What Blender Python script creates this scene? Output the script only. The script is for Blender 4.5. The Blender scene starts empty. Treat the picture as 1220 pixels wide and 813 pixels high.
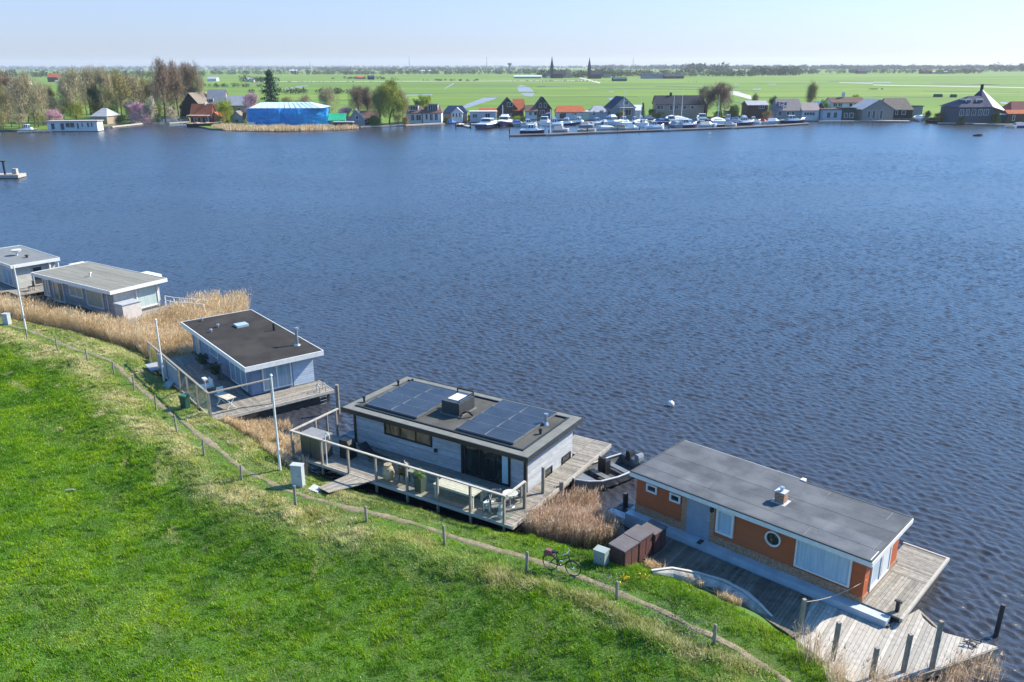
import bpy, math, random
import numpy as np
from mathutils import Vector, Matrix
random.seed(7); rng=np.random.default_rng(7)
S=bpy.context.scene; COL=S.collection
R=math.radians
# ------------------------------------------------------------------ camera
F=1000.0; HY=78.0; CH=22.0; CX,CY=610.0,406.5
PITCH=math.atan((CY-HY)/F); ROLL=R(0.2)
_f=Vector((0,math.cos(PITCH),-math.sin(PITCH))); _u=Vector((0,math.sin(PITCH),math.cos(PITCH))); _r=Vector((1,0,0))
RT=_r*math.cos(ROLL)-_u*math.sin(ROLL); UP=_u*math.cos(ROLL)+_r*math.sin(ROLL)
CAMP=Vector((0,0,CH))
def P(x,y,z=0.0):
    """survey helper: point of the ground (height z) seen at photo position x,y"""
    d=RT*((x-CX)/F)-UP*((y-CY)/F)+_f
    return CAMP+d*((z-CH)/d.z)
cd=bpy.data.cameras.new('camera'); cam=bpy.data.objects.new('camera',cd); COL.objects.link(cam)
cam.matrix_world=Matrix.Translation(CAMP)@Matrix((RT,UP,-_f)).transposed().to_4x4()
cd.sensor_width=36; cd.lens=36*F/1220; cd.clip_start=0.5; cd.clip_end=30000
S.camera=cam
# ------------------------------------------------------------------ world
W=bpy.data.worlds.new('World'); S.world=W; W.use_nodes=True
nt=W.node_tree; bg=nt.nodes['Background']
sky=nt.nodes.new('ShaderNodeTexSky'); sky.sky_type='NISHITA'; sky.sun_disc=False
SUN_AZ=R(22); SUN_EL=R(40)       # azimuth measured from +X towards +Y
sky.sun_elevation=SUN_EL; sky.sun_rotation=math.pi/2-SUN_AZ
sky.altitude=0; sky.air_density=1.0; sky.dust_density=0.3; sky.ozone_density=3.0
tcw=nt.nodes.new('ShaderNodeTexCoord'); sxw=nt.nodes.new('ShaderNodeSeparateXYZ'); nt.links.new(tcw.outputs['Generated'],sxw.inputs[0])
crw=nt.nodes.new('ShaderNodeValToRGB'); ew=crw.color_ramp.elements; ew[0].position=0.0; ew[0].color=(.395,.46,.72,1); ew[1].position=.5; ew[1].color=(.68,1.14,1.38,1)
for ps,cc in ((.08,(.56,.575,.77,1)),(.22,(.38,.97,1.40,1))): q_=ew.new(ps); q_.color=cc
nt.links.new(sxw.outputs[2],crw.inputs[0]); mxw=nt.nodes.new('ShaderNodeMixRGB'); mxw.blend_type='MULTIPLY'; mxw.inputs[0].default_value=1
nt.links.new(sky.outputs[0],mxw.inputs[1]); nt.links.new(crw.outputs[0],mxw.inputs[2])   # clear spring air: bluer than the stock atmosphere
nt.links.new(mxw.outputs[0],bg.inputs[0]); bg.inputs[1].default_value=0.112
sl=bpy.data.lights.new('sun','SUN'); sl.energy=5.0; sl.angle=R(0.5); sl.color=(1,0.925,0.78)
so=bpy.data.objects.new('sun',sl); COL.objects.link(so)
sd=Vector((math.cos(SUN_AZ)*math.cos(SUN_EL),math.sin(SUN_AZ)*math.cos(SUN_EL),math.sin(SUN_EL)))
so.rotation_euler=sd.to_track_quat('Z','Y').to_euler(); so.location=(40,60,60)
S.view_settings.view_transform='Standard'; S.view_settings.look='None'; S.view_settings.exposure=1.06; S.view_settings.gamma=1
S.render.engine='CYCLES'
# ------------------------------------------------------------------ materials
MATS={}
def mat(name,c,c2=None,rough=0.8,scale=3.0,stretch=(1,1,1),bump=0.0,bscale=None,metal=0.0,island=0.0,spec=0.5,detail=6,contrast=(0.35,0.65),coords='Object',trans=0.0,alpha=1.0,c3=None,s3=0.4):
    if name in MATS: return MATS[name]
    m=bpy.data.materials.new(name); m.use_nodes=True; n=m.node_tree; L=n.links
    b=n.nodes['Principled BSDF']; b.inputs['Roughness'].default_value=rough; b.inputs['Metallic'].default_value=metal
    b.inputs['Specular IOR Level'].default_value=spec
    c4=(*c,1); out=None
    tc=n.nodes.new('ShaderNodeTexCoord'); mp=n.nodes.new('ShaderNodeMapping'); mp.inputs['Scale'].default_value=stretch
    L.new(tc.outputs[coords],mp.inputs[0])
    if c2 is not None:
        no=n.nodes.new('ShaderNodeTexNoise'); no.inputs['Scale'].default_value=scale; no.inputs['Detail'].default_value=detail; no.inputs['Roughness'].default_value=0.62
        L.new(mp.outputs[0],no.inputs['Vector'])
        cr=n.nodes.new('ShaderNodeValToRGB'); cr.color_ramp.elements[0].position=contrast[0]; cr.color_ramp.elements[1].position=contrast[1]
        cr.color_ramp.elements[0].color=c4; cr.color_ramp.elements[1].color=(*c2,1); L.new(no.outputs[0],cr.inputs[0]); out=cr.outputs[0]
        if c3 is not None:
            n3=n.nodes.new('ShaderNodeTexNoise'); n3.inputs['Scale'].default_value=s3; n3.inputs['Detail'].default_value=4; L.new(tc.outputs[coords],n3.inputs['Vector'])
            r3=n.nodes.new('ShaderNodeMapRange'); r3.inputs[1].default_value=.45; r3.inputs[2].default_value=.65; L.new(n3.outputs[0],r3.inputs[0])
            mx=n.nodes.new('ShaderNodeMixRGB'); L.new(r3.outputs[0],mx.inputs[0]); L.new(out,mx.inputs[1]); mx.inputs[2].default_value=(*c3,1); out=mx.outputs[0]
    if island>0:
        g=n.nodes.new('ShaderNodeNewGeometry'); mr=n.nodes.new('ShaderNodeMapRange'); mr.inputs[3].default_value=1-island; mr.inputs[4].default_value=1+island
        L.new(g.outputs['Random Per Island'],mr.inputs[0])
        mu=n.nodes.new('ShaderNodeMixRGB'); mu.blend_type='MULTIPLY'; mu.inputs[0].default_value=1
        if out is None: mu.inputs[1].default_value=c4
        else: L.new(out,mu.inputs[1])
        L.new(mr.outputs[0],mu.inputs[2]); out=mu.outputs[0]
    if out is None: b.inputs['Base Color'].default_value=c4
    else: L.new(out,b.inputs['Base Color'])
    if bump>0:
        nb=n.nodes.new('ShaderNodeTexNoise'); nb.inputs['Scale'].default_value=bscale or scale*3; nb.inputs['Detail'].default_value=5
        L.new(mp.outputs[0],nb.inputs['Vector']); bp=n.nodes.new('ShaderNodeBump'); bp.inputs['Strength'].default_value=bump; bp.inputs['Distance'].default_value=0.05
        L.new(nb.outputs[0],bp.inputs['Height']); L.new(bp.outputs[0],b.inputs['Normal'])
    if trans>0:
        b.inputs['Transmission Weight'].default_value=trans
    MATS[name]=m; return m
def glassmat(name,tint=(0.93,0.96,0.95),t=0.015):
    if name in MATS: return MATS[name]
    m=bpy.data.materials.new(name); m.use_nodes=True; n=m.node_tree; n.nodes.remove(n.nodes['Principled BSDF'])
    tr=n.nodes.new('ShaderNodeBsdfTransparent'); tr.inputs[0].default_value=(*tint,1)
    gl=n.nodes.new('ShaderNodeBsdfGlossy'); gl.inputs['Roughness'].default_value=0.03
    fr=n.nodes.new('ShaderNodeLayerWeight'); fr.inputs[0].default_value=.5
    pw=n.nodes.new('ShaderNodeMath'); pw.operation='POWER'; pw.inputs[1].default_value=5.5
    ad=n.nodes.new('ShaderNodeMath'); ad.operation='ADD'; ad.inputs[1].default_value=t; ad.use_clamp=True
    mx=n.nodes.new('ShaderNodeMixShader'); L=n.links
    L.new(fr.outputs['Facing'],pw.inputs[0]); L.new(pw.outputs[0],ad.inputs[0]); L.new(ad.outputs[0],mx.inputs[0]); L.new(tr.outputs[0],mx.inputs[1]); L.new(gl.outputs[0],mx.inputs[2])
    L.new(mx.outputs[0],n.nodes['Material Output'].inputs[0]); MATS[name]=m; return m
def seen(c): return tuple(c)
# ------------------------------------------------------------------ mesh builder
class MB:
    def __init__(s,tf=None): s.v=[];s.f=[];s.m=[];s.tf=tf
    def add(s,vs,fs,mi=0):
        o=len(s.v)
        if s.tf: vs=[s.tf(*p) for p in vs]
        s.v+= [tuple(p) for p in vs]; s.f+=[tuple(i+o for i in f) for f in fs]; s.m+=[mi]*len(fs)
    def box(s,x0,y0,z0,x1,y1,z1,mi=0):
        s.add([(x0,y0,z0),(x1,y0,z0),(x1,y1,z0),(x0,y1,z0),(x0,y0,z1),(x1,y0,z1),(x1,y1,z1),(x0,y1,z1)],
              [(0,3,2,1),(4,5,6,7),(0,1,5,4),(1,2,6,5),(2,3,7,6),(3,0,4,7)],mi)
    def cbox(s,x,y,z,w,d,h,mi=0): s.box(x-w/2,y-d/2,z,x+w/2,y+d/2,z+h,mi)
    def prism(s,pts,z0,z1,mi=0,sides=True):
        n=len(pts)
        a=sum(pts[i][0]*pts[(i+1)%n][1]-pts[(i+1)%n][0]*pts[i][1] for i in range(n))
        if a<0: pts=pts[::-1]
        vs=[(p[0],p[1],z0) for p in pts]+[(p[0],p[1],z1) for p in pts]
        fs=[tuple(range(n,2*n))]
        if sides: fs+= [tuple(range(n-1,-1,-1))]+[(i,(i+1)%n,n+(i+1)%n,n+i) for i in range(n)]
        s.add(vs,fs,mi)
    def beam(s,p,q,w,h=None,mi=0):
        h=h or w; p=Vector(p);q=Vector(q);d=(q-p).normalized(); a=d.cross(Vector((0,0,1)))
        if a.length<1e-3: a=Vector((1,0,0))
        a.normalize(); b=a.cross(d); vs=[]
        for c in (p,q):
            for i,j in((-1,-1),(1,-1),(1,1),(-1,1)): vs.append(c+a*(i*w/2)+b*(j*h/2))
        s.add(vs,[(0,1,2,3),(7,6,5,4),(0,4,5,1),(1,5,6,2),(2,6,7,3),(3,7,4,0)],mi)
    def tube(s,p,q,r,r2=None,n=8,mi=0,caps=True):
        r2=r if r2 is None else r2; p=Vector(p);q=Vector(q);d=(q-p).normalized(); a=d.cross(Vector((0,0,1)))
        if a.length<1e-3: a=Vector((1,0,0))
        a.normalize(); b=a.cross(d); vs=[]
        for c,rr in((p,r),(q,r2)):
            for i in range(n):
                t=2*math.pi*i/n; vs.append(c+a*(math.cos(t)*rr)+b*(math.sin(t)*rr))
        fs=[(i,n+i,n+(i+1)%n,(i+1)%n) for i in range(n)]
        if caps: fs+=[tuple(range(n)),tuple(range(2*n-1,n-1,-1))]
        s.add(vs,fs,mi)
    def path(s,pts,r,n=6,mi=0):
        for i in range(len(pts)-1): s.tube(pts[i],pts[i+1],r,r,n,mi)
    def lathe(s,x,y,prof,n=14,mi=0):
        vs=[];fs=[]
        for r,z in prof:
            for i in range(n):
                t=2*math.pi*i/n; vs.append((x+r*math.cos(t),y+r*math.sin(t),z))
        for k in range(len(prof)-1):
            for i in range(n): fs.append((k*n+i,k*n+(i+1)%n,(k+1)*n+(i+1)%n,(k+1)*n+i))
        fs.append(tuple(range(n-1,-1,-1))); fs.append(tuple(range((len(prof)-1)*n,len(prof)*n)))
        s.add(vs,fs,mi)
    def loft(s,rings,mi=0,close=True,cap=True):
        n=len(rings[0]); vs=[p for r in rings for p in r]; fs=[]
        for k in range(len(rings)-1):
            for i in range(n if close else n-1): fs.append((k*n+i,k*n+(i+1)%n,(k+1)*n+(i+1)%n,(k+1)*n+i))
        if cap: fs.append(tuple(range(n-1,-1,-1))); fs.append(tuple(range((len(rings)-1)*n,len(rings)*n)))
        s.add(vs,fs,mi)
    def build(s,name,mats,parent=None,loc=None,rz=0,smooth=False):
        me=bpy.data.meshes.new(name); me.from_pydata(s.v,[],s.f)
        if not isinstance(mats,(list,tuple)): mats=[mats]
        for m in mats: me.materials.append(m)
        if len(mats)>1: me.polygons.foreach_set('material_index',s.m)
        if smooth: me.polygons.foreach_set('use_smooth',[True]*len(s.f))
        me.update(); o=bpy.data.objects.new(name,me); COL.objects.link(o)
        if parent: o.parent=parent
        if loc is not None: o.location=loc
        o.rotation_euler=(0,0,rz); return o
def tag(o,label,cat,group=None,kind=None):
    if label: o['label']=label
    if cat: o['category']=cat
    if group: o['group']=group
    if kind: o['kind']=kind
    return o
def thing(name,label,cat,loc=(0,0,0),rz=0,group=None):
    o=bpy.data.objects.new(name,None); COL.objects.link(o); o.location=loc; o.rotation_euler=(0,0,rz); o.empty_display_size=0.2
    return tag(o,label,cat,group)
def copy_tree(o,parent=None):
    c=o.copy(); COL.objects.link(c); c.parent=parent
    for ch in o.children: copy_tree(ch,c)
    return c
def triangles(name,tri,mats,parent=None,mi=None,attr=None):
    """tri: (N,3,3) array -> one mesh of loose triangles"""
    N=len(tri); me=bpy.data.meshes.new(name)
    me.vertices.add(N*3); me.vertices.foreach_set('co',np.ascontiguousarray(tri,dtype=np.float32).ravel())
    me.loops.add(N*3); me.loops.foreach_set('vertex_index',np.arange(N*3,dtype=np.int32))
    me.polygons.add(N); me.polygons.foreach_set('loop_start',np.arange(0,N*3,3,dtype=np.int32)); me.polygons.foreach_set('loop_total',np.full(N,3,dtype=np.int32))
    if not isinstance(mats,(list,tuple)): mats=[mats]
    for m in mats: me.materials.append(m)
    if mi is not None: me.polygons.foreach_set('material_index',mi.astype(np.int32))
    if attr is not None:
        a=me.attributes.new('tint','FLOAT','POINT'); a.data.foreach_set('value',np.repeat(attr,3).astype(np.float32))
    me.update(calc_edges=True); o=bpy.data.objects.new(name,me); COL.objects.link(o)
    if parent: o.parent=parent
    return o
def clip(poly,a,b,c):
    """keep a*x+b*y<=c"""
    out=[]
    for i in range(len(poly)):
        p=poly[i];q=poly[(i+1)%len(poly)]; dp=a*p[0]+b*p[1]-c; dq=a*q[0]+b*q[1]-c
        if dp<=0: out.append(p)
        if (dp<0)!=(dq<0) and dp!=dq:
            t=dp/(dp-dq); out.append((p[0]+(q[0]-p[0])*t,p[1]+(q[1]-p[1])*t))
    return out
def planks(mb,poly,ang,w,z0,z1,gap=0.012,mi=0,joint=None):
    ca,sa=math.cos(ang),math.sin(ang); n=(-sa,ca)
    ds=[p[0]*n[0]+p[1]*n[1] for p in poly]; d=min(ds)
    while d<max(ds):
        q=clip(clip(poly,n[0],n[1],d+w-gap),-n[0],-n[1],-d)
        if len(q)>2:
            ts=[p[0]*ca+p[1]*sa for p in q]; cuts=[min(ts)-1]
            if joint:
                t=min(ts)+random.uniform(.3,1)*joint
                while t<max(ts)-.3: cuts.append(t); t+=joint*random.uniform(.8,1.1)
            cuts.append(max(ts)+1)
            for i in range(len(cuts)-1):
                g=clip(clip(q,ca,sa,cuts[i+1]-.006),-ca,-sa,-cuts[i]) if joint else q
                if len(g)>2: mb.prism(g,z0+random.uniform(0,.004),z1+random.uniform(-.004,.004),mi)
        d+=w
def face(u0,kind):
    """transform for wall features: a along the wall, n outwards, z up"""
    if kind=='front': return lambda a,n,z:(a,u0-n,z)
    if kind=='right': return lambda a,n,z:(u0+n,a,z)
    if kind=='left': return lambda a,n,z:(u0-n,a,z)
    if kind=='back': return lambda a,n,z:(a,u0+n,z)
def window(par,tf,a0,a1,z0,z1,fm,pm,mull=0,fw=0.07,name='window',out=0.05,label=None,hm=0):
    m=MB(tf); m.box(a0,0,z0,a0+fw,out,z1); m.box(a1-fw,0,z0,a1,out,z1); m.box(a0+fw,0,z0,a1-fw,out,z0+fw); m.box(a0+fw,0,z1-fw,a1-fw,out,z1)
    for i in range(mull):
        x=a0+(a1-a0)*(i+1)/(mull+1); m.box(x-fw*.4,0,z0+fw,x+fw*.4,out*.85,z1-fw)
    for i in range(hm):
        x=z0+(z1-z0)*(i+1)/(hm+1); m.box(a0+fw,0,x-fw*.3,a1-fw,out*.8,x+fw*.3)
    f=m.build(name,fm,par)
    if label: f['label']=label
    g=MB(tf); g.box(a0+fw,-.02,z0+fw,a1-fw,.012,z1-fw); g.build('pane',pm,f); return f
def boards(mb,a0,a1,z0,z1,h,th=0.02,maxlen=4.0,mi=0):
    z=z0
    while z<z1-.01:
        t=min(z+h,z1); a=a0
        while a<a1-.01:
            b=min(a1,a+random.uniform(.5,1)*maxlen)
            if a1-b<.4: b=a1
            mb.add([(a,0,z),(b-.004,0,z),(b-.004,th,z+.006),(a,th,z+.006),(a,0,t),(b-.004,0,t),(b-.004,th*.35,t-.004),(a,th*.35,t-.004)],
                   [(0,1,2,3),(4,7,6,5),(3,2,6,7),(0,3,7,4),(1,5,6,2)],mi)
            a=b
        z=t
# common materials
M_white=mat('white paint',(.62,.62,.60),(.52,.52,.50),rough=.55,scale=4)
M_glass_dark=mat('dark window glass',(.012,.018,.024),(.05,.06,.065),rough=.04,scale=.9,spec=.8,contrast=(.3,.8))
M_glass_curtain=mat('curtained glass',(.30,.40,.48),(.42,.52,.58),rough=.08,scale=2,stretch=(6,6,.3),spec=.8)
M_wood_grey=mat('weathered deck wood',(.25,.225,.19),(.155,.14,.12),rough=.85,scale=6,stretch=(1,1,1),island=.28,bump=.15)
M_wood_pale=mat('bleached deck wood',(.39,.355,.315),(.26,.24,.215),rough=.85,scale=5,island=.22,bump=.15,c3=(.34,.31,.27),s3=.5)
M_post=mat('weathered post wood',(.27,.24,.20),(.15,.135,.11),rough=.9,scale=9,stretch=(1,1,.25),bump=.3)
M_black=mat('black metal',(.012,.013,.015),rough=.45)
M_steel=mat('galvanised steel',(.5,.52,.55),(.38,.4,.42),rough=.35,metal=.8,scale=6)
M_glassfence=glassmat('clear fence glass')
M_dark=mat('dark hull tar',(.02,.02,.022),(.035,.035,.035),rough=.7)
# ------------------------------------------------------------------ terrain helpers
def W2(pts,z=0.0): return np.array([tuple(P(x,y,z))[:2] for x,y in pts])
SHORE_PX=[(-60,372),(0,380),(60,393),(120,402),(165,418),(190,440),(225,462),(262,497),(300,512),(340,530),(372,566),(430,585),(500,607),(570,629),(613,636),(640,636),(690,652),(735,655),(765,664),(800,678),(860,700),(920,732),(975,772),(1030,818)]
PATH_PX=[(-60,372),(-20,381),(0,386),(30,393),(60,404),(85,415),(110,422),(135,432),(165,462),(200,490),(222,507),(250,528),(290,560),(340,585),(390,599),(443,611),(505,628),(581,652),(650,671),(690,686),(740,706),(790,730),(840,755),(890,782),(940,813),(985,843)]
SH=W2(SHORE_PX,0.0); SH=np.vstack([SH[0]+(SH[0]-SH[2])*4,SH,SH[-1]+(SH[-1]-SH[-3])*5])
PA=W2(PATH_PX,1.0); PA=np.vstack([PA[0]+(PA[0]-PA[2])*4,PA,PA[-1]+(PA[-1]-PA[-3])*5])
LAND=np.vstack([SH,[(SH[-1][0],-60)],[(-400,-60)],[(-400,SH[0][1]+30)]])
def smooth(t): t=np.clip(t,0,1); return t*t*(3-2*t)
def inside(pts,poly):
    x,y=pts[:,0],pts[:,1]; r=np.zeros(len(x),bool); n=len(poly)
    for i in range(n):
        x0,y0=poly[i];x1,y1=poly[(i+1)%n]
        if y0==y1: continue
        c=((y0>y)!=(y1>y)); xi=x0+(y-y0)*(x1-x0)/(y1-y0); r^=(c&(x<xi))
    return r
def pdist(pts,line):
    d=np.full(len(pts),1e9); side=np.zeros(len(pts))
    for i in range(len(line)-1):
        a=line[i];b=line[i+1];ab=b-a; t=np.clip(((pts-a)@ab)/(ab@ab),0,1); q=pts-(a+t[:,None]*ab); e=np.hypot(q[:,0],q[:,1])
        s=ab[0]*q[:,1]-ab[1]*q[:,0]; w=e<d; d=np.where(w,e,d); side=np.where(w,np.sign(s),side)
    return d,side   # side>0: left of travel (lake side)
def vnoise(x,y,s,seed=0):
    x=x/s;y=y/s; xi=np.floor(x).astype(np.int64); yi=np.floor(y).astype(np.int64); fx=x-xi;fy=y-yi
    def h(a,b):
        k=(a*374761393+b*668265263+seed*974634777)&0xffffffff; k=((k^(k>>13))*1274126177)&0xffffffff
        return ((k^(k>>16))&0xffff)/65535.0
    fx=fx*fx*(3-2*fx);fy=fy*fy*(3-2*fy)
    return (h(xi,yi)*(1-fx)+h(xi+1,yi)*fx)*(1-fy)+(h(xi,yi+1)*(1-fx)+h(xi+1,yi+1)*fx)*fy
def ground(pts):
    ds,_=pdist(pts,SH); dp,side=pdist(pts,PA); land=inside(pts,LAND)
    lake=side>0
    t=ds/(ds+dp+1e-6)
    z=np.where(lake,0.08+0.92*smooth(t*1.5),1.0)
    z=np.where(~lake,1.0-0.75*smooth((dp-2.2)/4.5),z)
    z=np.where(land,z,np.maximum(0.08-0.5*ds,-1.2))
    x,y=pts[:,0],pts[:,1]
    nz=(vnoise(x,y,3.2,1)-.5)*.16+(vnoise(x,y,1.1,2)-.5)*.16+(vnoise(x,y,.45,3)-.5)*.06
    # hummocky edge of the bank along the fence
    hum=np.exp(-((dp-2.0)/.9)**2)*(~lake)*(vnoise(x,y,1.6,4)-.25)*.5
    k=np.where(dp<.5,0.15,np.clip(.15+(dp-.5),0,1))
    return z+np.where(land,(nz+hum)*k,0)
def gz(x,y): return float(ground(np.array([[x,y]]))[0])
def G(px,py,z0=1.0):
    """photo position of a foot on the bank -> world point on the terrain"""
    z=z0
    for _ in range(4): p=P(px,py,z); z=gz(p.x,p.y)
    return Vector((p.x,p.y,z))
# bank terrain mesh
def grid_mesh(name,x0,x1,y0,y1,st,m):
    xs=np.arange(x0,x1+st/2,st); ys=np.arange(y0,y1+st/2,st); X,Y=np.meshgrid(xs,ys); pts=np.stack([X.ravel(),Y.ravel()],1)
    z=ground(pts); nx,ny=len(xs),len(ys); co=np.column_stack([pts,z])
    i=np.arange((nx-1)*(ny-1)); r=i//(nx-1); c=i%(nx-1); a=r*nx+c
    q=np.stack([a,a+1,a+nx+1,a+nx],1); keep=(z[q].max(1)>-1.15); q=q[keep]
    me=bpy.data.meshes.new(name); me.vertices.add(len(co)); me.vertices.foreach_set('co',co.astype(np.float32).ravel())
    n=len(q); me.loops.add(n*4); me.loops.foreach_set('vertex_index',q.astype(np.int32).ravel()); me.polygons.add(n)
    me.polygons.foreach_set('loop_start',np.arange(0,n*4,4,dtype=np.int32)); me.polygons.foreach_set('loop_total',np.full(n,4,dtype=np.int32))
    me.polygons.foreach_set('use_smooth',np.ones(n,bool)); me.materials.append(m); me.update(calc_edges=True)
    o=bpy.data.objects.new(name,me); COL.objects.link(o); o['kind']='structure'; return o
M_soil=mat('bank turf and soil',(.045,.12,.006),(.07,.15,.012),rough=.95,scale=2.5,bump=.8,bscale=14,c3=(.06,.10,.02),s3=.6)
grid_mesh('meadow_bank',-110,32,8,125,0.3,M_soil)
M_path=mat('trodden earth path',(.25,.195,.13),(.15,.12,.075),rough=.95,scale=4,bump=.7,bscale=18,c3=(.11,.13,.035),s3=1.6,contrast=(.4,.6))
def path_strip():
    m=MB(); L=PA; pts=[]
    for i in range(len(L)-1):
        n=max(1,int(np.linalg.norm(L[i+1]-L[i])/.35)); pts+= [L[i]+(L[i+1]-L[i])*k/n for k in range(n)]
    pts=np.array(pts)
    for _ in range(6): pts[1:-1]=(pts[:-2]+pts[2:]+2*pts[1:-1])/4
    pts=pts[(pts[:,0]>-100)&(pts[:,0]<30)&(pts[:,1]<120)&(pts[:,1]>9)]
    t=np.gradient(pts,axis=0); t/=np.linalg.norm(t,axis=1)[:,None]; n=np.stack([-t[:,1],t[:,0]],1)
    w=.21+.14*(vnoise(pts[:,0],pts[:,1],.7,9)-.5)*2; w2=.21+.15*(vnoise(pts[:,0],pts[:,1],.6,11)-.5)*2
    rows=[]
    for k in np.linspace(-1,1,7):
        q=pts+n*np.where(k>0,w,w2)[:,None]*k; z=ground(q)+.035*(1-abs(k)**3)+.004-.03*(abs(k)>.9); rows.append(np.column_stack([q,z]))
    V=np.stack(rows,1).reshape(-1,3); N=len(pts)
    m.v=[tuple(v) for v in V]; m.f=[(i*7+j,(i+1)*7+j,(i+1)*7+j+1,i*7+j+1) for i in range(N-1) for j in range(6)]; m.m=[0]*len(m.f)
    m.f=[f[::-1] for f in m.f]
    o=m.build('path',M_path,smooth=True); o['kind']='structure'
path_strip()
# ------------------------------------------------------------------ water
def water_mat():
    m=bpy.data.materials.new('lake water'); m.use_nodes=True; n=m.node_tree; L=n.links; b=n.nodes['Principled BSDF']
    b.inputs['Base Color'].default_value=(.034,.036,.046,1); b.inputs['Roughness'].default_value=.24; b.inputs['IOR'].default_value=1.333
    tc=n.nodes.new('ShaderNodeTexCoord')
    def noise(scale,rot,st,det,rough=.5,typ=None):
        mp=n.nodes.new('ShaderNodeMapping'); mp.vector_type='TEXTURE'; mp.inputs['Rotation'].default_value=(0,0,R(rot)); mp.inputs['Scale'].default_value=st
        L.new(tc.outputs['Object'],mp.inputs[0]); no=n.nodes.new('ShaderNodeTexNoise'); no.inputs['Scale'].default_value=scale; no.inputs['Detail'].default_value=det; no.inputs['Roughness'].default_value=rough
        no.inputs['Distortion'].default_value=.4
        L.new(mp.outputs[0],no.inputs['Vector']); return no.outputs[0]
    c=noise(1.0,-38,(.5,.26,1),2,.5); d=noise(.035,-10,(1.8,.7,1),3,.6)
    mr=n.nodes.new('ShaderNodeMapRange'); mr.inputs[1].default_value=.35; mr.inputs[2].default_value=.7; mr.inputs[3].default_value=.045; mr.inputs[4].default_value=.10; L.new(d,mr.inputs[0])
    mu=n.nodes.new('ShaderNodeMath'); mu.operation='MULTIPLY'; L.new(c,mu.inputs[0]); L.new(mr.outputs[0],mu.inputs[1])
    bp=n.nodes.new('ShaderNodeBump'); bp.inputs['Strength'].default_value=1.0; bp.inputs['Distance'].default_value=1.0
    L.new(mu.outputs[0],bp.inputs['Height']); L.new(bp.outputs[0],b.inputs['Normal'])
    return m
M_water=water_mat()
def waves(x,y):
    rs=np.random.default_rng(4); z=np.zeros_like(x); gust=.55+.5*vnoise(x,y,46,71)+.4*vnoise(x+y*.4,y*2.2,30,72)
    for i in range(46):
        lam=math.exp(rs.uniform(math.log(.34),math.log(.85))); th=R(52)+rs.normal(0,.55); k=2*math.pi/lam; s_=.034 if lam<.7 else .026
        ph=(x*math.cos(th)+y*math.sin(th))*k+rs.uniform(0,6.28)+1.2*(vnoise(x,y,4,80+i)-.5)*3
        sn=np.sin(ph); z+=s_/k*(sn+.35*(1-2*np.abs(np.cos(ph/2+.785))))
    return z*gust
def water_grid():
    rr=[22.0]
    while rr[-1]<372: rr.append(rr[-1]+.055+.0016*rr[-1])
    rr=np.array(rr); th=np.arange(R(90-40),R(90+40),.0023)
    RR,TH=np.meshgrid(rr,th,indexing='ij'); x=(RR*np.cos(TH)).ravel();y=(RR*np.sin(TH)).ravel(); ed=smooth((RR.ravel()-22)/3)*smooth((372-RR.ravel())/6)
    co=np.column_stack([x,y,waves(x,y)*ed]); nx=len(th);ny=len(rr)
    i=np.arange((nx-1)*(ny-1)); r=i//(nx-1);c=i%(nx-1);a=r*nx+c; q=np.stack([a,a+nx,a+nx+1,a+1],1)
    me=bpy.data.meshes.new('lake_water'); me.vertices.add(len(co)); me.vertices.foreach_set('co',co.astype(np.float32).ravel()); n=len(q); me.loops.add(n*4); me.loops.foreach_set('vertex_index',q.astype(np.int32).ravel()); me.polygons.add(n)
    me.polygons.foreach_set('loop_start',np.arange(0,n*4,4,dtype=np.int32)); me.polygons.foreach_set('loop_total',np.full(n,4,dtype=np.int32)); me.polygons.foreach_set('use_smooth',np.ones(n,bool)); me.materials.append(M_water); me.update(calc_edges=True)
    o=bpy.data.objects.new('lake_water',me); COL.objects.link(o); o['kind']='structure'; print('water',n, me.polygons[0].normal)
water_grid()
w=MB(); w.add([(-900,-80,-.16),(900,-80,-.16),(900,520,-.16),(-900,520,-.16)],[(0,1,2,3)]); o=w.build('lake_water',M_water); o['kind']='structure'
w=MB(); w.add([(-900,-80,-4),(900,-80,-4),(900,520,-4),(-900,520,-4)],[(0,1,2,3)]); o=w.build('lake_bed',mat('lake mud',(.05,.04,.03),(.08,.07,.05))); o['kind']='structure'
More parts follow.
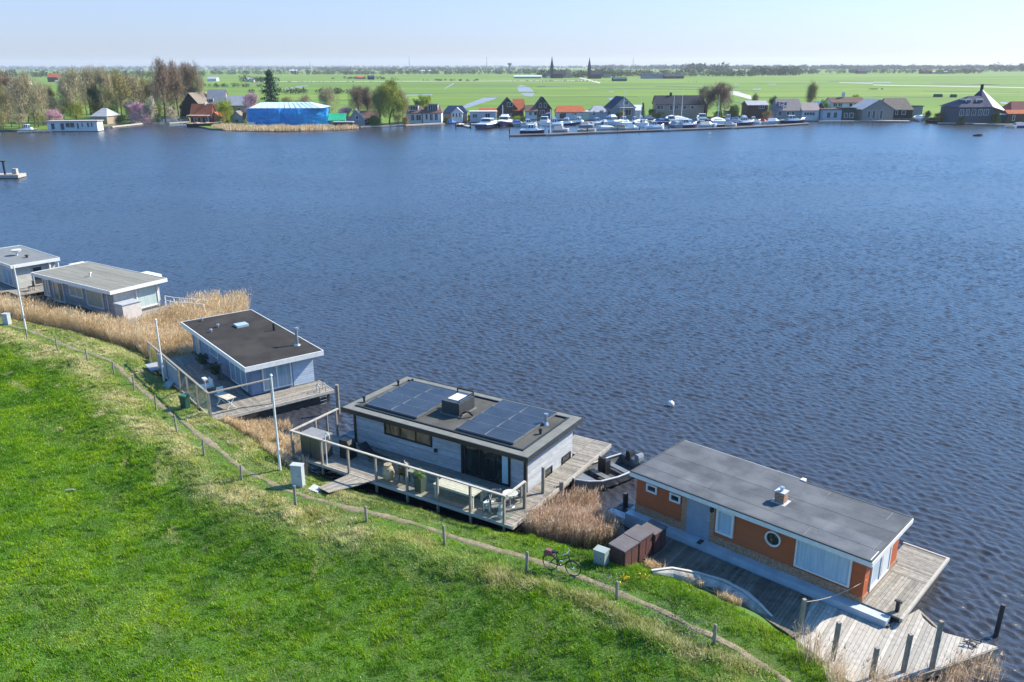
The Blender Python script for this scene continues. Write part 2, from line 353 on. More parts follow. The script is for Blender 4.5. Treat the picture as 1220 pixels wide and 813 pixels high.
# ------------------------------------------------------------------ far land
FS=[(-420,172),(-60,157),(60,157),(92,156),(130,150),(160,147),(183,144),(192,140.5),(225,141),(228,150),(252,155),(330,157),(425,153.5),(430,150),(485,148),(530,146),(580,144),(640,142.5),(700,141.5),(790,141),(870,140.5),(960,140),(1030,143),(1085,142.5),(1100,142),(1140,147.5),(1220,150),(1290,152),(1700,165)]
FSw=[tuple(P(x,y,0))[:2] for x,y in FS]
M_far=bpy.data.materials.new('polder meadow')
def far_mat(m):
    m.use_nodes=True; n=m.node_tree; L=n.links; b=n.nodes['Principled BSDF']; b.inputs['Roughness'].default_value=.95; b.inputs['Specular IOR Level'].default_value=.2
    tc=n.nodes.new('ShaderNodeTexCoord')
    mp=n.nodes.new('ShaderNodeMapping'); mp.inputs['Rotation'].default_value=(0,0,R(8)); mp.inputs['Scale'].default_value=(.0022,.013,1); L.new(tc.outputs['Object'],mp.inputs[0])
    vo=n.nodes.new('ShaderNodeTexVoronoi'); vo.inputs['Scale'].default_value=1; vo.inputs['Randomness'].default_value=.6; L.new(mp.outputs[0],vo.inputs['Vector'])
    sp=n.nodes.new('ShaderNodeSeparateColor'); L.new(vo.outputs['Color'],sp.inputs[0])
    cr=n.nodes.new('ShaderNodeValToRGB'); e=cr.color_ramp.elements; e[0].position=0; e[0].color=(.095,.17,.016,1); e[1].position=1; e[1].color=(.165,.235,.028,1)
    x=e.new(.5); x.color=(.125,.20,.02,1); L.new(sp.outputs[0],cr.inputs[0])
    no=n.nodes.new('ShaderNodeTexNoise'); no.inputs['Scale'].default_value=.02; no.inputs['Detail'].default_value=8; no.inputs['Roughness'].default_value=.65
    mp2=n.nodes.new('ShaderNodeMapping'); mp2.inputs['Scale'].default_value=(.4,1.6,1); L.new(tc.outputs['Object'],mp2.inputs[0]); L.new(mp2.outputs[0],no.inputs['Vector'])
    r2=n.nodes.new('ShaderNodeMapRange'); r2.inputs[1].default_value=.38; r2.inputs[2].default_value=.68; L.new(no.outputs[0],r2.inputs[0])
    mx=n.nodes.new('ShaderNodeMixRGB'); L.new(r2.outputs[0],mx.inputs[0]); L.new(cr.outputs[0],mx.inputs[1]); mx.inputs[2].default_value=(.07,.12,.018,1)
    mf=n.nodes.new('ShaderNodeMath'); mf.operation='MULTIPLY'; mf.inputs[1].default_value=.75; L.new(r2.outputs[0],mf.inputs[0]); L.new(mf.outputs[0],mx.inputs[0])
    L.new(mx.outputs[0],b.inputs['Base Color'])
far_mat(M_far)
w=MB(); far=[(-9000,FSw[0][1])]+FSw+[(9000,FSw[-1][1]),(9000,9500),(-9000,9500)]
w.prism(far,-1.5,0.5,0); far_land=w.build('polder_land',M_far); far_land['kind']='structure'
# dark soil edge / revetment of far bank
rv=MB()
for i in range(1,len(FSw)-2):
    a=FSw[i];b=FSw[i+1]; rv.beam((a[0],a[1]-.15,.18),(b[0],b[1]-.15,.18),.3,.75)
o=rv.build('timber_revetment',mat('dark revetment timber',(.09,.07,.055),(.16,.14,.11),scale=1)); tag(o,'dark timber bank edging along the whole far shore of the lake','revetment')
# ponds, ditches and tracks in the polder
def flat(name,px,m,z,kind='structure'):
    w=MB(); w.prism([tuple(P(x,y,z))[:2] for x,y in px],z-.01,z,sides=False); o=w.build(name,m); o['kind']=kind; return o
M_pond=bpy.data.materials.new('still pond water'); M_pond.use_nodes=True
_b=M_pond.node_tree.nodes['Principled BSDF']; _b.inputs['Base Color'].default_value=(.03,.03,.03,1); _b.inputs['Roughness'].default_value=.12; _b.inputs['IOR'].default_value=1.33
flat('polder_water',[(548,129.5),(556,124),(574,117.5),(584,115.2),(596,115.3),(590,118),(574,123),(556,129)],M_pond,.52)
flat('polder_water',[(616,103.5),(620,101.5),(628,103),(634,107),(636,109.3),(618,109.3)],M_pond,.52)
flat('polder_water',[(619,110.5),(636,110.5),(636.5,113),(634,115.3),(625,114.5)],M_pond,.52)
flat('polder_water',[(724,117),(737,116.5),(738,120),(731,121.5),(728,119.5)],M_pond,.52)
flat('polder_water',[(872,109),(880,108.5),(884,111),(876,112.5)],M_pond,.52)
for a in [(530,105.5,541,99.5,1.6),(484,113.8,515,113,1.3),(897,106.5,907,106.2,1.2),(873,100.2,880,100.4,.9),(725,109,731,109,1.1),(914,100.1,925,100.3,.8),(1021,97.9,1062,98.2,.9),(340,105.2,360,104,1.2),(1192,122.5,1214,125,1.8),(900,123,915,125,1.6),(352,103.2,368,102.3,1.0)]:
    flat('polder_water',[(a[0],a[1]-a[4]/2),(a[2],a[3]-a[4]/2),(a[2],a[3]+a[4]/2),(a[0],a[1]+a[4]/2)],M_pond,.52)
M_ditch=mat('ditch sedge',(.05,.085,.025),(.08,.11,.035),scale=.2)
M_track=mat('pale farm track',(.42,.40,.33),(.36,.34,.28),scale=.1)
dt=MB()
for (x0,y0,x1,y1,t) in [(300,98.5,700,97.3,.5),(420,111.5,640,110.5,.35),(500,116,760,115.5,.3),(700,105,905,108,.35),(640,103.5,680,103.2,.7),(780,102.8,880,104.5,.5),(900,99.5,1220,101,.4),(986,97.3,1040,97.6,.6),(1110,98.7,1200,101.6,.6),(380,119.5,480,118.8,.35),(1040,115.6,1110,116,.3),(1100,108.6,1220,110.6,.3),(560,103.8,650,103.5,.35),(905,116.4,1000,116.2,.3),(860,118,892,125,.9)]:
    t*=.6; p=[tuple(P(x,y,.52))[:2] for x,y in ((x0,y0-t),(x1,y1-t),(x1,y1+t),(x0,y0+t))]; dt.prism(p,.5,.62)
o=dt.build('ditch_sedge',M_ditch); o['kind']='stuff'; tag(o,'dark sedge lining the ditches of the green polder',None)
tr=MB()
for (x0,y0,x1,y1,t) in [(300,97.7,480,97.2,.22),(480,97.2,700,96.4,.22),(1040,101.4,1220,104.6,.35),(850,104.5,895,116.5,2.3),(1000,98.6,1040,99.6,.3),(690,92.5,715,99,.8)]:
    p=[tuple(P(x,y,.53))[:2] for x,y in ((x0,y0-t),(x1,y1-t),(x1,y1+t),(x0,y0+t))]; tr.prism(p,.5,.56)
o=tr.build('farm_track',M_track); o['kind']='structure'
# ------------------------------------------------------------------ houseboats near
class Frame:
    def __init__(s,o,az): s.o=Vector((o[0],o[1],0)); s.az=R(az); s.u=Vector((math.cos(s.az),math.sin(s.az),0)); s.v=Vector((-s.u.y,s.u.x,0))
    def w(s,u,v,z=0): q=s.o+s.u*u+s.v*v; return Vector((q.x,q.y,z))
    def px(s,x,y,z): q=P(x,y,z)-s.o; return (q.dot(s.u),q.dot(s.v))
H4=Frame((5.84,37.24),-42.9); H3=Frame((-9.89,45.14),-32.2); H2=Frame((-25.47,62.16),-52.2); H1=Frame((-46.26,78.96),-33.7); H0=Frame((-57.65,88.42),-40)
NEARG='houseboats moored along the grassy bank'
def boatroot(H,label): 
    return thing('houseboat',label,'houseboat',H.o,H.az,NEARG)
# --- H4 orange houseboat
M_orange=mat('rust orange siding',(.38,.085,.02),(.27,.058,.014),rough=.65,contrast=(.25,.8),scale=1.3,c3=(.32,.08,.025),s3=.35,island=.07,bump=.05)
M_brickp=mat('pale buff brick',(.40,.24,.15),(.26,.13,.075),rough=.9,scale=14,contrast=(.42,.55),bump=.3)
M_hullblue=mat('blue grey hull paint',(.40,.46,.52),(.28,.32,.36),rough=.6,scale=1.5,contrast=(.3,.75))
M_felt=mat('grey roofing felt',(.100,.108,.122),(.070,.076,.087),rough=.95,scale=1.1,bump=.35,bscale=60,island=.13,c3=(.12,.127,.138),s3=.7,spec=.2)
M_feltedge=mat('dark roof edge',(.045,.047,.05),rough=.7)
M_door=mat('grey blue door paint',(.24,.29,.34),(.20,.24,.29),rough=.5,scale=2)
h=boatroot(H4,'rust orange houseboat with flat grey felt roof and brick chimney beside the bleached jetty')
m=MB(); m.box(-.15,-.15,-.6,12.65,.34,.70); m.box(-.15,.34,-.6,11.45,4.5,.70); m.box(-.15,.34,.70,.1,4.5,.78); m.build('hull',M_hullblue,h)
m=MB(); m.box(3.95,-.17,.68,4.15,.2,.74); m.build('hull_fender',M_dark,h)
m=MB(); m.box(12.66,-.1,.2,12.76,.2,.5); m.build('hull_fender',M_dark,h)
m=MB(); m.box(.14,.40,.70,11.40,4.30,2.76); m.build('wall_core',M_orange,h)
m=MB(face(.38,'front')); 
boards(m,.12,2.72,1.12,2.76,.14,maxlen=3); boards(m,4.52,10.9,1.12,2.76,.14,maxlen=7); boards(m,10.9,11.42,.98,2.76,.14)
m.tf=face(11.42,'right'); boards(m,.38,1.0,.98,2.76,.12); boards(m,3.35,4.3,.98,2.76,.12)
m.tf=face(4.32,'back'); boards(m,.12,11.4,.75,2.76,.14)
m.tf=face(.13,'left'); boards(m,.38,4.3,.75,2.76,.14)
m.build('wall',M_orange,h)
m=MB(); m.box(.1,.33,.70,3.03,.40,1.12); m.box(4.27,.33,.70,10.9,.40,1.12); m.box(10.9,.34,.70,11.44,.40,.98); m.box(2.74,.345,1.12,3.03,.40,2.76); m.box(4.27,.345,1.12,4.52,.40,2.76); m.box(11.4,.36,.70,11.46,4.3,.975)
for k in range(5): m.box(.1,.327,.77+k*.07,2.74,.33,.775+k*.07,0); 
m.build('brick_plinth',M_brickp,h)
m=MB(); m.box(3.03,.345,.72,4.27,.395,2.58); m.box(3.05,.335,.74,3.09,.345,2.5); d=m.build('door',M_door,h)
m=MB(); m.box(4.12,.30,1.6,4.2,.335,1.64); m.build('handle',M_steel,d)
m=MB(); m.cbox(4.36,.28,2.3,.12,.14,.2); m.build('wall_lamp',M_black,h)
tf=face(.365,'front')
window(h,tf,.72,1.34,2.06,2.5,M_white,M_glass_dark,fw=.09,out=.08)
window(h,tf,2.06,2.66,2.04,2.48,M_white,M_glass_dark,fw=.09,out=.08)
window(h,tf,4.6,5.5,1.35,2.6,M_white,M_glass_curtain,fw=.12,out=.09)
window(h,tf,8.45,10.88,1.22,2.68,M_white,M_glass_curtain,fw=.08,out=.07)
m=MB(); n=28
for i in range(n):
    a=2*math.pi*i/n;b=2*math.pi*(i+1)/n
    def c(r,t,y): return (7.4+r*math.cos(t),y,2.12+r*math.sin(t))
    m.add([c(.30,a,.27),c(.30,b,.27),c(.37,b,.27),c(.37,a,.27),c(.30,a,.37),c(.30,b,.37),c(.37,b,.37),c(.37,a,.37)],[(0,1,2,3),(4,7,6,5),(0,4,5,1),(3,2,6,7)])
f=m.build('round_window',M_white,h)
m=MB(); m.add([(7.4+.3*math.cos(2*math.pi*i/n),.34,2.12+.3*math.sin(2*math.pi*i/n)) for i in range(n)],[tuple(range(n))]); m.build('pane',mat('porthole stained glass',(.03,.03,.025),(.25,.2,.06),rough=.08,scale=5,contrast=(.5,.75)),f)
m=MB(face(7.4,'right'))
tf=face(11.43,'right')
window(h,tf,1.05,3.3,.9,2.66,M_white,M_glass_curtain,mull=1,fw=.1,name='sliding_door',out=.06)
m=MB(tf); m.box(2.35,.0,1.0,3.2,.03,2.55); m.build('door_leaf',mat('dull white panel',(.55,.56,.56),(.45,.46,.47)),h)
# roof
m=MB(); m.box(0,.0,2.76,11.72,4.66,3.0,1); m.box(0,4.66,2.76,6.6,4.9,3.0,1)
o=m.build('roof',[M_felt,M_white],h)
m=MB()
for i in range(5):
    v0=.06+i*.92; uu=.04
    while uu<11.6:
        ue=min(11.68,uu+random.uniform(2.2,5)); m.box(uu,v0,3.0,ue-.012,min(v0+.905,4.62),3.012+.005*(i%2)); uu=ue
m.box(.04,4.62,3.0,6.56,4.86,3.011); m.build('roof_felt',M_felt,o)
m=MB(); m.box(-.03,-.04,2.98,11.75,.06,3.035); m.box(11.68,.06,2.98,11.75,4.7,3.03); m.box(-.03,.06,2.98,.04,4.9,3.03); m.box(6.6,4.62,2.98,11.68,4.7,3.03); m.build('roof_trim',M_feltedge,o)
m=MB(); m.box(-.05,-.06,2.76,11.77,-.02,2.975); m.box(11.74,-.02,2.76,11.78,4.7,2.975); m.box(6.55,4.68,2.8,6.75,4.95,3.06); m.build('fascia',M_white,o)
m=MB(); m.cbox(6.8,2.12,3.0,.45,.42,.52); c_=m.build('chimney',M_brickp,o)
M_lead=mat('lead flashing',(.42,.45,.48),(.3,.33,.36),scale=5)
m=MB(); m.cbox(6.8,2.12,3.0,.7,.66,.022); m.build('chimney_flashing',M_lead,c_)
m=MB(); m.cbox(6.8,2.12,3.52,.5,.47,.04); m.build('chimney_cap',M_lead,c_)
m=MB(); m.tube((6.8,2.12,3.55),(6.8,2.12,3.72),.08); m.tube((6.8,2.12,3.70),(6.8,2.12,3.76),.12,.1); m.build('chimney_pot',M_steel,c_)
# terrace
m=MB(); ter=[(11.47,.35),(13.05,.35),(13.05,6.25),(11.1,6.25),(11.1,4.4),(11.47,4.4)]
planks(m,[(11.47,.36),(13.0,.36),(13.0,3.5),(11.47,3.5)],math.pi/2,.145,.68,.76,joint=3.2); planks(m,[(11.47,3.5),(13.0,3.5),(13.0,6.2),(11.15,6.2),(11.15,4.5),(11.47,4.5)],0,.145,.68,.765)
te=m.build('terrace',M_wood_grey,h)
m=MB(); m.box(13.0,.3,.64,13.12,6.3,.80); m.box(11.1,6.2,.64,13.0,6.3,.80); m.build('terrace_edge',M_wood_pale,te)
m=MB(); m.box(11.5,.5,-.3,12.95,6.1,.66); m.build('float',M_dark,te)
m=MB(); m.cbox(12.75,.75,.77,.14,.14,.5); m.cbox(12.75,.75,1.2,.3,.1,.06); m.build('bollard',M_black,te)
# jetty deck (land side)
jet=[(1.6,-.22),(12.66,-.22),(12.7,.3),(13.1,1.55),(13.23,2.05),(13.55,1.55),(13.99,1.24),(14.5,1.12),(15.05,1.26),(16.3,1.62),(15.05,-1.15),(13.7,-3.6)]+[H4.px(x,y,.41) for x,y in ((1012,812),(970,779),(935,752),(905,733),(850,702),(800,684),(768,674),(764,655),(772,640))]+[(1.6,-1.2)]
jt=thing('shore_jetty','broad grey plank jetty with a pointed end between the orange houseboat and the bank','jetty',H4.o,H4.az)
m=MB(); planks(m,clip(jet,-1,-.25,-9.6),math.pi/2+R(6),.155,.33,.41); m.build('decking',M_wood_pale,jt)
M_wood_old_shade=mat('old deck wood with shadow tone',(.135,.115,.09),(.075,.065,.053),rough=.9,scale=4,island=.3,bump=.15,c3=(.17,.145,.115),s3=.7)  # old boards, darkened further to put the house shadow into their colour
m=MB(); planks(m,clip(jet,1,.25,9.6),math.pi/2+R(6),.155,.33,.41); m.build('decking',M_wood_old_shade,jt)
m=MB(); 
for a,b in (((16.3,1.6),(15.05,-1.15)),((15.05,-1.15),(13.7,-3.6)),((13.25,2.0),(14.5,1.1)),((14.5,1.1),(16.2,1.6))): m.beam((a[0],a[1],.25),(b[0],b[1],.25),.1,.28)
m.box(2,-.6,.1,15,-.5,.3); m.build('edge_beam',M_post,jt)
for u,v in ((3,-.4),(7,-.4),(12,-.4),(15.9,1.35),(14.9,-.9),(13.9,1)): m=MB(); m.tube((u,v,-2),(u,v,.3),.1); m.build('support_pile',M_dark,jt)
# mooring line tangle on tip
m=MB(); q=H4.px(1158,768,.45)
for k in range(4):
    pts=[(q[0]+.35*math.cos(t*1.3+k)*(.4+.15*k),q[1]+.3*math.sin(t+k*2)*(.5+.1*k),.44+.03*k+.12*abs(math.sin(t*2))) for t in np.linspace(0,5,14)]; m.path(pts,.018,5)
o=m.build('rope',mat('dark mooring rope',(.05,.05,.055),(.15,.15,.16),scale=20),loc=H4.o,rz=H4.az); tag(o,'tangle of dark mooring rope lying on the pointed tip of the jetty','rope')
# posts round the jetty
for i,(bx,by,tx,ty,lab) in enumerate([(950,764,957,716,'weathered square post holding the mooring line, at the shaded end of the jetty'),(990,793,999,743,'weathered leaning post at the grass edge, second from the mooring line'),(1036,814,1045,773,'dark weathered post standing lowest at the bottom edge of the jetty'),(1074,806,1084,757,'slim weathered post in the dry reeds, second from the jetty tip'),(1108,802,1121,742,'tallest weathered post at the front edge of the jetty, nearest its tip'),(1186,753,1191,722,'dark round mooring pile standing in open water off the jetty tip')]):
    b=P(bx,by,.2); hh=(by-ty)/((F/( (b-CAMP).dot(_f)))*.83)
    m=MB(); t=.068 if i<5 else .08
    dx=(-.05 if i in(1,4) else .0)
    if i<5: m.add([(-t,-t,-1),(t,-t,-1),(t,t,-1),(-t,t,-1),(-t+.1,-t,hh),(t+.1,-t,hh),(t+.1,t,hh),(-t+.1,t,hh)],[(0,1,2,3),(4,7,6,5),(0,4,5,1),(1,5,6,2),(2,6,7,3),(3,7,4,0)])
    else: m.tube((0,0,-2),(.12,0,hh),.1,.09,10)
    o=m.build('jetty_post' if i<5 else 'mooring_pile',M_post if i<5 else M_dark,loc=(b.x,b.y,.2),rz=.3); tag(o,lab,'post','posts round the jetty of the orange houseboat')
    if i==0: p0=Vector((b.x+.1,b.y,.2+hh-.1))
m=MB(); e=H4.w(11.46,.6,1.75); pts=[]
for k in range(11):
    t=k/10; q=p0.lerp(e,t); q.z-=.22*4*t*(1-t); pts.append(q)
m.path(pts,.014,5); o=m.build('mooring_line',mat('pale rope',(.4,.33,.24),(.3,.25,.18),scale=30)); tag(o,'thin slack mooring line from a jetty post to the corner of the orange houseboat','rope')
# brown storage boxes
M_brown=mat('dark brown plastic',(.045,.026,.024),(.035,.02,.019),rough=.55,scale=3)
M_brownlid=mat('brown lid top',(.10,.085,.085),(.075,.062,.062),rough=.6,scale=2)
bc=H4.px(744,680,.75)
def brownbox(u,v,w,d,hh,lab,open_=False):
    q=H4.w(u,v,.55); t=thing('storage_box',lab,'storage box',q,H4.az,'brown storage boxes at the end of the jetty')
    m=MB(); m.box(0,0,0,w,d,hh-.1); b=m.build('body',M_brown,t)
    m=MB()
    for face_ in ('r','f'):
        for k in range(9):
            z=.08+k*(hh-.25)/9
            if face_=='r': m.box(w,.05,z,w+.02,d/2-.03,z+(hh-.3)/12); m.box(w,d/2+.03,z,w+.02,d-.05,z+(hh-.3)/12)
            else: m.box(.05,-.02,z,w-.05,0,z+(hh-.3)/12)
    m.build('louvred_door',mat('reddish brown slats',(.115,.05,.045),(.09,.04,.036),rough=.5),t)
    m=MB(); 
    m.add([(-.04,-.04,hh-.1),(w+.05,-.04,hh-.12),(w+.05,d+.03,hh-.12),(-.04,d+.03,hh-.1),(-.04,-.04,hh),(w+.05,-.04,hh-.05),(w+.05,d+.03,hh-.05),(-.04,d+.03,hh)],[(0,1,2,3),(4,7,6,5),(0,4,5,1),(1,5,6,2),(2,6,7,3),(3,7,4,0)])
    m.build('lid',M_brownlid,t)
brownbox(bc[0]-.85,bc[1],.82,1.05,1.22,'dark brown louvred storage box nearest the path and the grey meter cabinet')
brownbox(bc[0]-.85,bc[1]+1.12,.82,1.05,1.24,'dark brown louvred storage box in the middle of the row of three')
brownbox(bc[0]-.75,bc[1]+2.25,.8,.95,1.1,'darkest storage box, standing in shade against the orange houseboat')
# small mooring posts left of h4
for x,y,l in ((745,603,'short black mooring post in the water left of the orange houseboat'),(737,618,'pale concrete block at the waterline behind the brown storage boxes')):
    b=P(x,y,0); m=MB(); 
    if y<610: m.tube((0,0,-1),(0,0,.75),.14,.13,10)
    else: m.box(-.6,-.25,-.3,.6,.25,.3)
    o=m.build('mooring_post' if y<610 else 'concrete_block',M_dark if y<610 else M_hullblue,loc=b,rz=H4.az); tag(o,l,'post' if y<610 else 'block')
# --- H3 dark roofed houseboat
M_siding=mat('silvered grey timber cladding',(.36,.37,.385),(.26,.27,.285),rough=.8,scale=3,stretch=(1,1,5),island=.16,bump=.12)
M_bitumen=mat('black bitumen roof',(.075,.074,.068),(.052,.051,.047),rough=.9,spec=.2,scale=1.1,c3=(.09,.088,.08),s3=.6,bump=.3,bscale=60)
M_trimgrey=mat('grey roof upstand',(.16,.16,.14),(.12,.12,.105),rough=.7,scale=2)
M_solar=mat('solar cell blue black',(.026,.031,.042),(.040,.046,.060),rough=.22,scale=.8,spec=.45)
M_frameal=mat('thin panel frame',(.18,.19,.20),rough=.4,metal=.4)
h=boatroot(H3,'grey timber houseboat with black flat roof carrying two solar arrays')
DZ=.92
m=MB(); m.box(0,.3,-.5,12.2,5.7,DZ-.05); m.build('hull',M_dark,h)
m=MB(); m.box(.45,.52,DZ-.05,12.2,5.55,2.92); m.build('wall_core',M_siding,h)
m=MB(face(.5,'front')); boards(m,.55,8.15,DZ,2.92,.125); boards(m,11.3,12.1,DZ,2.92,.125)
m.tf=face(12.22,'right'); boards(m,.6,5.5,DZ-.3,2.92,.14); m.tf=face(.43,'left'); boards(m,.5,5.5,DZ,2.92,.14); m.tf=face(5.57,'back'); boards(m,.5,12.2,DZ,2.92,.14)
m.build('wall',M_siding,h)
m=MB(); 
for u in (.5,8.2,12.17): m.box(u-.07,.42,DZ,u+.07,.53,2.92)
m.box(12.18,.43,DZ-.1,12.26,.57,2.92); m.build('corner_post',M_black,h)
tf=face(.49,'front')
window(h,tf,2.75,6.15,1.95,2.78,M_black,mat('painted reed reflection',(.10,.06,.03),(.34,.22,.12),rough=.08,scale=1.6,stretch=(2.5,1,.5)),mull=2,fw=.09,out=.07)  # brown reed reflection is painted into the pane colour
M_slide=mat('dark sliding door glass',(.006,.010,.011),(.05,.055,.05),rough=.04,scale=1.4,stretch=(1.6,1,.7),spec=.8,contrast=(.45,.8))
window(h,tf,8.35,11.25,DZ+.03,2.85,M_black,M_slide,mull=2,fw=.09,name='sliding_door',out=.07)
m=MB(tf); m.box(10.75,.02,1.05,11.12,.035,2.75); m.build('curtain',mat('pale blue curtain',(.35,.48,.52),(.28,.4,.44),scale=3,stretch=(9,1,1)),h)
tf=face(12.24,'right')
window(h,tf,2.15,3.15,.72,1.32,M_black,M_glass_dark,fw=.07,mull=0); window(h,tf,4.27,5.25,.72,1.32,M_black,M_glass_dark,fw=.07)
m=MB(); m.box(6.35,.36,1.75,6.5,.46,1.95); m.build('wall_lamp',M_black,h)
m=MB(); m.box(0,0,2.93,12.59,5.99,3.13); rf=m.build('roof',M_bitumen,h)
m=MB(); m.box(-.06,-.06,2.92,12.65,.0,3.18); m.box(-.06,5.99,2.92,12.65,6.05,3.18); m.box(-.06,0,2.92,0,5.99,3.18); m.box(12.59,0,2.92,12.65,5.99,3.18); m.build('fascia',M_black,rf)
m=MB(); 
for a in ((.0,.0,12.59,.48),(.0,5.6,12.59,5.99),(.0,.48,.45,5.6),(12.0,.48,12.59,5.6)): m.box(a[0],a[1],3.13,a[2],a[3],3.165)
m.build('roof_edge',M_trimgrey,rf)
m=MB()
for a in ((.5,.56,12.0,.66),(11.9,.66,12.0,5.5),(.5,5.42,11.9,5.5)): m.box(a[0],a[1],3.13,a[2],a[3],3.21)
m.build('gravel_stop',M_black,rf)
for (ua,va,ub,vb) in ((.95,.95,4.75,5.15),(7.5,.95,11.15,5.6)):
    ar=MB(); nu,nv=2,4; du=(ub-ua)/nu; dv=(vb-va)/nv
    for i in range(nu):
        for j in range(nv):
            u0=ua+i*du;v0=va+j*dv; zz=3.27
            ar.add([(u0+.03,v0+.03,zz+.0),(u0+du-.03,v0+.03,zz),(u0+du-.03,v0+dv-.03,zz+.05),(u0+.03,v0+dv-.03,zz+.05)],[(0,1,2,3)])
    a_=ar.build('solar_panel',M_solar,rf)
    fr=MB()
    for i in range(nu):
        for j in range(nv):
            u0=ua+i*du;v0=va+j*dv; zz=3.265
            for (x0,y0,x1,y1) in ((0,0,du,.03),(0,dv-.03,du,dv),(0,.03,.03,dv-.03),(du-.03,.03,du,dv-.03)):
                fr.box(u0+x0+.004,v0+y0+.004,3.16,u0+x1-.004,v0+y1-.004,zz+.01+.05*((y0+y1)/2/dv))
            fr.box(u0+.03,v0+.03,3.2,u0+du-.03,v0+dv-.03,3.25,0)
    fr.build('panel_frame',M_frameal,a_)
# vents, air unit
m=MB(); m.box(5.35,2.3,3.14,6.75,4.0,3.2,1); m.box(5.45,2.4,3.2,6.65,3.9,3.95,0)
for k in range(9): m.box(5.43,2.38,3.24+k*.08,6.67,2.4,3.29+k*.08,0); m.box(6.65,2.4,3.24+k*.08,6.67,3.9,3.29+k*.08,0)
ac=m.build('air_handling_unit',[mat('charcoal louvre box',(.03,.032,.036),(.05,.052,.056),rough=.5),M_trimgrey],rf)
m=MB(); m.box(5.65,2.7,3.95,6.5,3.75,4.0); m.build('unit_top',M_white,ac)
m=MB(); m.beam((5.5,3.88,4.2),(6.6,3.88,4.2),.06,.1); m.beam((5.5,3.88,3.9),(5.5,3.88,4.2),.06); m.beam((6.6,3.88,3.9),(6.6,3.88,4.2),.06); m.beam((6.6,2.45,4.12),(6.6,3.88,4.12),.05); m.build('rail',M_black,ac)
m=MB(); m.path([(6.7,2.7,3.3),(7.0,2.6,3.5),(7.15,2.7,3.45),(7.2,2.9,3.2)],.06,8); m.build('cable_hose',M_black,ac)
for u,v,hh,r in ((.55,1.3,.35,.06),(.5,4.5,.3,.06),(11.65,2.9,.28,.07),(.9,5.4,.2,.05)):
    m=MB(); m.tube((u,v,3.14),(u,v,3.14+hh),r); m.tube((u,v,3.14+hh-.1),(u,v,3.14+hh),r*1.6,r*1.4); m.build('roof_vent',M_black,rf)
m=MB(); m.tube((11.3,4.1,3.14),(11.3,4.1,3.3),.18,.1); m.tube((11.3,4.1,3.3),(11.3,4.1,3.75),.09); m.tube((11.3,4.1,3.7),(11.3,4.1,3.8),.13); m.build('flue',M_steel,rf)
# deck of H3
m=MB(); dk=MB()
planks(m,[(-1.3,-2.8),(13.4,-2.8),(13.4,.42),(-1.3,.42)],0,.145,DZ-.08,DZ,joint=3.5)
planks(m,[(12.32,.44),(13.4,.44),(13.4,8.0),(12.32,8.0)],0,.145,DZ-.38,DZ-.3+.3)
planks(m,[(11.0,5.75),(12.3,5.75),(12.3,8.0),(11.0,8.0)],0,.145,DZ-.08,DZ)
o=m.build('terrace',M_wood_grey,h)
m=MB(); m.box(-1.35,-2.86,DZ-.15,13.45,-2.81,DZ+.01); m.box(13.41,-2.8,DZ-.2,13.47,8.05,DZ+.01); m.box(11,8.01,DZ-.2,13.4,8.06,DZ+.01); m.build('terrace_edge',M_wood_pale,o)
m=MB(); m.box(-1.1,-2.4,DZ-.35,13.2,.3,DZ-.09); 
m.box(12.4,.5,-.4,13.2,7.9,DZ-.36); m.box(11.1,5.8,-.4,12.3,7.9,DZ-.36)
m.build('float',M_dark,o)
m=MB(); 
g=MB(); planks(g,[(3.0,-2.88),(4.6,-2.88),(3.9,-5.35),(3.0,-5.2)],math.pi/2-.1,.15,DZ-.05,DZ-.01); g.v=[(a,b_,c_+.17*max(0,-2.88-b_)/2.4*1.6) for a,b_,c_ in g.v]; gw=g.build('gangway',M_wood_grey,h)
# glass wind screen
ws=thing('glass_windbreak','timber framed glass windbreak with slim posts round the terrace of the solar roofed houseboat','windbreak',H3.o,H3.az)
V=-2.78; us=[-1.32,.95,2.92,4.87,6.97,8.95,10.97,12.95]; TOPZ=2.42
for i,u in enumerate(us):
    m=MB(); m.box(u-.055,V-.055,DZ-.6,u+.055,V+.055,TOPZ-.03); m.build('post',M_post,ws)
for v in (-1.0,.85):
    m=MB(); m.box(13.0-.055,v-.055,DZ-.6,13.11,v+.055,TOPZ-.03); m.build('post',M_post,ws)
for u,v in((-1.32,-.9),(-1.32,.8)):
    m=MB(); m.box(u-.05,v-.05,-.4,u+.05,v+.05,TOPZ-.03); m.build('post',M_post,ws)
m=MB(); m.box(-1.4,V-.07,TOPZ-.03,13.05,V+.07,TOPZ+.03); m.box(12.98,V+.07,TOPZ-.03,13.11,-1.0,TOPZ+.03); m.box(-1.4,V+.07,TOPZ-.03,-1.26,1.0,TOPZ+.03); m.build('top_rail',mat('pale rail timber',(.42,.38,.32),(.3,.27,.23),scale=5,bump=.2),ws)
for i in list(range(3,7)):
    m=MB(); m.box(us[i]+.08,V-.006,DZ+.05,us[i+1]-.08,V+.006,TOPZ-.06); m.build('glass_panel',M_glassfence,ws)
m=MB(); m.box(-1.2,V-.006,DZ+.05,.85,V+.006,TOPZ-.06); m.build('glass_panel',M_glassfence,ws)
m=MB(); m.box(12.95,V+.1,DZ+.05,12.962,-1.1,TOPZ-.06); m.build('glass_panel',M_glassfence,ws)
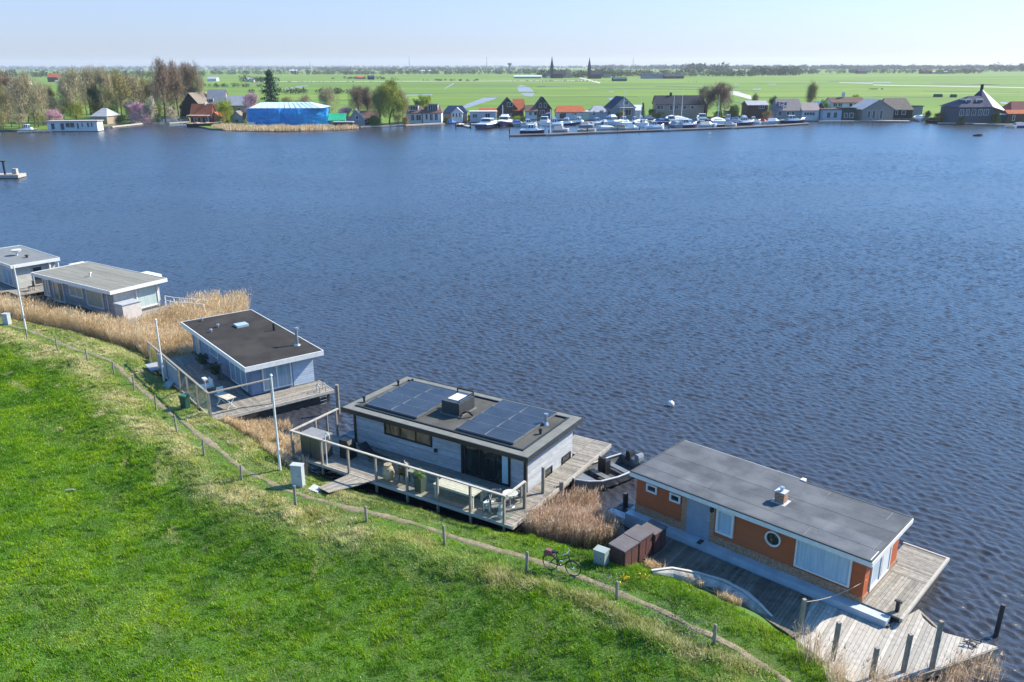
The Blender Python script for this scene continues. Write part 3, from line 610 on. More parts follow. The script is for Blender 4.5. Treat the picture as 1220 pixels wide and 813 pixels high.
# white arch (shower rail) on gate
m=MB(); m.path([(1.2,V+.1,DZ),(1.2,V+.1,2.7)]+[(1.2+.16-.16*math.cos(t),V+.1,2.7+.18*math.sin(t)) for t in np.linspace(.3,math.pi,7)]+[(1.52,V+.1,2.55)],.03,8)
o=m.build('hose_arch',M_white,loc=H3.o,rz=H3.az); tag(o,'white curved pipe rising beside the glass windbreak near the grey deck cupboard','pipe')
def lod(name,label,cat,u,v,z=DZ,rz=0,H=H3): return thing(name,label,cat,H.w(u,v,z),H.az+rz)
# deck cupboard
t=lod('deck_cupboard','tall dark grey deck cupboard with pale top at the left end of the terrace','cupboard',-.9,-2.55)
m=MB(); m.box(0,0,0,1.5,.95,1.3); m.build('body',mat('anthracite board',(.07,.068,.07),(.05,.05,.052),rough=.5),t)
m=MB(); m.box(-.05,-.05,1.3,1.55,1.0,1.36); m.build('top',mat('pale zinc top',(.20,.205,.21),(.15,.155,.16)),t)
m=MB(); m.box(.72,-.015,.1,.78,0,1.2); m.build('door_gap',M_black,t)
t=lod('patio_heater','black fabric covered garden heater beside the deck cupboard','covered heater',1.15,-1.6)
m=MB(); m.loft([[(x*s,y*s,z) for x,y in ((0,0),(.75,0),(.75,.6),(0,.6))] for z,s in ((0,1),(.9,.96),(1.1,.8))]); m.build('cover',M_black,t)
# lounger
def lounger(u,v,rz,lab):
    t=lod('sun_lounger',lab,'sun lounger',u,v,rz=rz)
    m=MB(); m.box(0,0,.28,1.3,.6,.34); m.build('seat',M_black,t)
    m=MB(); m.beam((0,.3,.3),(-.6,.3,.75),.6,.05); m.build('backrest',M_black,t)
    for a,b in((.1,.05),(.1,.55),(1.2,.05),(1.2,.55)): mm=MB(); mm.box(a-.02,b-.02,0,a+.02,b+.02,.28); mm.build('leg',M_steel,t)
lounger(2.6,-1.1,-.15,'black sun lounger on the shaded terrace beside the strip window')
# urn
t=MB(); t.lathe(0,0,[(.16,0),(.3,.2),(.34,.45),(.27,.75),(.17,.88),(.22,.95)],16); o=t.build('clay_urn',mat('sandstone urn',(.36,.29,.2),(.26,.2,.14),scale=6,bump=.2),loc=H3.w(5.3,-2.3,DZ)); tag(o,'sand coloured clay urn behind the windbreak beside the gangway','urn')
# kamado
t=lod('kamado_grill','black egg shaped barbecue on a metal stand behind the windbreak','barbecue',6.15,-2.0)
m=MB(); m.lathe(0,0,[(.1,.4),(.26,.5),(.33,.72),(.34,.85)],16); m.build('bowl',M_black,t,smooth=True)
m=MB(); m.lathe(0,0,[(.345,.86),(.32,1.02),(.2,1.16),(.07,1.2),(.07,1.28)],16); m.build('lid',M_black,t,smooth=True)
for k in range(4):
    a=math.pi/4+k*math.pi/2; m=MB(); m.tube((.3*math.cos(a),.3*math.sin(a),0),(.24*math.cos(a),.24*math.sin(a),.6),.025); m.build('leg',M_black,t)
m=MB(); m.box(.33,-.2,.8,.7,.2,.83); m.build('side_shelf',M_wood_grey,t)
# planter
t=lod('planter','tall square dark green planter with a clipped bush behind the windbreak','planter',7.5,-2.35)
m=MB(); m.loft([[(x*s,y*s,z) for x,y in ((-.25,-.25),(.25,-.25),(.25,.25),(-.25,.25))] for z,s in ((0,.8),(.85,1))]); m.build('pot',mat('dark green planter',(.035,.05,.04),(.05,.07,.05)),t)
n=500; c=rng.normal(size=(n,3)); c/=np.linalg.norm(c,axis=1)[:,None]; c*=(rng.random((n,1))**.4)*.3; c[:,2]=c[:,2]*.9+1.05; e=rng.normal(size=(n,2,3))*.05
triangles('bush',np.stack([c,c+e[:,0],c+e[:,1]],1),mat('box hedge leaf',(.08,.16,.03),(.16,.26,.05),scale=6),t)
# table and bench
M_teak=mat('pale teak',(.50,.45,.36),(.38,.34,.27),rough=.7,scale=5,bump=.1,island=.1)
t=lod('garden_table','long pale wooden garden table on the terrace behind the windbreak','table',8.45,-2.5)
m=MB(); planks(m,[(0,0),(2.5,0),(2.5,1.0),(0,1.0)],0,.16,.70,.76); m.box(.1,.08,.6,2.4,.12,.70); m.box(.1,.88,.6,2.4,.92,.70); m.build('tabletop',M_teak,t)
for a in(.06,2.34):
    for b in (.04,.86): m=MB(); m.box(a,b,0,a+.1,b+.1,.69); m.build('leg',M_teak,t)
for v,lab in ((-1.25,'pale wooden bench on the house side of the garden table'),):
    t=lod('garden_bench',lab,'bench',8.7,v)
    m=MB(); planks(m,[(0,0),(2.1,0),(2.1,.36),(0,.36)],0,.12,.40,.45); m.build('seat',M_teak,t)
    for a in(.05,1.95): m=MB(); m.box(a,.03,0,a+.08,.33,.4); m.build('leg',M_teak,t)
t=lod('side_stool','small white slatted stool at the path end of the terrace','stool',11.4,-2.3)
m=MB(); m.box(0,0,.4,.4,.4,.45); m.build('seat',M_white,t)
for a in(0,.34):
    for b in (0,.34): m=MB(); m.box(a,b,0,a+.06,b+.06,.4); m.build('leg',M_white,t)
m=MB(); m.box(.02,.02,.15,.38,.38,.19); m.build('shelf',M_white,t)
t=lod('round_table','round glass topped bistro table in the sunny corner of the terrace','table',12.3,-1.2)
m=MB(); m.lathe(0,0,[(.38,.7),(.4,.72),(.38,.74)],20); m.build('tabletop',mat('pale stone top',(.5,.5,.47),(.4,.4,.38),scale=8),t); m=MB(); m.tube((0,0,0),(0,0,.7),.04); m.lathe(0,0,[(.25,0),(.22,.03),(.04,.06)],14); m.build('pedestal',M_steel,t)
M_wick=mat('grey wicker',(.22,.20,.18),(.13,.12,.11),scale=25)
for u,v,rz,lab in ((11.75,-1.6,.6,'pale wicker armchair left of the round bistro table'),(12.4,-.45,-1.6,'pale wicker armchair on the house side of the round bistro table'),(12.0,-2.15,2.3,'pale wicker armchair nearest the windbreak corner post')):
    t=lod('wicker_chair',lab,'chair',u,v,rz=rz)
    m=MB(); m.box(-.25,-.25,.36,.25,.25,.42); m.build('seat',M_wick,t)
    m=MB(); m.box(-.25,.2,.42,.25,.25,.85); m.box(-.28,-.22,.6,-.24,.2,.64); m.box(.24,-.22,.6,.28,.2,.64); m.build('backrest',M_wick,t)
    for a in(-.22,.22):
        for b in (-.22,.22): m=MB(); m.tube((a,b,0),(a,b,.36),.02,n=6); m.build('leg',M_wick,t)
m=MB(); m.lathe(0,0,[(.14,0),(.2,.25),(.1,.4),(.16,.6),(.08,.75)],12); o=m.build('stone_ornament',mat('pale weathered stone',(.5,.5,.48),(.36,.36,.34),scale=9,bump=.4),loc=H3.w(12.55,-2.45,DZ)); tag(o,'pale stone ornament standing in the outer corner of the glass windbreak','ornament')
# mooring piles of H3
for x,y,l in ((668,598,'dark mooring pile with a pale band between the terrace corner and the open motorboat'),(403,492,'tall dark mooring pile between the black roof and the blue houseboat'),(390,515,'thin leaning pile beside the corner of the glass windbreak')):
    b=P(x,y,0); m=MB(); m.tube((0,0,-1.5),(.03,0,1.2 if x!=403 else 2.0),.13 if x!=390 else .08,.12 if x!=390 else .07,10); o=m.build('mooring_pile',M_post,loc=b); tag(o,l,'mooring pile')
# --- open motor boat
ba=P(684,583,.2); bb=P(752,556,.2); dv_=(bb-ba); L_=dv_.length; t=thing('open_motorboat','grey aluminium open motorboat with dark seats and two outboard engines, moored at the terrace','motorboat',(ba.x,ba.y,0),math.atan2(dv_.y,dv_.x))
M_alu=mat('grey aluminium hull',(.20,.21,.22),(.14,.15,.16),rough=.4,scale=2,metal=.3)
L_=L_*1.02; Wd=1.05
def ring(x,w,zb,zt,n=9):
    return [(x,-w*math.cos(math.pi*k/(n-1)),zt-(zt-zb)*(math.sin(math.pi*k/(n-1))**.6)) for k in range(n)]
secs=[(0,.05,.35,.78),(.1*L_,.55*Wd,.0,.74),(.25*L_,.88*Wd,-.15,.68),(.5*L_,Wd,-.2,.62),(.8*L_,.98*Wd,-.2,.6),(L_,.9*Wd,-.2,.6)]
m=MB(); m.loft([ring(*s) for s in secs],close=False,cap=False)
m.add([p for p in ring(*secs[-1])],[tuple(range(9))]); m.build('hull',M_alu,t,smooth=True)
m=MB(); m.prism([(s[0],s[1]*.9) for s in secs[1:]]+[(s[0],-s[1]*.9) for s in secs[1:]][::-1],.1,.14); m.build('floor',mat('dark boat floor',(.03,.032,.035),(.05,.05,.055)),t)
m=MB()
for sgn in(1,-1): m.path([(s[0],sgn*s[1]*1.0,s[3]+.02) for s in secs],.05,8)
m.build('gunwale',mat('light grey rubbing strake',(.36,.37,.39),rough=.5),t)
m=MB(); m.prism([(.02,0),(.1*L_,.5*Wd),(.24*L_,.8*Wd),(.24*L_,-.8*Wd),(.1*L_,-.5*Wd)],.60,.64); m.build('foredeck',M_alu,t)
for a,b in ((.42,.5),(.72,.8)): m=MB(); m.box(a*L_,-.88*Wd,.35,b*L_,.88*Wd,.42); m.build('thwart',M_alu,t)
m=MB(); m.box(.55*L_,.15,.14,.64*L_,.75,1.0); m.box(.55*L_,.2,1.0,.57*L_,.7,1.15); m.build('steering_console',M_black,t)
for y in (-.45,.25):
    m=MB(); m.box(L_-.1,y,.45,L_+.15,y+.28,.62); m.loft([[(L_+a,y+.14+b*s,z) for a,b in ((0,-.16),(.45,-.13),(.45,.13),(0,.16))] for z,s in ((.62,1),(.85,1.05),(1.0,.7))]); m.box(L_+.12,y+.1,-.5,L_+.24,y+.18,.62); e=m.build('outboard_engine',mat('engine cowl grey',(.22,.24,.26),(.16,.17,.18),rough=.4) if y<0 else M_black,t)
# --- H2 blue houseboat
M_blue=mat('blue grey cladding',(.16,.215,.30),(.135,.185,.265),rough=.65,scale=3,island=.08)
M_bluepale=mat('pale blue cladding',(.36,.42,.50),(.31,.37,.45),rough=.65,scale=3,island=.07)
M_tar=mat('brown black roofing',(.038,.034,.032),(.028,.025,.024),rough=.98,scale=1.2,bump=.3,bscale=70,c3=(.046,.042,.038),s3=.5,spec=.15)
M_glass_bluecur=mat('curtained blue glass',(.16,.25,.32),(.28,.36,.42),rough=.07,scale=1.5,stretch=(7,7,.3),spec=.8)
h=boatroot(H2,'blue grey houseboat with brown black flat roof and broad white fascia')
m=MB(); m.box(.2,.3,-.5,12.4,5.2,.8); m.build('hull',M_dark,h)
m=MB(); m.box(.33,.53,.8,12.2,5.02,2.9); m.build('wall_core',M_blue,h)
m=MB(face(.5,'front')); boards(m,.3,12.2,.82,2.9,.16); m.tf=face(12.22,'right'); boards(m,.5,5.05,.82,2.9,.16); m.tf=face(.3,'left'); boards(m,.5,5.05,.82,2.9,.16); m.tf=face(5.05,'back'); boards(m,.3,12.2,.82,2.9,.16); m.build('wall',M_bluepale if False else M_blue,h)
m=MB(face(12.245,'right')); boards(m,3.5,5.03,.82,2.9,.16); m.build('pale_wall_panel',M_bluepale,h)
tf=face(.47,'front')
window(h,tf,1.2,2.15,.9,2.65,M_white,mat('tan door glass',(.35,.30,.22),(.45,.42,.36),rough=.2),fw=.08,name='door',mull=0)
window(h,tf,4.3,6.2,1.75,2.5,M_white,M_glass_bluecur,fw=.08)
window(h,tf,8.5,11.6,.92,2.66,M_white,M_glass_bluecur,fw=.08,mull=2,name='sliding_door')
window(h,face(12.25,'right'),1.3,3.4,.95,2.78,M_white,M_glass_bluecur,fw=.1,mull=1,name='sliding_door')
m=MB(); m.box(-.1,-.05,2.9,13.03,5.48,3.2); rf=m.build('roof',M_tar,h)
m=MB(); m.box(-.16,-.12,2.88,13.1,-.05,3.22); m.box(13.03,-.05,2.88,13.1,5.5,3.22); m.box(-.16,-.05,2.88,-.1,5.5,3.22); m.box(-.1,5.48,2.88,13.03,5.54,3.22); m.build('fascia',M_white,rf)
m=MB(); m.box(0,.05,3.2,12.95,5.4,3.206); m.build('roof_felt',M_tar,rf)
m=MB(); m.box(3.4,2.75,3.2,4.2,3.65,3.38); m.build('skylight',mat('skylight dome',(.35,.42,.45),(.28,.34,.38),rough=.15),rf)
for u,v in((.6,1.3),(3.0,1.7),(3.95,.85)):
    m=MB(); m.tube((u,v,3.2),(u,v,3.42),.07); m.tube((u,v,3.38),(u,v,3.46),.12,.1); m.build('roof_vent',M_steel,rf)
m=MB(); m.tube((6.45,4.7,3.2),(6.45,4.7,3.75),.09); m.build('roof_vent',M_black,rf)
m=MB(); m.lathe(10.8,4.6,[(.24,3.2),(.2,3.27),(.1,3.32),(.1,4.35),(.17,4.37),(.17,4.5),(.05,4.55)],14); m.build('flue',M_steel,rf)
m=MB(); planks(m,[(.8,-2.9),(14.5,-2.9),(14.5,.45),(.8,.45)],0,.15,.72,.8,joint=3); planks(m,[(12.28,.47),(14.6,.47),(14.6,5.3),(12.28,5.3)],math.pi/2,.15,.72,.8,joint=3); o=m.build('terrace',M_wood_grey,h)
m=MB(); m.box(14.6,-2.9,.62,14.68,5.35,.82); m.box(12.3,5.3,.62,14.6,5.36,.82); m.box(.8,-2.97,.62,14.6,-2.91,.82); m.build('terrace_edge',M_wood_pale,o)
m=MB(); m.box(12.6,-2.5,-.3,14.4,5.1,.7); m.box(1.2,-2.6,-.3,12.6,.3,.7); m.build('float',M_dark,o)
m=MB()
for d in(0,.45):
    m.path([(14.62,4.3+d,.4),(14.62,4.3+d,1.2)]+[(14.62-.22+.22*math.cos(t),4.3+d,1.2+.22*math.sin(t)) for t in np.linspace(0,math.pi,6)]+[(14.18,4.3+d,.8)],.028,8)
for z in (.0,.25,.5): m.tube((14.64,4.3,z),(14.64,4.75,z),.02)
m.build('swim_ladder',M_steel,o)
b=P(402,484,0)
# windbreak of h2
wf=thing('timber_windbreak','grey timber windbreak with sloping posts and solid board panel beside the blue houseboat','windbreak',H2.o,H2.az)
V=-3.02; us=[1.27,3.46,5.6,8.3,9.97,11.94,14.35]
for u in us: m=MB(); m.box(u-.06,V-.06,-.1,u+.06,V+.06,2.5); m.build('post',M_post,wf)
m=MB(); m.box(1.2,V-.07,2.5,14.42,V+.07,2.57); m.box(14.28,V+.07,2.5,14.42,1.2,2.57); m.build('top_rail',M_post,wf)
m=MB(); m.box(14.3,1.0,.3,14.42,1.12,2.5); m.build('post',M_post,wf)
m=MB(); planks(m,[(0,0)]*0 or [(3.6,0.9),(8.15,0.9),(8.15,2.3),(3.6,2.3)],0,.16,0,.03)
bp=MB(); 
for k in range(9): bp.box(3.56,V-.02,.85+k*.16,8.2,V+.02,1.0+k*.16)
bp.build('board_panel',mat('grey blue fence board',(.30,.31,.34),(.24,.25,.28),scale=3),wf)
bp=MB(); bp.box(3.56,V-.03,.0,8.2,V+.03,.8); bp.build('kick_board',mat('dark green board',(.05,.06,.055),(.07,.08,.075)),wf)
m=MB(); m.beam((8.3,V,.9),(9.97,V,2.4),.1,.06); m.build('brace',M_wood_pale,wf)
for i in (0,3,4,5): m=MB(); m.box(us[i]+.1,V-.006,.85,us[i+1]-.1,V+.006,2.45); m.build('glass_panel',M_glassfence,wf)
def lod2(name,label,cat,u,v,z=.8,rz=0): return thing(name,label,cat,H2.w(u,v,z),H2.az+rz)
t=lod2('folding_bench','folding picnic table with crossed white legs on the terrace of the blue houseboat','table',12.2,-2.0,rz=.2)
m=MB(); planks(m,[(0,0),(1.5,0),(1.5,.7),(0,.7)],0,.14,.7,.74); m.build('tabletop',M_teak,t)
for a in(.1,1.35):
    m=MB(); m.beam((a,.05,0),(a,.65,.7),.05,.04); m.beam((a+.05,.65,0),(a+.05,.05,.7),.05,.04); m.build('crossed_legs',M_white,t)
t=lod2('folding_chair','white framed folding chair beside the picnic table of the blue houseboat','chair',11.5,-1.6)
m=MB(); m.box(0,0,.42,.45,.45,.45); m.build('seat',M_white,t); m=MB(); m.box(-.03,0,.45,0,.45,.9); m.build('backrest',M_white,t); m=MB(); m.beam((0,0,0),(.45,0,.42),.03); m.beam((.45,0,0),(0,0,.42),.03); m.beam((0,.45,0),(.45,.45,.42),.03); m.beam((.45,.45,0),(0,.45,.42),.03); m.build('crossed_legs',M_white,t)
for u,v,l in ((4.9,-.3,'round dark shrub in a pot beside the small window of the blue houseboat'),(7.6,-.3,'round dark shrub in a pot beside the sliding door of the blue houseboat')):
    t=lod2('potted_shrub',l,'plant',u,v); m=MB(); m.lathe(0,0,[(.2,0),(.28,.45)],12); m.build('pot',mat('grey pot',(.2,.22,.26),(.15,.17,.2)),t)
    n=500; c=rng.normal(size=(n,3)); c/=np.linalg.norm(c,axis=1)[:,None]; c*=(rng.random((n,1))**.4)*.45; c[:,2]+=.85; e=rng.normal(size=(n,2,3))*.07
    triangles('foliage',np.stack([c,c+e[:,0],c+e[:,1]],1),mat('dark shrub leaf',(.02,.05,.02),(.05,.08,.03),scale=6),t)
t=lod2('lounge_chair','white cushioned lounge chair behind the glass of the timber windbreak','chair',9.0,-1.9); m=MB(); m.box(0,0,.3,.7,.7,.42); m.build('seat',M_white,t); m=MB(); m.box(0,.6,.42,.7,.7,.85); m.build('backrest',M_white,t)
t=lod2('terrace_lamp','slim post with a flat bird table shaped lamp above the windbreak corner','lamp',13.6,-2.9,z=0.3); m=MB(); m.tube((0,0,0),(0,0,2.9),.04); m.build('pole',M_steel,t); m=MB(); m.box(-.22,-.12,2.9,.22,.12,3.0); m.build('lamp_head',mat('pale lamp head',(.5,.5,.5),rough=.5),t)
# --- H1 grey timber houseboat
M_grtim=mat('brown grey weathered boards',(.30,.275,.265),(.20,.18,.175),rough=.85,scale=3,stretch=(1,1,4),island=.2)
M_grtiml=mat('pale brown grey boards',(.50,.45,.42),(.40,.36,.34),rough=.85,scale=3,island=.12)  # paler board tone for the end wall and annex
M_roofg=mat('grey strip roofing',(.19,.18,.15),(.145,.14,.12),rough=.9,scale=1.2,island=.1,bump=.2,bscale=30,stretch=(.5,4,1))
M_cur=mat('cream curtain glass',(.42,.38,.26),(.30,.28,.22),rough=.1,scale=1.5,stretch=(8,8,.3),spec=.7)
M_curg=mat('pale green curtain glass',(.42,.5,.48),(.26,.34,.34),rough=.1,scale=1.8,stretch=(8,8,.2),spec=.7)
h=boatroot(H1,'weathered timber houseboat with light grey roof and white fascia standing in golden reeds')
m=MB(); m.box(.6,.4,-.5,12.5,5.3,.55); m.build('hull',M_dark,h)
m=MB(); m.box(.83,.63,.55,12.3,5.2,2.85); m.build('wall_core',M_grtim,h)
m=MB(face(.6,'front')); boards(m,.8,12.3,.6,2.88,.15); m.tf=face(.8,'left'); boards(m,.6,5.2,.6,2.88,.15); m.tf=face(5.22,'back'); boards(m,.8,12.3,.6,2.88,.15); m.build('wall',M_grtim,h)
m=MB(face(12.32,'right')); boards(m,.6,5.2,.6,2.88,.18); m.build('end_wall',M_grtiml,h)
tf=face(.57,'front')
window(h,tf,.65,1.75,.9,2.6,M_white,M_cur,fw=.09,mull=1,out=.08); window(h,tf,2.4,4.25,.6,2.6,M_white,mat('dark door glass with drape',(.03,.05,.07),(.4,.33,.2),rough=.08,scale=1.1,stretch=(3,3,.2)),fw=.1,mull=1,name='double_door',out=.08); window(h,tf,5.3,7.55,1.55,2.6,M_white,M_cur,fw=.09,mull=1,out=.08); window(h,tf,8.1,10.75,1.0,2.62,M_white,M_cur,fw=.09,out=.08)
m=MB(); m.tube((11.5,.5,.5),(11.5,.5,2.8),.04); m.build('downpipe',M_white,h)
window(h,face(12.35,'right'),2.75,5.0,.75,2.8,M_white,M_curg,fw=.11,out=.08)
m=MB(); m.box(12.42,.5,.45,13.7,2.3,1.85); sb=m.build('storage_annex',M_grtiml,h)
m=MB(); m.box(12.4,.42,1.85,13.78,2.36,1.92); m.build('annex_lid',mat('grey blue annex lid',(.36,.39,.42),(.28,.3,.33)),sb)
m=MB(); m.box(0,0,2.9,12.99,5.66,3.15); rf=m.build('roof',M_roofg,h)
m=MB()
for k in range(7): m.box(.05,.06+k*.79,3.15,12.9,.06+k*.79+.77,3.16+.004*(k%2))
m.build('roof_strips',M_roofg,rf)
m=MB(); m.box(-.07,-.07,2.86,13.06,0,3.19); m.box(12.99,0,2.86,13.06,5.7,3.19); m.box(-.07,0,2.86,0,5.7,3.19); m.box(0,5.66,2.86,12.99,5.72,3.19); m.box(8.9,5.72,2.9,11.2,6.4,3.19); m.box(-.5,3.9,2.9,-.07,5.4,3.19); m.build('fascia',M_white,rf)
m=MB(); m.tube((6.2,2.2,3.15),(6.2,2.2,3.55),.09); m.tube((6.2,2.2,3.5),(6.45,2.2,3.55),.09); m.build('roof_vent',M_white,rf)
m=MB(); planks(m,[(12.36,.3),(14.7,.3),(15.2,5.3),(12.36,5.3)],math.pi/2,.15,.46,.54); tr_=m.build('terrace',M_wood_grey,h)
m=MB(); m.box(12.4,.3,.1,15.0,.4,.45); m.box(14.7,.3,.1,14.8,3,.45); m.build('terrace_edge',M_wood_pale,tr_)
rl=thing('white_railing','white two bar railing round the jetty behind the reeds beside the weathered timber houseboat','railing',H1.o,H1.az)
def rail(pts,hh=.95,z=.5):
    for i,p in enumerate(pts): m=MB(); m.box(p[0]-.035,p[1]-.035,-.3,p[0]+.035,p[1]+.035,z+hh); m.build('post',M_white,rl)
    m=MB()
    for a,b in zip(pts[:-1],pts[1:]):
        m.beam((a[0],a[1],z+hh),(b[0],b[1],z+hh),.06); m.beam((a[0],a[1],z+hh*.55),(b[0],b[1],z+hh*.55),.05)
    m.build('rails',M_white,rl)
rail([(12.6,5.5),(13.8,5.6),(15.0,5.9),(16.2,6.3),(17.4,6.6)]); rail([(14.9,4.4),(16.0,4.9),(17.2,5.3),(18.2,5.6)])
wk=MB(); planks(wk,[(12.4,5.32),(15.0,5.32),(18.2,5.7),(17.4,6.6),(12.4,5.5)],math.pi/2,.15,.4,.48); o=wk.build('side_jetty',M_wood_grey,loc=H1.o,rz=H1.az); tag(o,'narrow plank jetty inside the white railing at the reed edge','jetty')
# --- H0 left houseboat
h=boatroot(H0,'pale grey houseboat cut by the left edge of the picture, with white roof edge')
M_cream=mat('cream grey boards',(.42,.41,.37),(.34,.33,.30),rough=.8,scale=3,island=.1)
m=MB(); m.box(.3,.3,-.5,9.7,4.5,.6); m.build('hull',M_dark,h)
m=MB(); m.box(.43,.43,.6,9.5,4.3,2.86); m.build('wall_core',M_cream,h)
m=MB(face(.42,'front')); boards(m,.4,9.5,.6,2.9,.16); m.tf=face(9.52,'right'); boards(m,.4,4.3,.6,2.9,.16); m.tf=face(4.32,'back'); boards(m,.4,9.5,.6,2.9,.16); m.tf=face(.42,'left'); boards(m,.4,4.3,.6,2.9,.16); m.build('wall',M_cream,h)
window(h,face(.39,'front'),6.3,8.8,.7,2.5,M_white,M_glass_bluecur,mull=1,fw=.1,name='sliding_door'); window(h,face(.39,'front'),1.5,4.5,1.3,2.5,M_white,M_glass_bluecur,mull=1,fw=.1)
window(h,face(9.55,'right'),2.0,3.0,.65,2.6,M_cream,M_glass_dark,fw=.08,name='door')
m=MB(); m.box(0,0,2.9,9.97,4.67,3.15); rf=m.build('roof',mat('mid grey roofing',(.16,.165,.165),(.125,.13,.13),scale=1.2,bump=.2,bscale=40,island=.1),h)
m=MB(); m.box(-.07,-.07,2.86,10.04,0,3.19); m.box(9.97,0,2.86,10.04,4.7,3.19); m.box(-.07,0,2.86,0,4.7,3.19); m.box(0,4.67,2.86,9.97,4.73,3.19); m.build('fascia',M_white,rf)
m=MB(); m.tube((7.2,2.6,3.15),(7.2,2.6,3.4),.12); m.tube((7.2,2.6,3.35),(7.2,2.6,3.45),.25,.1); m.build('roof_vent',M_black,rf)
m=MB(); m.box(9.52,3.6,.6,9.9,3.75,2.86); m.box(9.85,4.45,.6,9.95,4.55,2.88); m.build('post',M_white,h)
m=MB(); m.lathe(5.2,2.4,[(.1,3.15),(.1,3.5),(.4,3.55),(.5,3.75),(.2,3.8)],12); m.build('satellite_dish',M_white,rf)
m=MB(); planks(m,[(9.6,-.6),(12.2,-.6),(12.2,4.4),(9.6,4.4)],0,.15,.5,.58); planks(m,[(4,-1.4),(9.6,-1.4),(9.6,.38),(4,.38)],0,.15,.5,.58); tr_=m.build('terrace',M_wood_grey,h)
m=MB(); m.box(9.7,-.5,-.2,12.0,4.2,.48); m.build('float',M_dark,tr_)
for u,v,l in ((11.0,.8,'dark garden chair on the small deck between the two leftmost houseboats'),):
    t=thing('garden_chair',l,'chair',H0.w(u,v,.58),H0.az); m=MB(); m.box(0,0,.42,.5,.5,.46); m.build('seat',M_black,t); m=MB(); m.box(0,.46,.46,.5,.5,.95); m.build('backrest',M_black,t)
    for a in(.03,.44):
        for b2 in(.03,.44): m=MB(); m.tube((a,b2,0),(a,b2,.42),.02,n=6); m.build('leg',M_black,t)
# ------------------------------------------------------------------ bank furniture
for i,(bx,by,tx,ty,lab) in enumerate([(31,393,12,319,'leftmost of the three white flagpoles, in front of the left reeds'),(196,456,184,384,'white flagpole beside the timber windbreak of the blue houseboat'),(334,561,321,445,'white flagpole nearest the gangway, the largest of the three')]):
    b=G(bx,by); hh=(5.4,4.6,5.5)[i]
    t=thing('flagpole',lab,'flagpole',b,0,'white flagpoles along the path'); m=MB(); m.tube((0,0,-.2),(0,0,hh),.075,.05,10); m.build('pole',M_white,t); m=MB(); m.lathe(0,0,[(.04,hh),(.09,hh+.05),(.04,hh+.13)],10); m.build('finial',M_white,t); m=MB(); m.tube((.08,0,1.0),(.08,0,1.25),.03,n=6); m.build('cleat',M_steel,t)
posts=[((32.6,406),(31,394)),((69,417.6),(67,404)),((105,431.5),(103,417)),((136,447),(134,433)),((160,466),(157.5,451)),((186,489.5),(183.5,473)),((211,514.6),(209,497)),((243,543),(241.5,526)),((287.6,572),(286,556)),((352,603),(349,581)),((437,622),(436,605)),((530,649),(529,628)),((627,679),(627,659)),((735,714),(735,694)),((851,767),(851,745))]
desc=['far left end of the fence line by the reeds','second along the fence from the left edge','third along the fence, on the straw bank','fourth along the fence, where the path bends','opposite the flagpole of the blue houseboat','on the straw strip left of the green bin','below and left of the green bin','midway down the slope between bin and tall flagpole','left of the tallest flagpole','beside the white meter cabinet','below the gangway of the solar roofed houseboat','below the garden table terrace','left of the parked bicycle','below the brown storage boxes','by the pale upturned canoe']
for i,((bx,by),(tx,ty)) in enumerate(posts):
    b=G(bx,by,.9); k=F/((b-CAMP).dot(_f)); hh=max(.7,(by-ty)/(k*.83)); r=.06+.015*(i>8)
    m=MB(); le=random.uniform(-.06,.06); m.tube((0,0,-.3),(le,0,hh),r,r*.9,9); m.tube((le,0,hh),(le,0,hh+.03),r*.8,r*.5,9)
    o=m.build('fence_post',M_post,loc=b); tag(o,'short weathered meadow post '+desc[i],'fence post','short posts along the path')
M_cab=mat('light grey cabinet',(.38,.40,.41),(.32,.34,.35),rough=.5,scale=2); M_cabg=mat('grey green cabinet',(.25,.29,.275),(.2,.24,.225),rough=.5,scale=2)
for (x,y,w_,d_,h_,lab,mm,rz) in [(356,579,.6,.35,1.25,'tall light grey meter cabinet on the grass beside the gangway',M_cab,-.2),(9,387,.55,.4,1.0,'white meter cabinet near the left edge by the reeds',M_cab,-.2),(716,672,.55,.42,.75,'squat grey green meter cabinet beside the brown storage boxes',M_cabg,-.6)]:
    b=G(x,y); t=thing('meter_cabinet',lab,'cabinet',b,rz); m=MB(); m.cbox(0,0,-.1,w_,d_,h_+.05); m.build('body',mm,t); m=MB(); m.cbox(0,0,h_-.05,w_+.06,d_+.06,.06); m.build('lid',mm,t)
    m=MB(); m.box(-w_*.35,-d_/2-.01,h_*.2,w_*.35,-d_/2,h_*.85); m.build('door',mm,t); m=MB(); m.box(w_*.15,-d_/2-.03,h_*.5,w_*.2,-d_/2-.01,h_*.56); m.build('lock',M_black,t)
M_slab=mat('pale concrete slab',(.42,.42,.40),(.34,.34,.31),scale=4,bump=.2)
for px,lab in (([(367,584),(374,579.5),(385,583),(378,588)],'pale concrete slab in the grass beside the tall meter cabinet'),([(193,461),(205,457.5),(213,461),(200,465.5)],'pale concrete slab at the foot of the flagpole by the blue houseboat')):
    q=[G(x,y) for x,y in px]; z=max(a.z for a in q)+.06; m=MB(); m.prism([(a.x,a.y) for a in q],z-.2,z); o=m.build('concrete_slab',M_slab); tag(o,lab,'slab')
b=G(221.5,487); t=thing('litter_bin','dark green upright litter bin beside the path below the blue houseboat','litter bin',b,-.4)
m=MB(); m.loft([[(x*s,y*s,z) for x,y in ((-.24,-.22),(.24,-.22),(.24,.22),(-.24,.22))] for z,s in ((-.05,.85),(.9,1))]); m.build('body',mat('bottle green plastic',(.015,.06,.04),(.012,.045,.03),rough=.45),t); m=MB(); m.box(-.27,-.25,.9,.27,.25,.97); m.build('lid',mat('green lid',(.03,.10,.065),rough=.4),t)
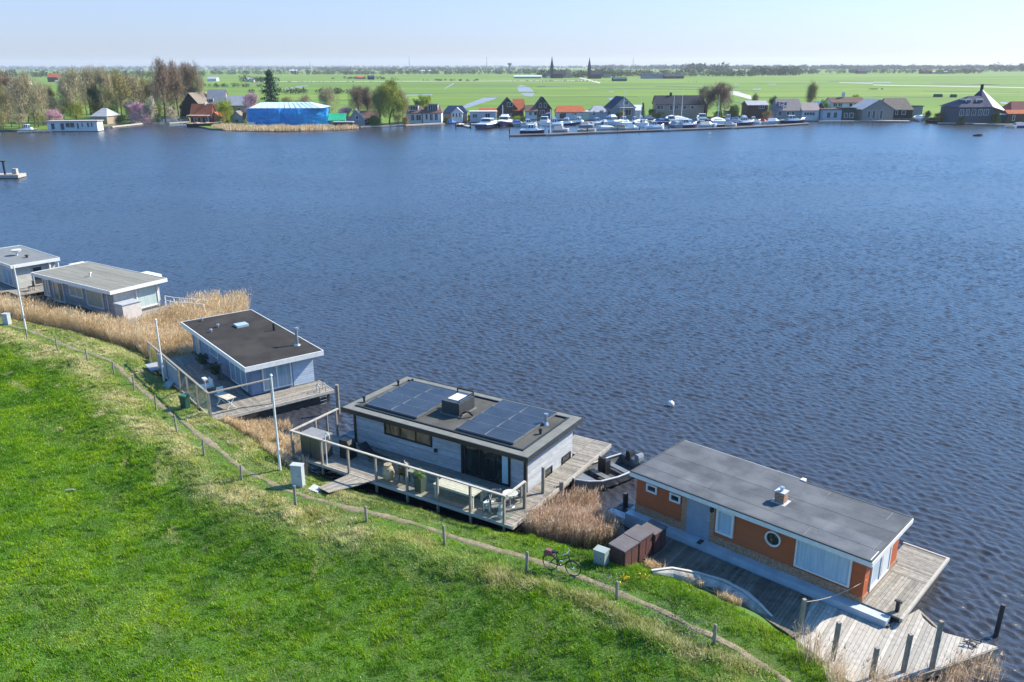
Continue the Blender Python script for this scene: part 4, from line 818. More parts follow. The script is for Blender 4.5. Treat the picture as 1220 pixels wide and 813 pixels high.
# small bench/box near fence left
b=G(186,446); t=thing('potting_bench','grey wooden bench box at the left end of the timber windbreak','bench',b,H2.az); m=MB(); m.box(-.8,-.5,.6,.8,.5,.68); m.build('top',mat('grey blue bench top',(.34,.35,.38),(.26,.27,.3)),t)
for a in(-.7,.62):
    for c in(-.42,.34): m=MB(); m.box(a,c,-.2,a+.08,c+.08,.6); m.build('leg',M_post,t)
# bicycle
b=G(667,683,1.0)
wa=P(655.5,673,1.25); wb=P(677,679,1.25)
f=wb-wa; rz=math.atan2(f.y,f.x)
t=thing('bicycle','dark city bicycle with a red saddle bag standing on the path','bicycle',(wa.x,wa.y,gz(wa.x,wa.y)+.03),rz)
wb_=1.08; Rw=.345
def wheel(x):
    m=MB(); n=28
    for i in range(n):
        a=2*math.pi*i/n;c=2*math.pi*(i+1)/n; m.tube((x+Rw*math.cos(a),0,Rw+Rw*math.sin(a)),(x+Rw*math.cos(c),0,Rw+Rw*math.sin(c)),.024,n=6,caps=False)
    w_=m.build('wheel',M_black,t); m=MB()
    for i in range(14):
        a=2*math.pi*i/14; m.tube((x,0,Rw),(x+Rw*math.cos(a),0,Rw+Rw*math.sin(a)),.004,n=4,caps=False)
    m.tube((x,-.05,Rw),(x,.05,Rw),.03); m.build('spokes',M_steel,w_)
    m=MB(); m.path([(x+(Rw+.05)*math.cos(a),0,Rw+(Rw+.05)*math.sin(a)) for a in np.linspace(.3,2.9,10)],.02,5); m.build('mudguard',M_black,w_)
wheel(0); wheel(wb_)
m=MB(); bbk=(.46,0,.30); hd=(.9,0,.82)
for p,q in (((0,0,Rw),bbk),((0,0,Rw),(.3,0,.72)),(bbk,(.28,0,.85)),(bbk,(.93,0,.68)),((.35,0,.55),hd),((.86,0,.95),(.95,0,.62)),((.95,0,.62),(wb_,0,Rw))): m.tube(p,q,.022,n=8)
m.build('frame',M_black,t)
m=MB(); m.tube((.86,0,.95),(.84,0,1.08),.015); m.path([(.68,-.3,1.05),(.84,-.16,1.1),(.84,.16,1.1),(.68,.3,1.05)],.016,6); m.build('handlebar',M_steel,t)
m=MB(); m.loft([[(x,-w_,z),(x,w_,z),(x,w_*.8,z+.07),(x,-w_*.8,z+.07)] for x,w_,z in ((.08,.09,.9),(.2,.1,.9),(.38,.03,.9))]); m.tube((.28,0,.84),(.27,0,.92),.015); m.build('saddle',M_black,t)
m=MB(); m.box(-.25,-.07,.70,.2,.07,.73); m.build('luggage_rack',M_black,t)
m=MB(); m.loft([[(-.25,-.16,z),(.12,-.16,z),(.12,.16,z),(-.25,.16,z)] for z in (.74,.9)]+[[(-.2,-.1,.97),(.08,-.1,.97),(.08,.1,.97),(-.2,.1,.97)]]); m.build('saddle_bag',mat('faded red bag',(.22,.07,.06),(.12,.05,.045),scale=8),t)
m=MB(); m.tube((.46,-.12,.3),(.46,.12,.3),.015); m.box(.4,-.18,.14,.52,-.1,.17); m.box(.4,.1,.44,.52,.18,.47); m.lathe(0,0,[(.001,0),(.001,.001)],3); m.build('crank',M_steel,t)
m=MB(); m.tube((.2,.0,.3),(.1,.16,.0),.01); m.build('kickstand',M_steel,t)
# upturned canoe under pale tarp
pts=[(776,684),(800,686),(830,694),(860,704),(885,716),(903,728),(928,745)]
q=[G(x,y,.9) for x,y in pts]; m=MB(); rings=[]
for i,p in enumerate(q):
    a=q[max(0,i-1)]; c=q[min(len(q)-1,i+1)]; d=(c-a); d.z=0; d.normalize(); n=Vector((-d.y,d.x,0)); w_=[.08,.32,.5,.55,.5,.35,.1][i]; hh=[.25,.5,.62,.66,.62,.5,.2][i]
    base=Vector((p.x,p.y,gz(p.x,p.y)))
    rings.append([tuple(base+n*(w_*math.cos(t))+Vector((0,0,-.1+hh*math.sin(t)**.7 if math.sin(t)>0 else -.1))) for t in np.linspace(0,math.pi,9)])
m.loft(rings,close=True); hull=m.build('canoe_hull',mat('weathered grey hull cover',(.36,.35,.33),(.20,.19,.175),scale=2.5,bump=.4,contrast=(.4,.6)))
t=thing('upturned_canoe','long pale weathered canoe lying upturned in the grass beside the jetty','canoe',(0,0,0)); hull.parent=t; hull.name='hull'
m=MB(); k=[Vector(r[4])+Vector((0,0,.03)) for r in rings]; k2=[Vector(r[3])+Vector((0,0,.02)) for r in rings]
for a,b2 in zip(k[:-1],k[1:]): m.beam(a,b2,.12,.05)
m.build('keel_strip',mat('white keel strip',(.44,.42,.39),(.34,.32,.30)),t)
b=G(84,586,.3); m=MB(); m.loft([[(x,y-w_,.1+z),(x,y+w_,.1+z),(x,y+w_*.6,.17+z),(x,y-w_*.6,.17+z)] for x,y,w_,z in ((-.5,0,.05,.05),(-.2,.05,.08,.06),(.2,.02,.07,.08),(.5,-.04,.04,.04))]); o=m.build('driftwood_plank',M_wood_pale,loc=b,rz=.1); o.scale=(.55,.6,.6); tag(o,'small pale weathered plank lying alone in the meadow at the left','plank')
b=P(845,163,0); m=MB()
pr_=[(-.30,.01,.0),(-.18,.07,.0),(0,.11,.02),(.18,.09,.05),(.27,.05,.07),(.34,.015,.06)]
m.loft([[(x,r*math.cos(a),z+r*math.sin(a)) for a in np.linspace(0,2*math.pi,9)[:-1]] for x,r,z in pr_])
for s_ in (1,-1): m.loft([[(x0-c/2,s_*yy,zz),(x0+c/2,s_*yy,zz+.01),(x0+c/2,s_*yy,zz+.03),(x0-c/2,s_*yy,zz+.02)] for yy,zz,x0,c in ((.03,.04,.03,.26),(.35,.20,.06,.22),(.7,.22,-.02,.15),(1.0,.12,-.14,.04))])
o=m.build('gull',mat('white gull plumage',(.78,.78,.78),(.6,.62,.64),scale=3),loc=(b.x,b.y,.9),rz=2.3,smooth=True); tag(o,'white gull gliding low over the lake below the marina jetty','gull')
# buoy, left dock
b=P(799,483,0); t=thing('mooring_buoy','round white mooring buoy floating alone on the open lake','buoy',b); m=MB(); m.lathe(0,0,[(.05,-.15),(.19,-.08),(.25,.07),(.22,.22),(.13,.31),(.04,.34)],16); m.build('float',M_white,t,smooth=True); m=MB(); m.tube((0,0,.32),(0,0,.38),.04); m.build('mooring_eye',M_black,t)
b=P(22,213,0); t=thing('lake_pontoon','pale pontoon with a dark pergola jutting in from the left edge of the lake','pontoon',b,.06)
m=MB(); m.box(-14,0,.1,0,3.5,.75); m.build('deck',M_wood_pale,t); m=MB(); m.box(-13,.3,-.4,-.2,3.2,.1); m.build('float',M_dark,t); m=MB(); m.box(-12,.4,3.4,-2.2,3.2,3.6); m.build('canopy',mat('dark teal canopy',(.02,.05,.06),(.03,.06,.07)),t)
for x in(-3.0,-8): m=MB(); m.box(x,.5,.75,x+.3,.8,3.4); m.build('post',M_black,t)
m=MB(); m.box(-1.6,1.0,.75,-.7,1.9,1.9); m.build('crate',M_wood_pale,t)
# ------------------------------------------------------------------ far bank buildings
def depth(p): return (p-CAMP).dot(_f)
def spot(x,yb,z=.5):
    p=P(x,yb,z); return p,F/depth(p)       # point and pixels per metre there
C_roofdark=mat('dark slate roof',(.035,.042,.055),(.025,.03,.042),scale=.8,rough=.8,spec=.12)
C_roofblue=mat('blue slate roof',(.012,.03,.085),(.009,.022,.065),scale=.8,rough=.7,spec=.12)
C_roofred=mat('orange tile roof',(.42,.13,.06),(.32,.09,.045),scale=1.2,rough=.85,spec=.12)
C_roofbrown=mat('brown tile roof',(.16,.10,.085),(.11,.075,.065),scale=1,rough=.85,spec=.12)
C_roofmar=mat('maroon tile roof',(.13,.04,.045),(.10,.03,.035),scale=1,rough=.8,spec=.12)
C_roofgrey=mat('grey sheet roof',(.33,.34,.37),(.26,.27,.30),scale=.5,rough=.7,spec=.12)
C_thatch=mat('brown grey thatch',(.23,.19,.15),(.15,.13,.11),scale=1.6,rough=1,spec=.12)
C_white=mat('white render wall',(.62,.62,.60),(.52,.52,.50),scale=.6,spec=.12)
C_brick=mat('brown brick wall',(.13,.075,.06),(.09,.055,.045),scale=3,spec=.12)
C_grey=mat('grey boarded wall',(.27,.28,.29),(.20,.21,.22),scale=2,spec=.12)
C_dark=mat('black boarded wall',(.03,.035,.035),(.02,.024,.024),scale=2,spec=.12)
C_teal=mat('dark teal boarded wall',(.03,.075,.08),(.025,.055,.06),scale=2,spec=.12)
C_buff=mat('buff brick wall',(.36,.28,.20),(.27,.2,.15),scale=3,spec=.12)
C_pink=mat('salmon rendered wall',(.58,.34,.24),(.5,.28,.2),scale=1,spec=.12)
C_win=mat('far window glass',(.03,.04,.05),rough=.08,spec=.8)
C_mar=mat('maroon boarded wall',(.16,.05,.06),(.12,.04,.05),scale=2,spec=.12)
C_lead=mat('white lead roof',(.62,.64,.66),(.52,.54,.56),scale=.6,spec=.12)
def house(x0,x1,yb,ye,yr,D,wall,roof,label,axis='x',rz=0,wins=(),chim=(),name='house',hip=0,over=.35,dorm=(),cat='house',group=None,porch=None,wy=None,doorx=None,flat=False):
    """x0..x1,yb: pixels of the front foot; ye/yr: pixel rows of eave and ridge; D depth in metres"""
    p,k=spot((x0+x1)/2,yb); w=(x1-x0)/k; he=(yb-ye)/k; hr=(yb-yr)/k
    if not flat: hr=max(hr-.06*D*.5,he+.5)
    t=thing(name,label,cat,p,R(rz),group); hw=w/2
    m=MB(); m.box(-hw,0,-.3,hw,D,he)
    if axis=='y' and not flat: m.add([(-hw,0,he),(hw,0,he),(0,0,hr)],[(0,1,2)]); m.add([(-hw,D,he),(hw,D,he),(0,D,hr)],[(0,2,1)])
    if axis=='x' and not flat and not hip: m.add([(-hw,0,he),(-hw,D,he),(-hw,D/2,hr)],[(0,2,1)]); m.add([(hw,0,he),(hw,D,he),(hw,D/2,hr)],[(0,1,2)])
    m.build('wall',wall,t)
    m=MB(); o=over; th=.18
    if flat: m.box(-hw-o,-o,he,hw+o,D+o,he+.3)
    elif axis=='x':
        sl=(hr-he)/(D/2); e=he-o*sl; hh=hip*w
        A=[(-hw-o,-o,e),(hw+o,-o,e),(hw+(o if not hip else -hh),D/2,hr),(-hw-(o if not hip else -hh),D/2,hr)]
        B=[(hw+o,D+o,e),(-hw-o,D+o,e),A[3],A[2]]
        for q in (A,B): m.add([tuple(v) for v in q]+[(v[0],v[1],v[2]+th) for v in q],[(0,3,2,1),(4,5,6,7),(0,1,5,4),(1,2,6,5),(2,3,7,6),(3,0,4,7)])
        if hip:
            for q in ([A[1],B[0],A[2]],[B[1],A[0],A[3]]): m.add([(v[0],v[1],v[2]+th) for v in q],[(0,1,2)])
    else:
        sl=(hr-he)/hw; e=he-o*sl
        for s in(1,-1):
            q=[(s*(hw+o),-o,e),(s*(hw+o),D+o,e),(0,D+o,hr),(0,-o,hr)]
            m.add(q+[(v[0],v[1],v[2]+th) for v in q],[(0,1,2,3),(4,7,6,5),(0,4,5,1),(1,5,6,2),(2,6,7,3),(3,7,4,0)])
    r=m.build('roof',roof,t)
    def lx(x): return (x-(x0+x1)/2)/k
    def lz(y): return (yb-y)/k
    for c in chim:
        m=MB(); cx,cy_=lx(c[0]),D*.5; wd=c[2] if len(c)>2 else .7; m.cbox(cx,cy_,hr*.6,wd,wd,max(lz(c[1])-hr*.6,.6)); ch=m.build('chimney',C_white if len(c)>3 else C_brick,r)
    for q in wins:   # (x0,x1,ytop,ybot[,mullions,frame])
        a0,a1,z1,z0=lx(q[0]),lx(q[1]),lz(q[2]),lz(q[3]); n=q[4] if len(q)>4 else 0
        window(t,face(-.01,'front'),a0,a1,z0,z1,M_white if len(q)<6 else q[5],C_win,mull=n,fw=.13,out=.1)
    for q in dorm:   # dormer box on the front slope
        a0,a1,z1,z0=lx(q[0]),lx(q[1]),lz(q[2]),lz(q[3]); y0=D*.12
        m=MB(); m.box(a0,y0,z0-.6,a1,D*.45,z1); dmr=m.build('dormer',C_white,r); m=MB(); m.box(a0-.2,y0-.2,z1,a1+.2,D*.45,z1+.15); m.build('dormer_roof',roof,dmr)
        window(dmr,face(y0-.01,'front'),a0+.2,a1-.2,z0+.1,z1-.15,M_white,C_win,mull=max(1,int((a1-a0)/1.1)),fw=.12,out=.08) if False else None
        m=MB(); n=max(2,int((a1-a0)/.9)); ww=(a1-a0-.4)/n
        for i in range(n): m.box(a0+.25+i*ww,y0-.04,z0+.05,a0+.2+(i+1)*ww-.08,y0+.01,z1-.2)
        m.build('pane',C_win,dmr)
    if porch:
        a0,a1,z=lx(porch[0]),lx(porch[1]),lz(porch[2]); m=MB(); m.box(a0,-2.2,z,a1,-.02,z+.15); m.build('porch_roof',porch[3] if len(porch)>3 else C_lead,t)
        for a in(a0+.1,a1-.2): m=MB(); m.box(a,-2.15,-.3,a+.12,-2.0,z); m.build('porch_post',M_white,t)
    if doorx:
        a=lx(doorx[0]); m=MB(); m.box(a,-.06,0,a+1,-.0,2.1); m.build('door',doorx[1] if len(doorx)>1 else C_dark,t)
    t['_w']=w; return t,k
hs=house
hs(58,116,155.5,145.5,143.5,5,C_white,mat('pinkish grey flat roof',(.36,.31,.30),(.28,.25,.24),scale=.5),'long low white houseboat with a wide blue window on the far left shore',flat=True,rz=3,wins=[(62,67,147,154.6),(73,78,147,155.2),(79,90,146.5,152.5,1),(92,95,147,154),(97.5,100,147,152),(104,107,146.5,152),(108.5,111,146.5,152)],name='houseboat',cat='houseboat',over=.4)
hs(109,129,148,139,130,9,C_buff,C_roofgrey,'brick cottage with pyramid shaped pale slate roof behind the long white houseboat',hip=.35,rz=-8,wins=[(113,118,141,145,1)],name='cottage')
hs(213,243,139,128,111,16,C_dark,C_thatch,'black boarded barn with brown thatch standing behind the red roofed boathouse',axis='y',rz=-14,name='barn',cat='barn',wins=[])
hs(247,268,138,127,108,10,C_buff,C_roofgrey,'house with pale grey sheet roof and white dormer beside the black barn',wins=[],dorm=[(249,255,119,124)],name='house')
hs(270,296,138,126,115,9,C_buff,C_roofgrey,'low house with pale roof between the yellow bush and the blue covered building',wins=[(274,278,129,134),(284,288,129,134)])
hs(227,252,147,139,125,6,C_mar,C_roofred,'small maroon boathouse with orange tiled roof, white awning and salmon side wall',wins=[(231,236,140,145.5),(246,250,140,145.5)],porch=(225.5,252,138),chim=[(243,124,.8,1)],rz=-6,name='boathouse',cat='boathouse',doorx=(239,C_grey))
hs(252,262,146.5,139,134,6,C_pink,C_roofred,'salmon coloured annex at the right end of the orange roofed boathouse',axis='y',rz=-10,name='annex',cat='building')
hs(275,290,147,141,133,5,C_grey,C_thatch,'small grey gabled shed left of the blue covered building',axis='y',name='shed',cat='shed',wins=[(281,284,143,147,0,C_dark)])
# blue tarpaulin covered building
def tarp():
    p,k=spot(340,150.5); t=thing('tarp_covered_building','big building wrapped in bright blue tarpaulin under a pale translucent roof','building',p,R(-2))
    fx=lambda x:(x-340)/k; fz=lambda y:(150.5-y)/k
    M_bl=mat('blue tarpaulin',(.006,.26,.66),(.004,.18,.50),rough=.45,scale=.35,bump=.6,bscale=1.2,c3=(.02,.36,.78),s3=.12); M_bt=mat('translucent roof sheet',(.50,.66,.78),(.40,.56,.70),rough=.4,scale=.3,stretch=(3,.3,1))
    fp=[(fx(293),2),(fx(334),0),(fx(336),1.2),(fx(357),0),(fx(387),5),(fx(380),17),(fx(296),16)]
    m=MB(); n=9; rings=[]
    for j in range(n):
        z=-.2+(fz(130.5)+.2)*j/(n-1); r=[]
        for i in range(len(fp)):
            a=fp[i];b=fp[(i+1)%len(fp)]
            for s in range(5):
                q=(a[0]+(b[0]-a[0])*s/5,a[1]+(b[1]-a[1])*s/5); r.append((q[0]+.16*math.sin(i*3+s*1.9+j),q[1]+.2*math.sin(s*2.3+j*1.3+i),z))
        rings.append(r)
    m.loft(rings); m.build('tarpaulin',M_bl,t)
    # scaffold poles showing through as raised battens
    m=MB()
    for x in np.linspace(fx(295),fx(333),9): m.tube((x,1.0-.05*(x-fx(295)),0),(x,1.0-.05*(x-fx(295)),fz(129.5)),.07,n=5)
    for x in np.linspace(fx(337),fx(386),9): y=.2 if x<fx(357) else .2+(x-fx(357))/(fx(387)-fx(357))*4.6; m.tube((x,y-.25,0),(x,y-.25,fz(129.8)),.07,n=5)
    for y in (136,141,146): m.tube((fx(294),1.4,fz(y)),(fx(334),-.3,fz(y)),.06,n=5); m.tube((fx(337),-.3,fz(y)),(fx(357),-.3,fz(y)),.06,n=5); m.tube((fx(357),-.3,fz(y)),(fx(387),4.6,fz(y)),.06,n=5)
    m.build('scaffold_pole',mat('blue wrapped pole',(.02,.25,.5),rough=.5),t)
    m=MB(); m.add([(fx(297),1,fz(130)),(fx(384),1.5,fz(130)),(fx(384),16,fz(130)),(fx(297),16,fz(130)),(fx(305),7,fz(124.5)),(fx(365),7,fz(124.5)),(fx(363),12,fz(124.5)),(fx(307),12,fz(124.5))],[(0,1,5,4),(1,2,6,5),(2,3,7,6),(3,0,4,7),(4,5,6,7)]); m.build('roof_sheet',M_bt,t)
    m=MB()
    for i in range(13): x=i/12; a=fx(299)+x*(fx(382)-fx(299)); b_=fx(306)+x*(fx(364)-fx(306)); m.beam((a,1.2,fz(129.8)+.1),(b_,7,fz(124.5)+.1),.12)
    m.build('roof_rib',M_white,t)
    m=MB(); m.box(fx(297),-1.2,-.2,fx(304),.5,fz(146)); m.box(fx(385),.5,-.2,fx(395),1.6,.4); m.build('site_cabin',C_white,t)
tarp()
hs(392,411,149,143.5,136,6,C_grey,mat('bright green tarpaulin',(.03,.42,.20),(.02,.34,.16),rough=.5,scale=.5),'low shed under a bright green tarpaulin right of the blue covered building',name='shed',cat='shed')
hs(397,420,152,146.5,144,4,C_dark,C_roofgrey,'low dark open shed behind the far reeds',flat=True,name='shed',cat='shed',over=.2)
hs(415,434,150.5,143,131,8,C_grey,C_roofgrey,'boathouse with pale gable roof and dark doorway beside the bare trees',axis='y',rz=8,wins=[(424,428,138,143)],name='boathouse',cat='boathouse')
hs(430,452,148,141,133,7,C_teal,C_roofbrown,'dark green cabin with brown roof under the willow',axis='x',rz=4,wins=[(434,438,142,146),(441,446,142,146)],name='cabin',cat='cabin')
hs(484,503,146.5,135,127,8,C_white,C_roofbrown,'left half of a pair of white cottages with wide dormers',wins=[(490,494,137,144,1),(496,502,137,144,1)],dorm=[(486,498.5,127,132)],hip=.12,name='cottage')
hs(504,526,146.5,135,126.5,8,C_white,C_roofbrown,'right half of a pair of white cottages, beside the blue roofed bungalow',wins=[(507,510,136,143),(512,516,136,144,1),(518,522,136,144,1)],dorm=[(510,522,125.5,133)],hip=.12,name='cottage')
hs(528,556,144.5,135,127,9,C_buff,C_roofblue,'bungalow with blue slate hipped roof near the wooden landing stage',hip=.2,wins=[])
hs(538,551,145,135,129,6,C_white,C_roofgrey,'white gabled conservatory with dark columns on the blue roofed bungalow',axis='y',wins=[(539,541.5,135.5,140),(543,545,135,140.5),(547,549,135,140.5)],name='conservatory',cat='conservatory')
hs(560,591,144.5,134,133,5,mat('pale grey panels',(.42,.46,.5),(.34,.38,.42),scale=1),C_white,'long low pale flat roofed boathouse with glass front behind the navy cruisers',flat=True,wins=[(563,569,136,141,1),(578,584,135.5,141,1)],name='boathouse',cat='boathouse')
hs(571,601,139,134.5,129.5,6,C_white,C_roofred,'low house with orange tiled roof behind the pale boathouse')
hs(594,617,141,131,117.5,10,C_brick,C_roofdark,'dark steep gabled house with a blue glazed front, left of the marina',axis='y',rz=4,wins=[(600,614,136,140,2),(604,611,123,128,1)])
hs(611,623,141,132,119,11,C_brick,C_roofred,'house wing with orange roof slope right of the dark steep gable',rz=-3)
hs(637,657,141,130,116.5,11,C_brick,C_roofdark,'steep gabled brown brick house with two upper windows behind the flag',axis='y',rz=3,wins=[(642,645,123.5,129),(648,651,123.5,129),(643,649,132,137,1)])
hs(626,640,141.5,133,126,7,C_white,C_roofbrown,'low brown roofed wing with white windows left of the steep brick house',wins=[(630,634,133.5,138),(636,640,133.5,138)])
hs(662,697,142,134,127,8,C_white,C_roofred,'white bungalow with long orange tiled roof behind the marina',hip=.08,wins=[(667,674,135,141,0,C_dark),(681,687,134.5,137.5,1)])
hs(694,703,142,134,131,5,mat('pale yellow wall',(.62,.58,.38),(.5,.47,.32)),C_lead,'small pale yellow annex beside the orange roofed bungalow',flat=True,name='annex',cat='building')
hs(702,724,142,134,127,8,mat('blue grey wall',(.36,.4,.46),(.28,.32,.38)),C_roofgrey,'blue grey cottage with hipped grey roof behind the white yachts',hip=.3,wins=[(706,709,133,138),(714,719,132,136,1)],name='cottage')
hs(728,757,142,129,116,10,C_grey,C_roofblue,'A frame house with dark blue roof slope and balcony',axis='y',rz=12,wins=[(742,748,121,126,1),(738,752,131,138,3)],porch=(736,754,129))
hs(752,765,141,132,126,8,C_white,C_lead,'white roofed wing right of the A frame house',rz=-8)
hs(781,838,141,125,115,9,C_buff,C_roofdark,'long slate roofed house with a row of windows and a dark chimney',wins=[(782,790,126,131,1),(797,801,126,132),(803,808,126,131,1),(813,817,126.5,131),(822,826,126.5,131)],chim=[(800,112,.9)])
hs(828,842,140,126,117,6,C_dark,C_lead,'dark annex with bright white triangular gable at the end of the long slate house',axis='y',over=.2,name='annex',cat='building')
hs(864,880,138,133,131,4,C_buff,C_thatch,'low flat garden shed right of the bare marina trees',flat=True,name='shed',cat='shed')
hs(890,914,139,126,121,9,C_brick,C_roofgrey,'low house with pale bluish roof left of the dark evergreen',rz=2,wins=[(903,910,126,130,2)])
hs(924,955,143,132,119,9,C_grey,mat('grey brown roof',(.20,.17,.17),(.15,.13,.13),scale=1),'long house with grey brown roof and white front beside the poplar',hip=.05,wins=[(926,931,133,139),(936,940,133,138),(942,946,133,138)],dorm=[(928,937,123,126.5)])
hs(955,975,143,132,123.5,8,C_white,mat('pinkish brown roof',(.26,.2,.2),(.2,.16,.16),scale=1),'low pinkish roofed wing beside the orange parasol',wins=[(957,970,134,138,3)])
hs(970,982,142,130,122,8,C_teal,C_lead,'small gabled teal cabin with pale roof edges',axis='y',name='cabin',cat='cabin')
hs(980,1002,143.5,131.5,129,7,mat('pale blue boat doors',(.36,.46,.52),(.28,.38,.45),scale=2),C_brick,'boathouse with pale blue boards and dark flat roof',flat=True,name='boathouse',cat='boathouse',wins=[(984,989,134,141),(992,997,134,141)])
hs(1003,1018,143.5,130,128.5,7,C_teal,C_dark,'dark teal boathouse with open dark front',flat=True,name='boathouse',cat='boathouse',wins=[(1005,1009,135,141),(1011,1016,135,141)])
hs(989,1028,139,123,117,8,C_white,C_roofbrown,'white house with glazed upper floor and brown roof behind the boathouses',wins=[(991,996,123.5,128,1),(997,1002,123.5,128,1),(1010,1014,123.5,128),(1016,1024,123.5,128,2)],chim=[(1006,111.5,1.0,1)])
hs(1026,1064,143.5,131,119,12,mat('weathered brown grey boards',(.28,.25,.22),(.2,.18,.16),scale=2),C_roofgrey,'large grey gabled boathouse with open slatted front',axis='y',rz=3,name='boathouse',cat='boathouse',wins=[(1032,1036,132.5,141),(1038,1042,132,142),(1047,1051,132,142)])
hs(1052,1086,141,131,118,11,C_dark,C_thatch,'house with broad brown thatched roof behind the grey gabled boathouse',hip=.12,rz=-3,wins=[(1066,1069,132,137),(1073,1078,132,137)])
hs(1086,1098,140,127.5,127,5,C_grey,C_teal,'open carport like shelter beside the thatched house',flat=True,name='shelter',cat='shelter')
# villa with pyramid roof
def villa():
    p,k=spot(1168,146.5); t=thing('villa','large villa with dark blue roof, two white dormers and a tall pointed peak','house',p,R(5)); lx=lambda x:(x-1168)/k; lz=lambda y:(146.5-y)/k
    m=MB(); m.box(lx(1138.5),0,-.3,lx(1182),12,lz(129)); m.box(lx(1182),1.5,-.3,lx(1198),11,lz(133)); m.build('wall',mat('slate grey villa wall',(.10,.11,.13),(.07,.075,.09),scale=2,spec=.15),t)
    m=MB(); e=lz(128.5); m.add([(lx(1136.5),-.6,e),(lx(1182),-.6,e),(lx(1182),12.6,e),(lx(1136.5),12.6,e),(lx(1155),3.4,lz(116)),(lx(1169),3.4,lz(116))],[(0,1,5,4),(2,3,4,5),(3,0,4),(1,2,5),(0,3,2,1)]); m.build('roof',C_roofblue,t)
    m=MB(); ap=(lx(1175),6,lz(108)); q=[(lx(1166),-.5,e+.05),(lx(1179),-.9,e+.05),(lx(1201),1,lz(134)),(lx(1201),12,lz(134)),(lx(1166),12,e)]
    m.add([q[0],q[1],ap],[(0,1,2)],0); m.add([q[1],q[2],q[3],ap],[(0,1,3),(1,2,3)],1); m.add([q[3],q[4],q[0],ap],[(0,1,3),(1,2,3)],0); m.build('turret_roof',[C_roofblue,C_lead],t)
    m=MB(); m.cbox(ap[0],6,ap[2]-1.5,.8,.8,3); m.build('chimney',C_dark,t)
    for a,b in((1148,1155),(1161,1170)):
        m=MB(); m.box(lx(a),1.2,lz(124),lx(b),5,lz(119.5)); d=m.build('dormer',C_white,t); m=MB(); m.box(lx(a)+.3,1.14,lz(123.5),lx(b)-.3,1.2,lz(120.5)); m.build('pane',C_win,d)
    for a,b in ((1140,1145),(1148,1152),(1155,1160),(1163,1168),(1170,1176)): window(t,face(-.01,'front'),lx(a),lx(b),lz(138),lz(131),M_white,C_win,mull=1,fw=.13,out=.1)
    m=MB(); m.box(lx(1182),-3,lz(137),lx(1196),1.5,lz(136)); m.build('porch_roof',C_lead,t)
    m=MB(); m.box(lx(1181),-2.5,-.3,lx(1193),1.4,lz(137.3)); m.build('porch',C_teal,t)
villa()
hs(1203,1245,146,134.5,122,10,C_buff,C_roofmar,'house with steep maroon roof at the right edge',hip=.15,wins=[(1204,1208,136.5,142),(1212,1216,136.5,142)],rz=2)
hs(1199,1230,147,136,132,4,C_brick,C_roofred,'low orange roofed lean-to in front of the maroon roofed house',flat=False,name='lean_to',cat='building',wins=[(1205,1208,138,144)])
# garden landing stages along the far shore
M_quay=mat('pale quay boards',(.42,.38,.32),(.32,.29,.25),scale=.8)
for x0,y0,x1,y1,dd,l in [(226,148.5,280,149,1.6,'white landing stage in front of the orange roofed boathouse'),(202,147,226,145.5,1.2,'pair of thin white pontoons left of the orange roofed boathouse'),(202,150,226,149.5,1,'lower white pontoon left of the orange roofed boathouse'),(430,151.5,484,149,2.2,'pale quay wall under the willow'),(484,149.8,530,147.5,2.4,'stone terrace quay in front of the pair of white cottages'),(1025,144.2,1084,145,3,'broad pale landing deck in front of the grey gabled boathouse'),(1119,147,1160,147,1.5,'narrow reddish landing stage left of the villa'),(1160,148,1215,149.5,1.6,'pale landing stage in front of the villa'),(976,145,1024,144.5,1,'pale quay edge in front of the teal boathouses'),(545,147.5,557,151.5,1.6,'short wooden landing stage with dark piles'),(20,157.5,60,156.5,1.2,'low plank stage beside the long white houseboat'),(134,151.5,170,147.5,1.2,'pale plank edging in front of the pink blossom')]:
    a=P(x0,y0,.4);b_=P(x1,y1,.4); m=MB(); d=(b_-a).normalized(); n=Vector((-d.y,d.x,0))*dd; m.prism([(a.x,a.y),(b_.x,b_.y),(b_.x+n.x,b_.y+n.y),(a.x+n.x,a.y+n.y)],.15,.62)
    for i in range(6): q=a.lerp(b_,i/5); m.box(q.x,q.y,-.5,q.x+.2,q.y+.2,.2)
    o=m.build('landing_stage',M_white if 'white' in l[:12] else M_quay); tag(o,l,'landing stage')
# marina jetty
JP=[(607,161.5),(650,160.8),(700,158.6),(790,155.6),(870,152.6),(925,150),(962,147.6)]
t=thing('marina_jetty','very long low wooden jetty sheltering the marina on its lake side','jetty'); m=MB()
for a,b_ in zip(JP[:-1],JP[1:]):
    a=P(*a,.3);b_=P(*b_,.3); m.beam((a.x,a.y,.45),(b_.x,b_.y,.45),1.5,.3)
m.build('decking',mat('pinkish grey planks',(.26,.21,.19),(.19,.16,.145),scale=.5),t); m=MB()
for a,b_ in zip(JP[:-1],JP[1:]):
    a=P(*a,.3);b_=P(*b_,.3); m.beam((a.x,a.y-.6,-.1),(b_.x,b_.y-.6,.1),.3,.5)
m.build('fender_beam',M_dark,t)
for i,x in enumerate([607,654,700,736,762,797,850,880,930,958]):
    j=[q for q in range(len(JP)-1) if JP[q][0]<=x<=JP[q+1][0]][0]; f_=(x-JP[j][0])/(JP[j+1][0]-JP[j][0]); y=JP[j][1]+f_*(JP[j+1][1]-JP[j][1]); p=P(x,y,.3); m=MB(); m.tube((p.x,p.y+.8,-1),(p.x,p.y+.8,1.8 if i else 2.4),.2,n=7); m.build('pile',M_dark,t)
t=thing('inner_pier','inner wooden pier behind the boats of the marina','pier'); m=MB()
